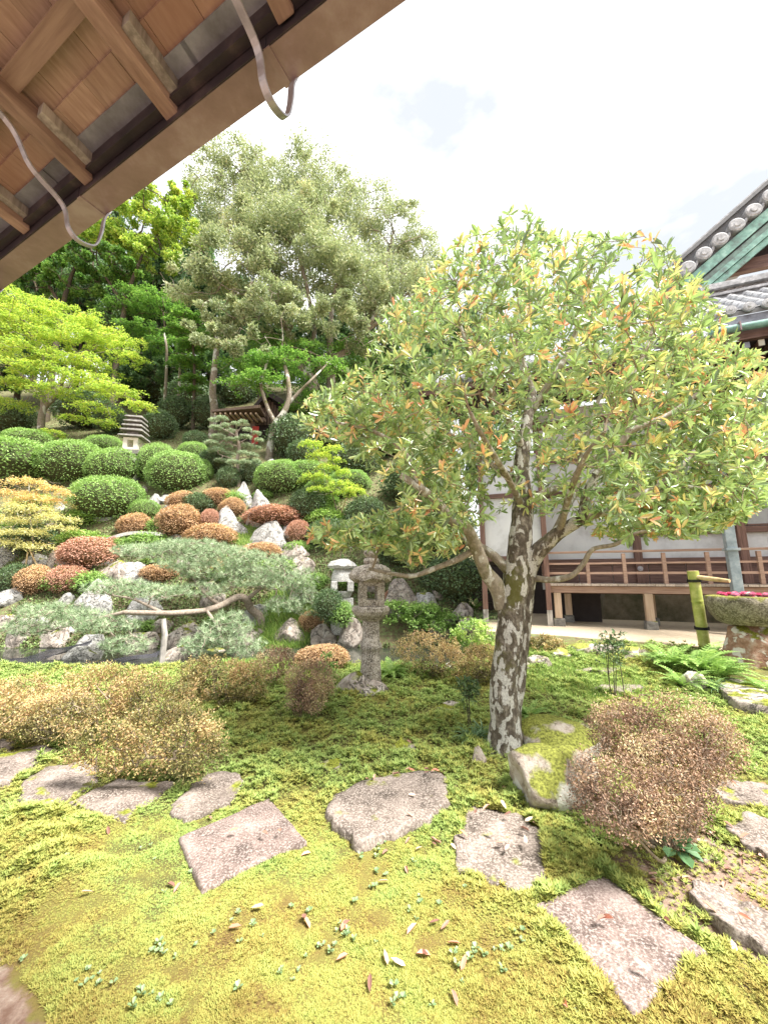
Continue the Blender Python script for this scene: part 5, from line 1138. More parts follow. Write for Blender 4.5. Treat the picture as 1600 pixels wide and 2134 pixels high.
fern(1122, 1550, .34, 'low fern against the right side of the big tree trunk', 2, i=0); fern(1150, 1545, .26, 'low fern right of the tree trunk beside the boulder', 2, i=2); fern(1105, 1500, .28, 'blue green fern behind the tree trunk', 2, i=1)
fern(1210, 1700, .12, 'tiny fern tucked beside the moss capped boulder', 1.5, i=1)
fern(30, 1380, .6, 'fern at the far left behind the netting', 9.9, i=2); fern(80, 1375, .55, 'fern on the pond bank behind the netting', 9.9, i=0); fern(170, 1290, .4, 'fern under the pine at left', 9.9, i=1); fern(300, 1310, .45, 'bright fern just left of the pine prop top', 9.9, i=2)
fern(990, 1270, .55, 'dark fern in the corner by the passage pillar', 8, i=1); fern(1000, 1310, .45, 'fern under the passage pillar', 8, i=2); fern(660, 1290, .5, 'fern beside the snow lantern', 9.9, i=0)
fern(1600, 1450, .4, 'fern behind the flat reddish rock at the right edge', 3.5, i=2)
def blades(px, py, L, n, label, mat='iris', ymin=2, name='bladed_plant', spread=.06, wid=.012):
    p = gp(px, py, ymin); az = RS.uniform(0, 2*pi, n); el = RS.uniform(.7, 1.45, n); h = np.stack([np.cos(az), np.sin(az), 0*az], 1)
    C = h*RS.uniform(0, spread, n)[:, None]; l = L*RS.uniform(.5, 1.1, n); V = []; Q = []
    seg = 5
    pts = [C]; ang = el.copy()
    for s in range(seg): pts.append(pts[-1]+(np.cos(ang)[:, None]*h+np.sin(ang)[:, None]*np.array([0, 0, 1.]))*(l/seg)[:, None]); ang = ang-.34
    S = np.stack([-np.sin(az), np.cos(az), 0*az], 1)
    for s, q in enumerate(pts):
        w = wid*(1-(s/seg)**2)*.5+.0005; V.append(q-S*w); V.append(q+S*w)
    V = np.stack(V, 1).reshape(-1, 3); m = 2*(seg+1); b = (np.arange(n)*m)[:, None]
    Q = np.concatenate([b+np.array([[2*s, 2*s+1, 2*s+3, 2*s+2]]) for s in range(seg)])
    o = link(name, mesh_np(name, V, [Q], np.tile(RS.uniform(.1, .9, n), seg)), M[mat], None, loc=tuple(p)); return tag(o, label, 'plant')
blades(985, 1545, .22, 90, 'clump of blue green strap leaves at the left foot of the big tree')
blades(1488, 1440, .26, 110, 'clump of blue green strap leaves in front of the ferns by the basin', ymin=3)
blades(1005, 1530, .18, 50, 'small tuft of strap leaves touching the tree trunk')
blades(75, 1510, .16, 40, 'dark tuft of blades under the left edge azalea', ymin=2)
# hosta like plant in the stems of the right azalea
p = gp(1405, 1790, 1.4); az = RS.uniform(0, 2*pi, 13); el = RS.uniform(.0, 1.0, 13); D = np.stack([np.cos(az)*np.cos(el), np.sin(az)*np.cos(el), np.sin(el)], 1)
e = empty('broad_leaved_plant', tuple(p), 0, 'low plant with broad dark green leaves under the stems of the right azalea', 'plant')
for i in range(13):
    C = D[i:i+1]*.03+np.array([[0, 0, .05]]); me = leafmesh('leaf', C, D[i:i+1]+np.array([[0, 0, -.15]]), np.array([[0, 0, 1.]])-D[i:i+1]*.3, .10, .065, [rnd.uniform(.2, .8)], six=True, droop=.1); link('leaf', me, M['broad'], e)
mb = MB()
for i in range(13): mb = tube_poly(np.array([[0, 0, -.01], D[i]*.03+[0, 0, .05]]), .002, 5, mb=mb)
mb.build('stem', M['twig'], e)
# thin stemmed shrubs (nandina)
def thin(pxs, py0, pytop, label, dep_min, nst, spread, mat='bush_dark'):
    p = gp(pxs, py0, dep_min); k = mpp(pxs, py0, p[1]); H = (py0-pytop)*k; e = empty('thin_stemmed_shrub', tuple(p), 0, label, 'shrub'); mb = MB(); C = []; D = []
    for i in range(nst):
        b = np.array([rnd.uniform(-1, 1)*spread, rnd.uniform(-.5, .5)*spread, -.02]); t = b+np.array([rnd.uniform(-.06, .06), rnd.uniform(-.06, .06), H*rnd.uniform(.75, 1)]); pts = cat_smooth([b, (b+t)/2+[rnd.uniform(-.02, .02)]*3, t], 5)
        mb = tube_poly(pts, np.linspace(.006, .003, len(pts)), 6, mb=mb)
        for lv in (1, .82, .62):
            for q in range(6 if lv > .7 else 2):
                a = rnd.uniform(0, 2*pi); dd = np.array([cos(a), sin(a), .25]); bp_ = b+(t-b)*lv; tw = bp_+dd*H*.16
                mb = tube_poly(np.array([bp_, tw]), .0018, 5, mb=mb)
                for w in range(7): C.append(bp_+dd*H*.16*rnd.uniform(.4, 1.1)); D.append(unit(dd*.6+RS.normal(size=3)*.6))
    mb.build('stem', M['bark_dark'], e); C = np.array(C); link('foliage', leafmesh('foliage', C, np.array(D), unit(RS.normal(size=C.shape)*.4+[0, 0, 1]), .06, .02, RS.uniform(.2, 1, len(C))), M[mat], e)
thin(1285, 1455, 1325, 'thin dark stemmed shrub with a leafy top behind the right azalea', 3.5, 5, .11)
thin(985, 1520, 1415, 'spindly bluish stemmed plant left of the big tree trunk', 2.5, 3, .05)
thin(680, 1460, 1370, 'single thin sapling beside the small upright bush', 4.5, 2, .02, 'bush_green')

# grass patches and ground cover: nobody could count the blades
def grasspatch(name, cx, cy, rx, ry, n, L, label, mat='grass', w=.006):
    a = RS.uniform(0, 2*pi, n); r = np.sqrt(RS.uniform(0, 1, n)); x = cx+np.cos(a)*r*rx; y = cy+np.sin(a)*r*ry; z = gz(x, y)
    C = np.stack([x, y, z-.01], 1); D = unit(RS.normal(size=(n, 3))*[.5, .5, .1]+[0, 0, 1.]); Nn = unit(RS.normal(size=(n, 3)))
    me = leafmesh(name, C, D, Nn, L*RS.uniform(.5, 1.3, n), w, RS.uniform(0, 1, n)); tag(link(name, me, M[mat]), label, 'grass', None, 'stuff')
c = gp(1180, 1400, 3); grasspatch('grass', c[0], c[1], 1.0, .9, 9000, .09, 'bright short grass between the big tree and the kerb rocks')
c = on_ground(600, 1290, 9.9); grasspatch('grass', c[0], c[1], .9, .7, 7000, .28, 'tall bright grass around the pine trunk', w=.014)
c = on_ground(520, 1118, 9.9); grasspatch('grass', c[0]-.1, c[1], .8, .4, 4000, .12, 'bright grass between the white rocks on the slope', w=.014)
c = gp(560, 1400, 4); grasspatch('grass', c[0], c[1]+.2, 1.1, .5, 4500, .15, 'fresh green grass at the near pond edge', w=.012)
c = gp(840, 1400, 4); grasspatch('grass', c[0], c[1]+.1, .9, .5, 4500, .12, 'low green growth along the pond right of the lantern', w=.012)
# low leafy cover over the whole slope
n = 130000; y = 10.4+RS.uniform(0, 1, n)**1.5*22; y[:50000] = 10.3+RS.uniform(0, 1, 50000)*4; x = RS.uniform(-1.15, .3, n)*y; z = gz(x, y); m_ = fbm(np.stack([x*1.3, y*1.3, 0*x], 1), 3) > -.25; x, y, z = x[m_], y[m_], z[m_]; n = len(x)
D = unit(RS.normal(size=(n, 3))+[0, -.3, .6]); me = leafmesh('ground_cover', np.stack([x, y, z], 1), D, unit(RS.normal(size=(n, 3))*.5+[0, -.5, 1]), RS.uniform(.05, .13, n), RS.uniform(.025, .06, n), RS.uniform(0, 1, n)); tag(link('ground_cover', me, M['cover']), 'low leafy ground cover spreading over the garden slope', 'ground cover', None, 'stuff')

M_ = None
# moss ---------------------------------------------------------
n = 240000
y = 1.5+(RS.uniform(0, 1, n)**1.45)*5.6; x = RS.uniform(-1.25, 1.35, n)*(y*.92+.35)
m2_ = 70000; y[:m2_] = 1.5+RS.uniform(0, 1, m2_)*1.3; x[:m2_] = RS.uniform(-1.1, 1.1, m2_)*(y[:m2_]*.92+.35)
ok = x+1.8*y+.2*fbm(np.stack([x*5, y*5, 0*x], 1), 3) > 1.72
for pl, _ in FOOT: ok &= ~inpoly(x, y, pl*1.0)
ok &= (y+.37*x < 8.9)
ok &= (np.hypot(x-1.72, y-2.15)+.35*fbm(np.stack([x*5, y*5, 0*x], 1), 3) > .50) | (RS.uniform(size=n) < .12)
x, y = x[ok], y[ok]; n = len(x); z = gz(x, y)
star = ss(-.25, .25, fbm(np.stack([x*.9+3, y*.9, 0*x], 1), 3)+(y-2.0)*.35-.05)       # taller star moss further in, fine moss near
size = (.0105+.0095*star)*RS.uniform(.7, 1.35, n)*(1+.14*np.maximum(y-2, 0))
clump = fbm(np.stack([x*9, y*9, 0*x], 1), 2); size *= np.clip(1+1.1*clump+.4*fbm(np.stack([x*22, y*22, 0*x], 1), 2), .42, 1.8)
B = 6; az = RS.uniform(0, 2*pi, (n, 1))+np.arange(B)*2*pi/B; el = RS.uniform(.15, .95, (n, B))
D = np.stack([np.cos(az)*np.cos(el), np.sin(az)*np.cos(el), np.sin(el)], -1); S = np.stack([-np.sin(az), np.cos(az), 0*az], -1)
hgt = (size*star*RS.uniform(.4, 1.9, n))[:, None, None]
C = np.stack([x, y, z], -1)[:, None]+hgt*np.array([0, 0, 1.])*.7
w = size[:, None, None]*.30
V = np.stack([C-S*w*.6, C+S*w*.6, C+D*size[:, None, None]], 2).reshape(-1, 3); T = np.arange(len(V)).reshape(-1, 3)
rn = np.repeat(np.clip(RS.uniform(0, 1, n)*.6+.25*clump+.2, 0, 1), B)
tag(link('moss', mesh_np('moss', V, [T], rn), M['tuft']), 'thick green and golden moss carpet around the stepping stones', 'moss', None, 'stuff')

# fallen leaves, each a thing; they collect along the stones and under the tree
LV = []
for i in range(9):
    l = rnd.uniform(.045, .075); C = np.zeros((1, 3)); me = leafmesh('fallen_leaf', C-[l/2, 0, 0], np.array([[1., 0, rnd.uniform(-.1, .1)]]), np.array([[0, .1, 1.]]), l, l*rnd.uniform(.28, .42), [i/8.], six=True, droop=rnd.uniform(-.25, .25), fold=rnd.uniform(.1, .5)); me.materials.append(M['dead']); LV.append(me)
spots = []
for _ in range(26): t = rnd.random(); spots.append((740+t*190+rnd.uniform(-8, 8), 1640-20*sin(t*2.2)+rnd.uniform(-10, 8)))
for _ in range(60): spots.append((rnd.uniform(780, 1330), rnd.uniform(1500, 1800)))
for _ in range(40): spots.append((rnd.uniform(1350, 1600), rnd.uniform(1600, 1860)))
for _ in range(34): spots.append((rnd.uniform(500, 1600), rnd.uniform(1780, 2120)))
for _ in range(10): spots.append((rnd.uniform(50, 600), rnd.uniform(1700, 2000)))
for px, py in spots:
    p = gp(px, py, .8); on = any(inpoly(np.array([p[0]]), np.array([p[1]]), pl)[0] for pl, _ in FOOT)
    zz = p[2]+(.062 if on else .018)
    o = link('fallen_leaf', LV[rnd.randrange(9)], None, None, loc=(p[0], p[1], zz), rot=(rnd.uniform(-.35, .35), rnd.uniform(-.35, .35), rnd.uniform(0, 6.28)))
    ci = int([v_.name for v_ in LV].index(o.data.name)); cw = ('dark brown', 'brown', 'reddish brown', 'rust brown', 'pinkish brown', 'tan brown', 'orange red', 'pinkish', 'pale tan')[ci]
    zone = 'on the far edge of the broad stepping stone' if (740 < px < 940 and 1610 < py < 1660) else ('on a stone of the path' if on else ('in the moss under the big tree' if px < 1330 and py < 1800 else ('around the right azalea and its flat stones' if py < 1870 and px > 1340 else ('in the moss right of the path' if px > 900 else 'in the golden moss of the left foreground'))))
    tag(o, cw+' curled leaf lying '+zone, 'fallen leaf', 'dry leaves scattered over the moss')
SP = []
for i in range(5):
    n = rnd.choice((4, 5, 7)); a = RS.uniform(0, 2*pi, n); el = RS.uniform(.1, .7, n); D = np.stack([np.cos(a)*np.cos(el), np.sin(a)*np.cos(el), np.sin(el)], 1); me = leafmesh('weed_sprout', D*.002+[0, 0, .008], D, unit([0, 0, 1.]-D*.3), .015, .011, RS.uniform(.2, .9, n), six=True); me.materials.append(M['sprout']); SP.append(me)
cl = [(rnd.uniform(150, 1150), rnd.uniform(1780, 2080)) for _ in range(24)]
for _ in range(130):
    if rnd.random() < .75: c = cl[rnd.randrange(24)]; px, py = c[0]+rnd.gauss(0, 22), c[1]+rnd.gauss(0, 14)
    else: px, py = rnd.uniform(30, 1500), rnd.uniform(1720, 2125)
    p = gp(px, min(py, 2130), .8)
    if any(inpoly(np.array([p[0]]), np.array([p[1]]), pl)[0] for pl, _ in FOOT): continue
    s = rnd.uniform(.6, 1.3); o = link('weed_sprout', SP[rnd.randrange(5)], None, None, loc=(p[0], p[1], p[2]+.002), rot=(0, 0, rnd.uniform(0, 6)), sc=(s, s, s)); tag(o, ('tiny' if s < .95 else 'larger')+' pale green leafy sprout in the moss '+('right of the broad stepping stone' if px > 900 else ('below the broad stepping stone' if px > 640 else ('below the square cut slab' if px > 330 else 'in the lower left'))), 'sprout', 'weed sprouts in the moss')

def whereabouts(px, py):
    a = 'below the small yellow maple' if px < 130 else ('left of the pine prop' if px < 300 else ('behind the middle of the pine' if px < 450 else ('near the arching pine trunk' if px < 590 else 'near the pale snow lantern')))
    return ('high on the slope ' if py < 1120 else ('midway up the bank ' if py < 1215 else 'low on the bank '))+a
# small loose stones and low plants between the azaleas
for i in range(46):
    px, py = rnd.uniform(-10, 690), rnd.uniform(1060, 1325); sz = rnd.uniform(14, 34)
    rock((px-sz, py-sz*.9, px+sz, py), ('small' if sz < 24 else 'medium')+' weathered stone '+whereabouts(px, py), rnd.choice((4, 5, 3)), rnd.choice(('rock_white', 'rock_pink')), group='small stones scattered over the pond bank')
for i in range(34):
    px, py = rnd.uniform(-20, 760), rnd.uniform(1040, 1330); sz = rnd.uniform(16, 34)
    e = shrub((px-sz, py-sz*1.1, px+sz, py), 'tuft', ('little' if sz < 25 else 'wide')+' fresh green leafy plant '+whereabouts(px, py), 'low green plants on the pond bank', name='low_plant', cat='plant')

shrub((655, 1232, 712, 1296), 'dark', 'small leafy bush in front of the white snow lantern', GD, name='leafy_shrub', y=10.15)
shrub((690, 1262, 732, 1300), 'tuft', 'fresh green plant at the foot of the white snow lantern', None, name='low_plant', cat='plant', y=10.2)
# ================================================================== trees
def clumptree(name, label, base, mains, clumps, n_leaf, ls, lw, mat, bark, n_t=500, step=.35, tip=.012, group=None, cat='tree', pad=False, parts=True, sides=10, shell=.0, trough=.08, nup=.5):
    """mains: list of (points, r0, r1); clumps: list of (centre, radii)"""
    base = np.asarray(base, float); e = empty(name, tuple(base), 0, label, cat, group)
    M_ = []; mb = MB()
    for pts, r0, r1 in mains:
        p = cat_smooth(pts, 6); rr = np.linspace(r0, r1, len(p)); M_.append((p, rr)); mb = tube_poly(p, rr, sides, rough=trough, freq=2.5, mb=mb)
    o = mb.build('trunk', M[bark], e, smooth=True); o.location = tuple(-base)
    w = np.array([r[0]*r[1]+r[0]*r[2] for c, r in clumps]); w = w/w.sum()
    T = np.concatenate([ell(c, r, max(4, int(n_t*f)), shell=.35) for (c, r), f in zip(clumps, w)])
    V, q, E, De = grow(M_, T, step=step, tip=tip, bulge=.15)
    mb = MB(); mb.add(V, [q]); o = mb.build('branches', M[bark], e); o['kind'] = 'stuff'; o.location = tuple(-base)
    Cs, Ds, Ns, Rn = [], [], [], []
    for (c, r), f in zip(clumps, w):
        n = int(n_leaf*f); r = np.asarray(r, float)
        if pad:                                            # flat layered spray, thin and a little drooping at its rim
            a = RS.uniform(0, 2*pi, n); k = np.sqrt(RS.uniform(0, 1, n)); lob = 1+.25*np.sin(a*5+RS.uniform(0, 6))+.15*np.sin(a*9+RS.uniform(0, 6)); k = k*lob*.85
            p = np.stack([np.cos(a)*k*r[0], np.sin(a)*k*r[1], (1-k**2)*r[2]*.6-r[2]*.4+RS.normal(size=n)*r[2]*.16], 1)
            sub = fbm(p*[2.2, 2.2, 0]/max(r[0], .5)*2+RS.uniform(0, 50), 2); keep = sub > -.22; p = p[keep]; n = len(p)
            p[:, 2] += .5*r[2]*sub[keep]
            D = unit(np.stack([p[:, 0]/r[0], p[:, 1]/r[1], 0*p[:, 0]], 1)*.6+RS.normal(size=(n, 3))*[.7, .7, .25]+[0, 0, -.15]); Nn = unit(RS.normal(size=(n, 3))*.4+[0, 0, 1.])
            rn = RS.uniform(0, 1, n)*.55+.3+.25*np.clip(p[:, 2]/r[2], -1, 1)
        else:
            nn = max(6, int(r[0]*r[2]*8)); sc = ell((0, 0, 0), r*.92, nn, shell=.45); sr = RS.uniform(.22, .42, nn)*min(r)
            idx = RS.randint(nn, size=n); p = sc[idx]+rdir(n)*(RS.uniform(0, 1, n)**.5*sr[idx])[:, None]*[1.15, 1.15, .8]
            out = unit(p); D = unit(out*.5+RS.normal(size=(n, 3))); Nn = unit(RS.normal(size=(n, 3))*nup+out*.5+[0, 0, .5])
            rn = RS.uniform(0, 1, n)*.6+.2+RS.uniform(-.15, .15, nn)[idx]
        Cs.append(p+np.asarray(c)); Ds.append(D); Ns.append(Nn); Rn.append(np.clip(rn, 0, 1))
    C = np.concatenate(Cs); n = len(C); print(name, n)
    me = leafmesh('crown', C-base, np.concatenate(Ds), np.concatenate(Ns), ls*RS.uniform(.6, 1.3, n), lw*RS.uniform(.7, 1.2, n), np.concatenate(Rn))
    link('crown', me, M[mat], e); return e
def pb(px, py, rx, ry, depth, rd=None):
    k = mpp(px, py, depth); return (P(px, py, depth), (rx*k, (rd or rx*.8)*k, ry*k))
GT = 'trees on the hill behind the garden'
# the pale spreading evergreen oak on the hill
D0 = 21.5; b0 = P(655, 935, D0); b0[2] = float(gz(b0[0], b0[1]))-.3
k0 = mpp(650, 800, D0)
clumptree('evergreen_tree', 'tall spreading pale olive evergreen tree with forked grey trunks above the gate', b0,
    [([b0, P(660, 850, D0), P(652, 800, D0), P(640, 755, D0), P(655, 690, D0), P(640, 600, D0-.5)], .34, .10),
     ([P(652, 805, D0), P(625, 760, D0), P(600, 690, D0-.5), P(540, 620, D0-1)], .24, .08),
     ([b0+[.9, .3, 0], P(687, 850, D0+.3), P(690, 790, D0+.3), P(690, 750, D0), P(715, 735, D0), P(760, 690, D0), P(790, 640, D0-.5)], .36, .10),
     ([P(690, 755, D0), P(688, 690, D0), P(700, 600, D0), P(740, 520, D0)], .22, .07),
     ([P(760, 690, D0), P(800, 660, D0), P(850, 610, D0)], .14, .06), ([P(655, 690, D0), P(560, 560, D0), P(480, 500, D0)], .15, .06), ([P(640, 600, D0-.5), P(620, 520, D0), P(600, 450, D0)], .13, .05)],
    [pb(600, 510, 110, 75, D0, 90), pb(500, 560, 110, 65, D0-1), pb(410, 590, 75, 45, D0-1.5), pb(560, 640, 90, 55, D0-2), pb(470, 660, 70, 40, D0-2.5), pb(440, 700, 60, 30, D0-2.5), pb(530, 720, 70, 32, D0-3), pb(680, 560, 100, 70, D0), pb(760, 600, 90, 60, D0), pb(700, 660, 75, 45, D0-2), pb(620, 660, 60, 45, D0-1), pb(800, 650, 80, 45, D0), pb(840, 600, 70, 55, D0+1), pb(770, 700, 60, 30, D0-1), pb(640, 450, 80, 40, D0+1), pb(520, 480, 75, 45, D0), pb(860, 660, 60, 40, D0)],
    95000, .20, .09, 'olive_leaf', 'bark_grey', n_t=900, step=.4, tip=.013, group=GT)
D1 = 29
b1 = P(760, 900, D1); b1[2] = float(gz(b1[0], b1[1]))-.3
clumptree('evergreen_tree', 'tallest grey green evergreen tree standing behind the spreading one, topping the skyline', b1,
    [([b1, P(750, 700, D1), P(700, 560, D1), P(640, 430, D1)], .4, .1), ([P(750, 700, D1), P(800, 560, D1), P(820, 480, D1)], .2, .07), ([P(700, 560, D1), P(600, 440, D1), P(520, 370, D1)], .18, .06)],
    [pb(490, 330, 60, 45, D1), pb(440, 370, 55, 50, D1), pb(540, 370, 60, 50, D1), pb(640, 350, 65, 55, D1), pb(590, 400, 80, 50, D1), pb(700, 400, 75, 55, D1), pb(760, 440, 75, 55, D1), pb(820, 480, 65, 55, D1), pb(870, 520, 50, 50, D1), pb(900, 580, 45, 55, D1), pb(470, 430, 80, 60, D1), pb(700, 480, 100, 60, D1), pb(560, 450, 100, 60, D1), pb(800, 560, 80, 60, D1), pb(420, 320, 18, 18, D1), pb(635, 312, 22, 25, D1), pb(540, 340, 40, 30, D1), pb(850, 440, 30, 22, D1)],
    60000, .25, .10, 'olive_leaf', 'bark_grey', n_t=700, step=.6, tip=.016, group=GT)
# leaning Y shaped tree in front of the gate
D2 = 19.0; b2 = on_ground(560, 955, 14); D2 = b2[1]
clumptree('maple_tree', 'leaning Y shaped maple in front of the gate with a fresh green canopy', b2-[0, 0, .2],
    [([b2-[0, 0, .2], P(565, 920, D2), P(573, 885, D2), P(590, 862, D2), P(602, 830, D2), P(600, 790, D2), P(590, 750, D2+.5)], .20, .09), ([P(576, 884, D2), P(560, 855, D2), P(548, 820, D2), P(545, 800, D2), P(560, 740, D2+.3)], .11, .05), ([P(602, 840, D2), P(625, 815, D2), P(650, 790, D2), P(680, 760, D2+1)], .09, .04)],
    [pb(520, 800, 62, 16, D2), pb(570, 770, 70, 18, D2+1), pb(620, 790, 50, 16, D2+1.5), pb(500, 765, 55, 16, D2+1), pb(660, 830, 48, 26, D2+2.5), pb(640, 730, 60, 30, D2+3), pb(720, 780, 70, 40, D2+4), pb(740, 730, 60, 40, D2+4), pb(560, 720, 60, 22, D2+3), pb(550, 748, 50, 20, D2), pb(600, 745, 55, 22, D2+.5), pb(685, 758, 45, 20, D2+1), pb(545, 785, 50, 16, D2-.3), pb(610, 850, 30, 20, D2+3), pb(700, 850, 60, 30, D2+3)],
    22000, .14, .10, 'maple_green', 'bark_grey', n_t=260, step=.3, tip=.010, group=GT, pad=True)
# bright yellow green maple on the left
b3 = on_ground(88, 925, 13); D3 = b3[1]
clumptree('maple_tree', 'bright yellow green layered maple on the left below the eaves', b3-[0, 0, .2],
    [([b3-[0, 0, .2], P(86, 880, D3), P(92, 850, D3), P(115, 825, D3), P(135, 780, D3), P(145, 745, D3), P(185, 730, D3)], .20, .06), ([P(90, 855, D3), P(85, 810, D3), P(50, 785, D3), P(20, 760, D3)], .13, .05), ([P(115, 825, D3), P(180, 790, D3-.5), P(250, 800, D3-1)], .08, .03), ([P(85, 810, D3), P(90, 740, D3), P(60, 690, D3)], .09, .03)],
    [pb(50, 645, 110, 17, D3+.5), pb(130, 665, 100, 16, D3), pb(30, 680, 90, 17, D3-.3), pb(200, 690, 75, 16, D3), pb(245, 712, 60, 15, D3-.2), pb(150, 715, 100, 16, D3-.4), pb(265, 745, 45, 13, D3-.3), pb(60, 740, 90, 15, D3-.6), pb(170, 760, 80, 15, D3-.6), pb(80, 775, 80, 14, D3-.9), pb(180, 795, 75, 14, D3-1.2), pb(240, 815, 60, 13, D3-1.4), pb(290, 845, 38, 10, D3-1.5), pb(110, 815, 60, 13, D3-1.2), pb(200, 850, 50, 15, D3-1.3), pb(215, 880, 34, 12, D3-1.3), pb(20, 840, 50, 15, D3), pb(-30, 700, 80, 30, D3), pb(110, 905, 42, 10, D3-1.2), pb(150, 870, 30, 9, D3-1.2), pb(40, 800, 50, 14, D3-.8)],
    52000, .115, .085, 'maple_yellow', 'bark_grey', n_t=500, step=.25, tip=.008, group=GT, pad=True)
# bright slim maples in the dark gap
for (bx, by, dd, cl, lb) in [
    (408, 830, 24, [(395, 660, 45, 14), (380, 690, 40, 12), (400, 720, 42, 13), (390, 755, 40, 13), (405, 790, 32, 12), (395, 812, 28, 10), (440, 700, 35, 10)], 'slim bright green maple in the dark gap left of the straight trunk'),
    (350, 800, 27, [(340, 640, 70, 18), (300, 690, 60, 16), (350, 720, 60, 16), (300, 620, 60, 22), (260, 640, 50, 20)], 'dim blue green maple at the back of the dark gap')]:
    bb = P(bx, by, dd); bb[2] = float(gz(bb[0], bb[1]))-.3 if gz(bb[0], bb[1]) < bb[2] else bb[2]-2
    clumptree('maple_tree', lb, bb, [([bb, P(bx-3, by-60, dd), P(bx-10, by-150, dd)], .13, .05)], [pb(x, y, rx, ry, dd) for x, y, rx, ry in cl], 11000, .17, .12, 'maple_green', 'bark_dark', n_t=120, step=.4, tip=.012, group=GT, pad=True)
# green maples high on the left behind the eaves
D4 = 27
for cl, lb, mt, nn in [
    ([(330, 430, 70, 32), (280, 470, 80, 35), (360, 480, 60, 35), (230, 500, 70, 30), (310, 530, 70, 30), (200, 460, 60, 40), (370, 400, 40, 22), (280, 420, 40, 30)], 'lush bright green maple crown right under the copper gutter', 'maple_yellow', 15000),
    ([(200, 550, 80, 28), (130, 560, 80, 30), (90, 600, 80, 24), (270, 570, 60, 25), (160, 600, 70, 20), (60, 570, 60, 30)], 'green maple behind the yellow one with dark stems', 'maple_green', 15000)]:
    bb = P(cl[0][0]-90, 780, D4); bb[2] = float(gz(bb[0], bb[1]))-.3
    clumptree('maple_tree', lb, bb, [([bb, P(cl[0][0]-70, 640, D4), P(cl[0][0]-30, 520, D4)], .25, .08), ([P(cl[0][0]-70, 640, D4), P(cl[0][0]-120, 560, D4)], .15, .06)], [pb(x, y, rx, ry, D4) for x, y, rx, ry in cl], nn*2, .22, .15, mt, 'bark_dark', n_t=220, step=.6, tip=.016, group=GT, pad=False, nup=.4)
# straight trunk with pale patch, and other dark trunks of the wood
fc = [((0, 0, 5.2), (2.3, 2.0, 1.5)), ((1.3, .4, 4.2), (1.8, 1.6, 1.1)), ((-1.4, .2, 4.0), (1.8, 1.6, 1.1)), ((0, -.6, 6.6), (1.6, 1.5, 1.2)), ((.4, 0, 3.1), (1.8, 1.5, .9)), ((-.5, -.8, 5.0), (1.7, 1.4, 1.2))]
proto = clumptree('forest_tree', 'x', (0, 0, 0), [([np.array([0, 0, -.4]), np.array([.1, 0, 2.]), np.array([-.1, .1, 4.]), np.array([.1, 0, 6.4])], .20, .06)], fc, 16000, .22, .12, 'forest', 'bark_dark', n_t=160, step=.5, tip=.016, group=GT)
kids = [o for o in bpy.data.objects if o.parent == proto]
# pixel of crown centre, depth, scale, which
FT = [(30, 500, 38, 1.6), (120, 470, 36, 1.5), (210, 430, 40, 1.7), (330, 560, 33, 1.25), (250, 600, 33, 1.2), (180, 640, 31, 1.0), (420, 640, 36, 1.35), (480, 720, 34, 1.1), (350, 670, 36, 1.2), (300, 740, 30, .95), (520, 660, 40, 1.5), (600, 720, 40, 1.4), (690, 700, 38, 1.3), (780, 760, 32, 1.1), (850, 730, 36, 1.4), (60, 700, 30, 1.1), (-60, 620, 33, 1.6), (0, 760, 28, 1.0), (900, 700, 40, 1.6), (930, 800, 30, 1.1), (400, 520, 42, 1.6), (-40, 440, 45, 2.0), (440, 780, 30, .8), (370, 790, 29, .8), (260, 760, 28, .8), (840, 850, 25, .9), (1000, 760, 42, 1.5), (540, 800, 33, 1.0), (640, 800, 32, 1.0), (720, 850, 27, .8)]
desc = ['high above the yellow maple at the far left', 'second from the left on the hill top', 'under the end of the copper gutter', 'left of the pale spreading evergreen', 'between the yellow maple and the pale evergreen', 'just above the top of the yellow maple', 'behind the left boughs of the pale evergreen', 'behind the lowest bough of the pale evergreen', 'at the top of the dark gap', 'at the right shoulder of the yellow maple', 'deep behind the pale evergreen on its left side', 'behind the fork of the pale evergreen', 'behind the right trunk of the pale evergreen', 'left of the big foreground crown', 'behind the right boughs of the pale evergreen', 'behind the yellow maple at mid height', 'at the left edge behind the yellow maple', 'at the left edge under the yellow maple', 'on the far skyline left of the foreground crown', 'behind the left side of the foreground crown', 'on the skyline where the gutter meets the pale evergreen', 'at the far left skyline', 'behind the straight trunk left of the gate', 'low in the dark gap', 'low behind the tip of the yellow maple', 'low behind the upper left foreground boughs', 'far off behind the roof of the wing', 'over the gate roof on its left', 'over the gate roof on its right', 'right of the gate, low']
first = True
for (px, py, dd, s), ds in zip(FT, desc):
    c = P(px, py, dd); g_ = float(gz(c[0], c[1])); 
    z_ = c[2]-4.6*s
    if first: r = proto; first = False
    else:
        r = proto.copy(); COL.objects.link(r)
        for kd in kids:
            q_ = kd.copy(); COL.objects.link(q_); q_.parent = r
    z_ = max(min(z_, 1e9), g_) if z_ < g_ else z_
    r.location = (c[0], c[1], g_ if abs(z_-g_) < 1.5 else min(z_, g_+0.0) if z_ < g_ else g_); hs = (c[2]+1.5*s-r.location[2])/(6.3*1.0)
    r.scale = (s*1.05, s*1.05, max(.7, hs)); r.rotation_euler = (0, 0, rnd.uniform(0, 6.28)); r['label'] = 'dark green woodland tree '+ds
b5 = P(445, 880, 22); b5[2] = float(gz(b5[0], b5[1]))-.4
tag(tube_poly(cat_smooth([b5, P(447, 860, 22), P(443, 815, 22), P(448, 760, 22), P(455, 690, 22.3)], 6), np.linspace(.26, .16, 25), 14, rough=.08, freq=2).build('tree_trunk', M['bark_grey'], smooth=True), 'straight mossy tree trunk with a pale patch left of the gate', 'tree', GT)
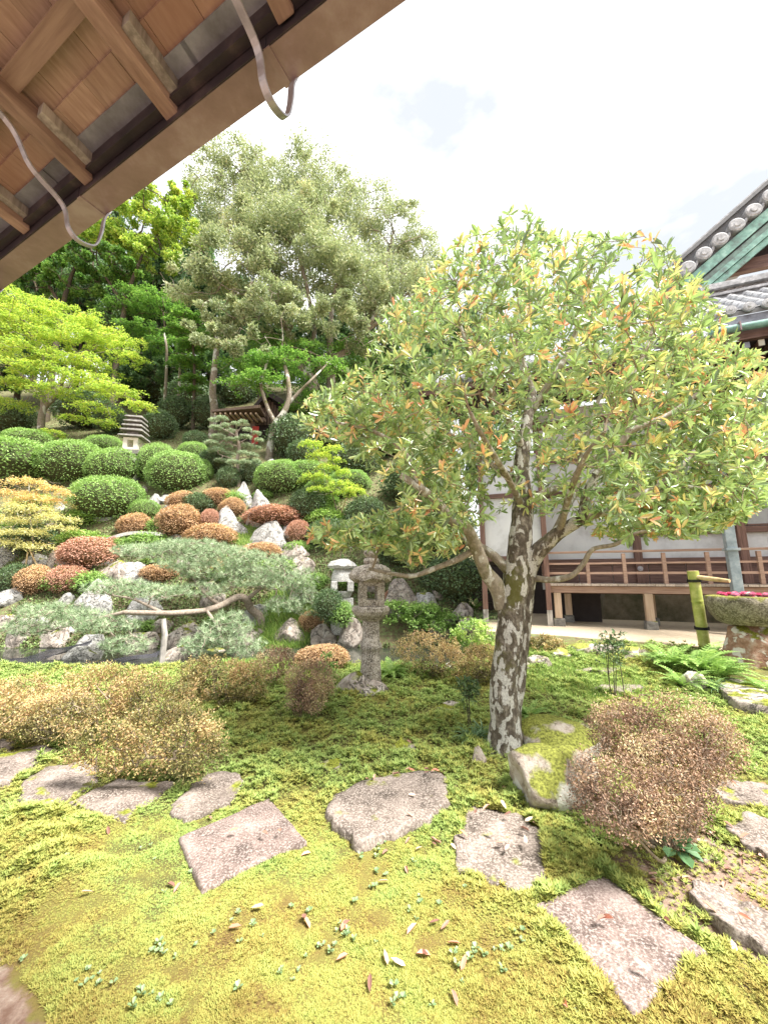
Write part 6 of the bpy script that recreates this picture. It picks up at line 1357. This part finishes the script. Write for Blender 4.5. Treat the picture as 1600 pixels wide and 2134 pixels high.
for i, (px, y0, y1, lb) in enumerate([(345, 800, 690, 'thin grey trunk in the dark gap, left one of the pair'), (372, 815, 700, 'thin pale trunk in the dark gap, right one of the pair'), (165, 650, 520, 'dark stem above the yellow maple top'), (190, 640, 500, 'dark forked stem right above the yellow maple top')]):
    dd = 25 if i < 2 else 30; b = P(px, y0+40, dd); b[2] = min(b[2], float(gz(b[0], b[1])))-.2
    tag(tube_poly(cat_smooth([b, P(px+3, (y0+y1)/2, dd), P(px-4, y1, dd)], 6), np.linspace(.11, .06, 13)*(1 if i < 2 else .8), 10, rough=.08, freq=2).build('tree_trunk', M['bark_dark'] if i > 1 else M['bark_grey'], smooth=True), lb, 'tree', GT)
# dark undergrowth on the hill
GU = 'dark undergrowth bushes at the foot of the wood'
for i, (bb, lb) in enumerate([((300, 760, 380, 850), 'dark bush deep in the gap right of the yellow maple'), ((350, 790, 440, 880), 'dark glossy bush above the path to the gate'), ((400, 830, 470, 900), 'dark bush left of the gate posts'), ((455, 780, 530, 850), 'dark bush behind the straight trunk'), ((240, 780, 320, 850), 'dark bush behind the yellow maple tip'), ((560, 870, 660, 960), 'dark bamboo grass right of the gate'), ((640, 860, 740, 950), 'dark thicket under the forked grey trunks'), ((120, 820, 230, 900), 'dark bush under the yellow maple'), ((-30, 840, 70, 910), 'dark bush at the left edge under the maple'), ((620, 790, 740, 880), 'dark thicket behind the forked grey trunks'), ((200, 850, 260, 910), 'small dark bush beside the tiered lantern roofs'), ((330, 830, 400, 900), 'dark bush right of the tiered lantern')]):
    shrub(bb, 'dark', lb, GU, name='undergrowth_bush', ymin=15, cat='bush')

# ------------------------------------------------------------------ small maples, orange and yellow
def minimaple(px, py, dd, pads, n, ls, mat, label, th=.03, stake=None):
    b = on_ground(px, py, dd); y = b[1]
    top = P(pads[0][0], pads[0][1], y)
    e = clumptree('maple_sapling', label, b-[0, 0, .1], [([b-[0, 0, .1], (b+top)/2+[.05, 0, 0], top], th, .008)], [pb(x, yy, rx, ry*2.3, y+dy) for x, yy, rx, ry, dy in pads], n, ls, ls*.72, mat, 'bark_grey', n_t=90, step=.2, tip=.004, pad=True, group='small maples on the slope', cat='small tree'); return e, y
minimaple(60, 1150, 10.5, [(60, 1005, 50, 7, 0), (110, 1020, 38, 7, 0), (30, 1030, 50, 8, -.2), (80, 1042, 60, 8, 0), (135, 1030, 22, 5, 0)], 6500, .055, 'maple_orange', 'orange tinted small maple at left in front of the clipped domes')
minimaple(70, 1185, 10.5, [(60, 1062, 70, 9, 0), (20, 1085, 60, 9, -.1), (110, 1080, 55, 8, 0), (50, 1110, 60, 9, -.2), (130, 1100, 38, 7, -.1), (20, 1135, 50, 9, -.2), (80, 1140, 40, 8, -.3)], 9500, .055, 'maple_pale', 'pale yellow small maple at left, propped with bamboo stakes')
minimaple(712, 1090, 10.5, [(650, 925, 32, 6, 0), (690, 935, 28, 6, 0), (668, 950, 34, 7, 0), (700, 958, 20, 6, 0), (685, 975, 30, 7, 0), (660, 995, 40, 7, -.1), (715, 985, 24, 6, 0), (710, 1010, 40, 7, -.1), (670, 1020, 36, 7, -.2), (730, 1025, 40, 7, -.2)], 10000, .06, 'maple_yellow', 'yellow green maple sapling with bamboo stake left of the big foreground crown')
minimaple(865, 1310, 9.0, [(830, 1262, 45, 9, 0), (880, 1268, 55, 9, 0), (930, 1285, 45, 9, 0), (850, 1288, 50, 9, -.1), (900, 1300, 50, 9, -.2)], 9000, .07, 'fern', 'feathery light green low maple right of the stone lantern')
for i, (a, b_, lb) in enumerate([((85, 1188), (58, 1138), 'leaning bamboo stake propping the yellow maple'), ((52, 1188), (58, 1150), 'upright bamboo stake under the yellow maple'), ((706, 1075), (722, 1038), 'pale stake propping the yellow green sapling')]):
    p = on_ground(*a, 10); q = P(b_[0], b_[1], p[1]); tag(tube_poly(np.array([p-[0, 0, .1], q]), .022, 8).build('bamboo_stake', M['bamboo_dry']), lb, 'stake', 'bamboo stakes on the slope')

# ------------------------------------------------------------------ needle trees
def needlepads(name, label, base, mains, pads, ncl, nl, mat, bark, n_t, step, tip, blades_=14, nw=.004, dome=False, group=None):
    base = np.asarray(base, float); e = empty(name, tuple(base), 0, label, 'tree', group); M_ = []; mb = MB()
    for pts, r0, r1 in mains:
        p = cat_smooth(pts, 8); rr = np.linspace(r0, r1, len(p)); M_.append((p, rr)); mb = tube_poly(p, rr, 12, rough=.16, freq=9, mb=mb)
    o = mb.build('trunk', M[bark], e, smooth=True); o.location = tuple(-base)
    w = np.array([r[0]*(r[1]+r[2]) for c, r in pads]); w /= w.sum(); T = []
    for (c, r), f in zip(pads, w):
        n = max(5, int(ncl*f)); d = rdir(n)
        if dome: d[:, 2] = np.abs(d[:, 2])
        T.append(np.asarray(c)+d*(RS.uniform(.3, 1, n)**.5)[:, None]*np.asarray(r))
    T = np.concatenate(T); sel = RS.permutation(len(T)); tw = T[sel[:n_t]]
    V, q, E, De = grow(M_, tw, step=step, tip=tip, bulge=.16); mb = MB(); mb.add(V, [q]); o = mb.build('branches', M[bark], e); o['kind'] = 'stuff'; o.location = tuple(-base)
    n = len(T); ax = unit(RS.normal(size=(n, 3))*.45+[0, 0, .9]); D = unit(ax[:, None]*.75+RS.normal(size=(n, blades_, 3))*.62)
    C = np.repeat(T[:, None], blades_, 1); S = unit(np.cross(D, RS.normal(size=(n, blades_, 3)))); l = nl*RS.uniform(.7, 1.2, (n, blades_, 1))
    VV = np.stack([C-S*nw, C+S*nw, C+D*l], 2).reshape(-1, 3)-base; rn = np.repeat(np.clip(RS.uniform(0, 1, n), 0, 1), blades_)
    link('needles', mesh_np('needles', VV, [np.arange(len(VV)).reshape(-1, 3)], rn), M[mat], e); print(name, len(rn)); return e
pb_ = on_ground(552, 1305, 9.9); DP = pb_[1]
needlepads('pine_tree', 'low spreading pine whose long bough reaches left over the pond', pb_-[0, 0, .2],
    [([pb_-[0, 0, .2], P(540, 1285, DP), P(522, 1268, DP-.1), P(513, 1250, DP-.3), P(495, 1245, DP-.5), P(460, 1262, DP-.9), P(430, 1272, DP-1.1), P(380, 1277, DP-1.6), P(340, 1278, DP-1.9), P(260, 1276, DP-2.1)], .12, .05),
     ([P(460, 1262, DP-.9), P(430, 1240, DP-.8), P(400, 1200, DP-.6), P(380, 1160, DP-.5)], .05, .02), ([P(513, 1250, DP-.3), P(545, 1225, DP-.3), P(575, 1200, DP-.3)], .06, .03), ([P(430, 1272, DP-1.1), P(450, 1300, DP-1.5), P(460, 1325, DP-1.7)], .04, .02), ([P(260, 1276, DP-2.1), P(200, 1290, DP-2.1), P(120, 1310, DP-2)], .045, .015), ([P(340, 1278, DP-1.9), P(280, 1250, DP-1.7), P(230, 1240, DP-1.6)], .04, .015)],
    [pb(330, 1150, 90, 16, DP-.5), pb(400, 1140, 80, 16, DP-.4), pb(470, 1160, 85, 20, DP-.4), pb(545, 1175, 70, 22, DP-.3), pb(585, 1210, 55, 24, DP-.3), pb(520, 1205, 70, 22, DP-.5), pb(430, 1190, 70, 18, DP-.7), pb(250, 1225, 70, 18, DP-1.5), pb(320, 1235, 60, 16, DP-1.5), pb(420, 1230, 60, 16, DP-1), pb(110, 1275, 70, 18, DP-2), pb(180, 1290, 70, 18, DP-2.1), pb(60, 1310, 60, 16, DP-2), pb(220, 1305, 70, 14, DP-2.2), pb(262, 1345, 58, 20, DP-2.3, 40), pb(470, 1320, 60, 28, DP-1.7), pb(420, 1345, 50, 22, DP-1.8), pb(510, 1350, 45, 20, DP-1.7), pb(625, 1215, 40, 35, DP), pb(640, 1260, 38, 34, DP), pb(480, 1290, 40, 16, DP-1.5), pb(380, 1175, 60, 14, DP-.8), pb(590, 1260, 40, 18, DP-.4)],
    5200, .13, 'needle', 'bark_pine', 2400, .16, .005, blades_=18, nw=.0036)
nb = on_ground(497, 1012, 11); DN = nb[1]
needlepads('cloud_pruned_pine', 'cloud pruned pine with little needle pads on a pale trunk in front of the gate', nb-[0, 0, .1],
    [([nb-[0, 0, .1], P(499, 990, DN), P(494, 960, DN), P(499, 935, DN), P(493, 905, DN), P(495, 895, DN)], .085, .055)]+[([P(495, yy, DN), P(x, y+6, DN)], .03, .012) for x, y, yy in ((460, 885, 910), (520, 905, 925), (470, 915, 930), (525, 945, 955), (455, 940, 960), (470, 965, 975), (520, 975, 980), (505, 880, 900))],
    [pb(x, y, rx, ry, DN+rnd.uniform(-.4, .4)) for x, y, rx, ry in ((445, 877, 12, 6), (462, 873, 13, 6), (450, 893, 14, 7), (470, 888, 10, 6), (490, 884, 10, 5), (507, 881, 11, 6), (482, 900, 12, 6), (515, 897, 11, 5), (512, 912, 14, 6), (535, 905, 11, 6), (540, 918, 10, 5), (480, 918, 15, 6), (455, 912, 16, 7), (440, 925, 16, 7), (470, 930, 15, 7), (495, 915, 8, 4), (515, 930, 13, 6), (535, 935, 10, 5), (505, 945, 12, 6), (450, 942, 18, 7), (475, 948, 16, 6), (525, 950, 14, 6), (485, 965, 16, 6), (460, 962, 15, 6), (512, 965, 14, 6), (535, 962, 9, 5), (470, 982, 15, 6), (505, 982, 14, 6))],
    3400, .085, 'needle', 'bark_pine', 700, .15, .006, blades_=11, nw=.005, dome=True)

# ------------------------------------------------------------------ gate on the hill
D6 = 21.0; gb = P(520, 950, D6); gb[2] = float(gz(gb[0], gb[1])); kg = mpp(530, 880, D6)
def GX(px): return (px-520)*kg
def GZ(py): return float(P(520, py, D6)[2]-gb[2])
gt = empty('hill_gate', tuple(gb), 0, 'small old wooden gate house with gabled roof and porch above the garden slope', 'gate')
for x in (480, 524): boxobj('gate_post', (GX(x)-.13, -.12, -.8), (GX(x)+.13, .14, GZ(876)), M['shed_wood'], gt, bevel=.015)
boxobj('lintel', (GX(466), -.14, GZ(878)), (GX(548), .16, GZ(872)), M['shed_wood'], gt)
mb = MB(); mb.hexa([[GX(455), -1.3, GZ(878)], [GX(552), -1.3, GZ(870)], [GX(540), .9, GZ(861)], [GX(470), .9, GZ(866)], [GX(455), -1.3, GZ(874)], [GX(552), -1.3, GZ(864)], [GX(540), .9, GZ(855)], [GX(470), .9, GZ(860)]]); mb.build('porch_roof', M['shed_wood'], gt)
for i in range(9): boxobj('porch_rafter', (GX(462+i*10), -1.25, GZ(882)), (GX(465+i*10), -.1, GZ(878.5)), M['strut'], gt)
mb = MB(); xa, xb, xc = GX(508), GX(588), GX(545); zl, zh = GZ(862), GZ(813)
mb.add([[xa, 1.0, GZ(900)], [xb+.8, 1.0, GZ(900)], [xb+.8, 1.0, zl], [xc, 1.0, zh], [xa, 1.0, zl]], [np.array([[0, 1, 2, 3, 4]])]); mb.build('gable_wall', M['dark'], gt)
for i in range(14):
    x = GX(512+i*6.4); zt_ = zl+(zh-zl)*max(0, 1-abs(x-xc)/(GX(590)-xc)) if x > xc else zl+(zh-zl)*max(0, 1-abs(x-xc)/(xc-xa))
    boxobj('wall_board', (x-.07, .94, GZ(872)), (x+.07, .99, zt_-.1), M['shed_wood'], gt)
for (x0, x1) in ((GX(500), xc), (GX(612), xc)):
    z0 = GZ(866) if x0 < xc else GZ(850)
    mb = MB(); mb.hexa([[x0, .3, z0], [x1, .3, zh], [x1, 4.0, zh], [x0, 4.0, z0], [x0, .3, z0+.14], [x1, .3, zh+.16], [x1, 4.0, zh+.16], [x0, 4.0, z0+.14]]); mb.build('roof_slope', M['verdigris_dull'] if x0 > xc else M['shed_wood'], gt)
    mb = MB(); mb.hexa([[x0, .24, z0-.2], [x1, .24, zh-.2], [x1, .3, zh-.2], [x0, .3, z0-.2], [x0, .24, z0+.1], [x1, .24, zh+.12], [x1, .3, zh+.12], [x0, .3, z0+.1]]); mb.build('bargeboard', M['dark'], gt)
boxobj('side_eave', (GX(560), .2, GZ(872)), (GX(700), 3.0, GZ(866)), M['dark'], gt)
boxobj('side_wall', (GX(590), 1.1, GZ(930)), (GX(700), 2.8, GZ(873)), M['dark'], gt)
boxobj('gate_leaf', (GX(482)+.14, .3, -.8), (GX(522)-.14, .36, GZ(884)), M['dark'], gt)
tag(boxobj('red_banner', (gb[0]+GX(527), gb[1]-.35, gb[2]+GZ(935)), (gb[0]+GX(540), gb[1]-.33, gb[2]+GZ(893)), M['red']), 'red cloth banner hanging at the right gate post', 'banner')

# ================================================================== the big foreground tree
TB = on_ground(1052, 1562, 2.5); DT = TB[1]; print('front tree depth', DT)
ft = empty('lichen_spotted_tree', tuple(TB), 0, 'big foreground tree with white lichen spots on its trunk and some orange leaves', 'tree')
def Q(px, py, dy=0.0): return P(px, py, DT+dy)
kt = mpp(1060, 1300, DT)
mb = MB(); TR = []
def limb(pts, r0, r1, sides=14, rough=.14, fr=9.0):
    p = cat_smooth(pts, 8); rr = np.linspace(r0, r1, len(p))*kt; TR.append((p, rr)); return p, rr
# two fused stems
p, rr = limb([TB-[0.0, 0, .12], Q(1052, 1520), Q(1050, 1470), Q(1052, 1400), Q(1062, 1320), Q(1068, 1250), Q(1075, 1190), Q(1083, 1130), Q(1090, 1060, .05), Q(1086, 980, .1), Q(1095, 900, .1), Q(1110, 810, .15)], 33, 11)
rr[:] = np.interp(np.arange(len(rr)), [0, 4, 10, 24, 40, 52, 64, 75, len(rr)-1], np.array([46, 35, 29, 28, 28, 25, 22, 17, 9]))*kt
mb = tube_poly(p, rr, 28, rough=.16, freq=7, mb=mb)
p, rr = limb([TB+[.02, .05, -.1], Q(1064, 1480, .04), Q(1076, 1400, .05), Q(1084, 1320, .05), Q(1093, 1240, .02), Q(1103, 1180), Q(1125, 1145, -.05), Q(1165, 1110, -.15), Q(1212, 1078, -.3), Q(1222, 1035, -.35), Q(1240, 990, -.4)], 24, 8)
rr[:] = np.interp(np.arange(len(rr)), [0, 8, 30, 45, 60, len(rr)-1], np.array([30, 20, 20, 18, 13, 8]))*kt
mb = tube_poly(p, rr, 22, rough=.15, freq=8, mb=mb)
o = mb.build('trunk', M['bark_front'], ft, smooth=True); o.location = tuple(-TB)
mb = MB()
for pts, r0, r1 in [
    ([Q(1048, 1265), Q(1035, 1225, -.03), Q(1012, 1190, -.08), Q(995, 1150, -.15), Q(975, 1105, -.25), Q(940, 1085, -.3), Q(915, 1050, -.4), Q(880, 1020, -.5), Q(835, 990, -.5)], 18, 6),
    ([Q(1060, 1190), Q(1030, 1160, .05), Q(1000, 1140, .1), Q(975, 1130, .1), Q(950, 1100, .2), Q(925, 1075, .3), Q(880, 1040, .4)], 11, 5),
    ([Q(985, 1148, -.12), Q(955, 1165, -.12), Q(905, 1185, -.1), Q(860, 1200, -.1), Q(815, 1195, -.1), Q(770, 1185, 0)], 7.5, 3.5),
    ([Q(1212, 1078, -.3), Q(1265, 1065, -.4), Q(1310, 1040, -.5), Q(1370, 1015, -.5), Q(1420, 970, -.6), Q(1445, 940, -.6)], 9, 4),
    ([Q(1112, 1205, 0), Q(1150, 1208, -.15), Q(1190, 1200, -.25), Q(1215, 1175, -.3), Q(1235, 1145, -.35), Q(1280, 1135, -.4), Q(1330, 1110, -.5), Q(1400, 1100, -.5)], 7, 2.5),
    ([Q(1090, 1060, .05), Q(1130, 1030, .2), Q(1175, 1010, .4), Q(1230, 960, .7), Q(1300, 900, 1.0)], 11, 5),
    ([Q(1150, 1120, -.1), Q(1180, 1060, -.1), Q(1200, 1020, 0), Q(1210, 960, .1), Q(1230, 880, .2), Q(1260, 800, .3)], 8, 4),
    ([Q(1088, 1000, .1), Q(1040, 980, .3), Q(990, 940, .5), Q(930, 900, .8), Q(860, 860, 1.0)], 10, 4),
    ([Q(1092, 940, .1), Q(1050, 860, -.1), Q(1010, 800, -.3), Q(980, 740, -.4), Q(960, 680, -.4)], 9, 3),
    ([Q(1105, 860, .15), Q(1150, 790, 0), Q(1190, 720, 0), Q(1210, 640, .1), Q(1230, 560, .2)], 9, 3),
    ([Q(1110, 810, .15), Q(1085, 740, .3), Q(1080, 660, .4), Q(1090, 560, .5)], 8, 3),
    ([Q(1240, 990, -.4), Q(1310, 900, -.5), Q(1330, 850, -.5), Q(1310, 800, -.6), Q(1340, 740, -.6), Q(1370, 660, -.5)], 8, 3),
    ([Q(1310, 900, -.5), Q(1400, 860, -.6), Q(1480, 800, -.6), Q(1540, 760, -.6)], 6, 2.5),
    ([Q(1300, 900, 1.0), Q(1380, 800, 1.2), Q(1430, 700, 1.2)], 7, 3),
    ([Q(880, 1020, -.5), Q(840, 940, -.6), Q(780, 900, -.6), Q(700, 880, -.6)], 6, 2.5),
    ([Q(1090, 1060, .05), Q(1060, 1000, -.3), Q(1030, 950, -.7), Q(1000, 900, -1.0), Q(980, 860, -1.1)], 7, 3),
    ([Q(1165, 1110, -.15), Q(1190, 1020, -.6), Q(1220, 950, -.9), Q(1260, 900, -1.1)], 7, 3),
    ([Q(1400, 1010, -.5), Q(1470, 1020, -.6), Q(1540, 1040, -.7)], 4, 2)]:
    p, rr = limb(pts, r0, r1); mb = tube_poly(p, rr, 12, rough=.18, freq=10, mb=mb)
o = mb.build('limbs', M['bark_limb'], ft, smooth=True); o.location = tuple(-TB)
OUT = np.array([(612, 868), (650, 822), (700, 800), (760, 760), (800, 640), (870, 590), (930, 520), (1010, 480), (1040, 450), (1100, 440), (1160, 480), (1260, 490), (1330, 485), (1400, 510), (1425, 560), (1470, 590), (1500, 640), (1540, 720), (1600, 750), (1600, 1060), (1540, 1085), (1480, 1110), (1420, 1125), (1340, 1130), (1250, 1120), (1190, 1075), (1130, 1090), (1060, 1095), (1010, 1090), (960, 1100), (960, 1150), (900, 1160), (860, 1180), (800, 1150), (760, 1140), (700, 1150), (640, 1140), (650, 1100), (740, 1080), (830, 1060), (830, 1010), (770, 980), (720, 930), (640, 900)], float)
def proj(W):
    v = W-[0, 0, EYE]; f = v[:, 1]*cos(TH)+v[:, 2]*sin(TH); up = v[:, 2]*cos(TH)-v[:, 1]*sin(TH)
    return 800+F*v[:, 0]/f, 1067-F*up/f
cen = Q(1110, 830, .1); n = 40000
rr_ = np.array([2.6, 1.75, 2.3]); W = ell(cen, rr_, n, shell=.25)
px, py = proj(W); ok = inpoly(px, py, OUT)
# thinner where the photo shows sky or limbs between the leaves
dens = .55+1.1*fbm(W*1.5+4, 2)
low = (py > 960) & (px > 960) & (px < 1260); dens = np.where(low, dens-.6, dens)
ok &= RS.uniform(0, 1, n) < dens
W = W[ok]; W = W[:4500]
ex_ = [ell(Q(800, 1115, -.1), (.85, .6, .36), 620), ell(Q(740, 870, -.3), (.75, .7, .36), 420), ell(Q(1520, 930, -.4), (.6, .7, 1.0), 620), ell(Q(930, 1000, .5), (.6, .6, .5), 260), ell(Q(1380, 1090, -.3), (.8, .5, .25), 340), ell(Q(1230, 1010, -.3), (.7, .6, .35), 160)]
for a_ in ex_:
    px, py = proj(a_); W = np.concatenate([W, a_[inpoly(px, py, OUT)]])
print('rosettes', len(W))
V, q, E, De = grow(TR, W, step=.07, tip=.0019, power=2.5, bulge=.16, up=-.02)
mb = MB(); mb.add(V, [q]); o = mb.build('twigs', M['twig'], ft); o.location = tuple(-TB)
Cs, Ds, Ns, Rn = [], [], [], []
nE = len(E); tone = RS.uniform(0, 1, nE)
redd = RS.uniform(0, 1, nE)+.12*fbm(E*1.3, 2) < .13
for wh in range(9):
    az = RS.uniform(0, 2*pi, nE)+wh*2.4+0; ax = unit(De+[0, 0, .35]+RS.normal(size=(nE, 3))*.15)
    X_, Y_ = frames(ax); sp = RS.uniform(.45, 1.25, nE)[:, None]
    D = unit(ax*np.cos(sp)+(X_*np.cos(az)[:, None]+Y_*np.sin(az)[:, None])*np.sin(sp)); keep = RS.uniform(0, 1, nE) < .8
    Cs.append((E-De*RS.uniform(0, .09, nE)[:, None])[keep]); Ds.append(D[keep]); Ns.append(unit(ax-D*.4+RS.normal(size=(nE, 3))*.25)[keep])
    r_ = tone*.6+RS.uniform(.0, .36, nE); r_ = np.where(redd, RS.uniform(.78, 1, nE), r_); Rn.append(np.clip(r_, 0, 1)[keep])
C = np.concatenate(Cs); D = np.concatenate(Ds); Nn = np.concatenate(Ns); Rn = np.concatenate(Rn); print('leaves', len(C))
Ln = RS.uniform(.05, .10, len(C)); dist = np.linalg.norm(C-[0, 0, EYE], axis=1)
near = np.argsort(dist)[:300]; mask = np.ones(len(C), bool); mask[near] = False
me = leafmesh('foliage', C[mask]-TB, D[mask], Nn[mask], Ln[mask], Ln[mask]*.30, Rn[mask], six=True, droop=.07)
o = link('foliage', me, M['front_leaf'], ft); o['kind'] = 'stuff'
LM = []
for i in range(12):
    l = .078; me = leafmesh('leaf', np.zeros((1, 3)), np.array([[0, 1., 0]]), np.array([[0, 0, 1.]]), l, l*.30, [(.08, .2, .3, .4, .5, .6, .7, .35, .45, .25, .86, .97)[i]], six=True, droop=.07); me.materials.append(M['front_leaf']); LM.append(me)
from mathutils import Matrix
for i in near:
    d = Vector(D[i]).normalized(); n_ = Vector(Nn[i]); s_ = d.cross(n_).normalized(); u_ = s_.cross(d)
    R = Matrix((s_, d, u_)).transposed().to_4x4(); k_ = Ln[i]/.078
    o = link('leaf', LM[min(9, int(Rn[i]*10)) if Rn[i] < .78 else (10 if Rn[i] < .9 else 11)], None, ft); o.matrix_basis = Matrix.Translation(Vector(C[i]-TB)) @ R @ Matrix.Scale(float(k_), 4)
print('done', len(bpy.data.objects))
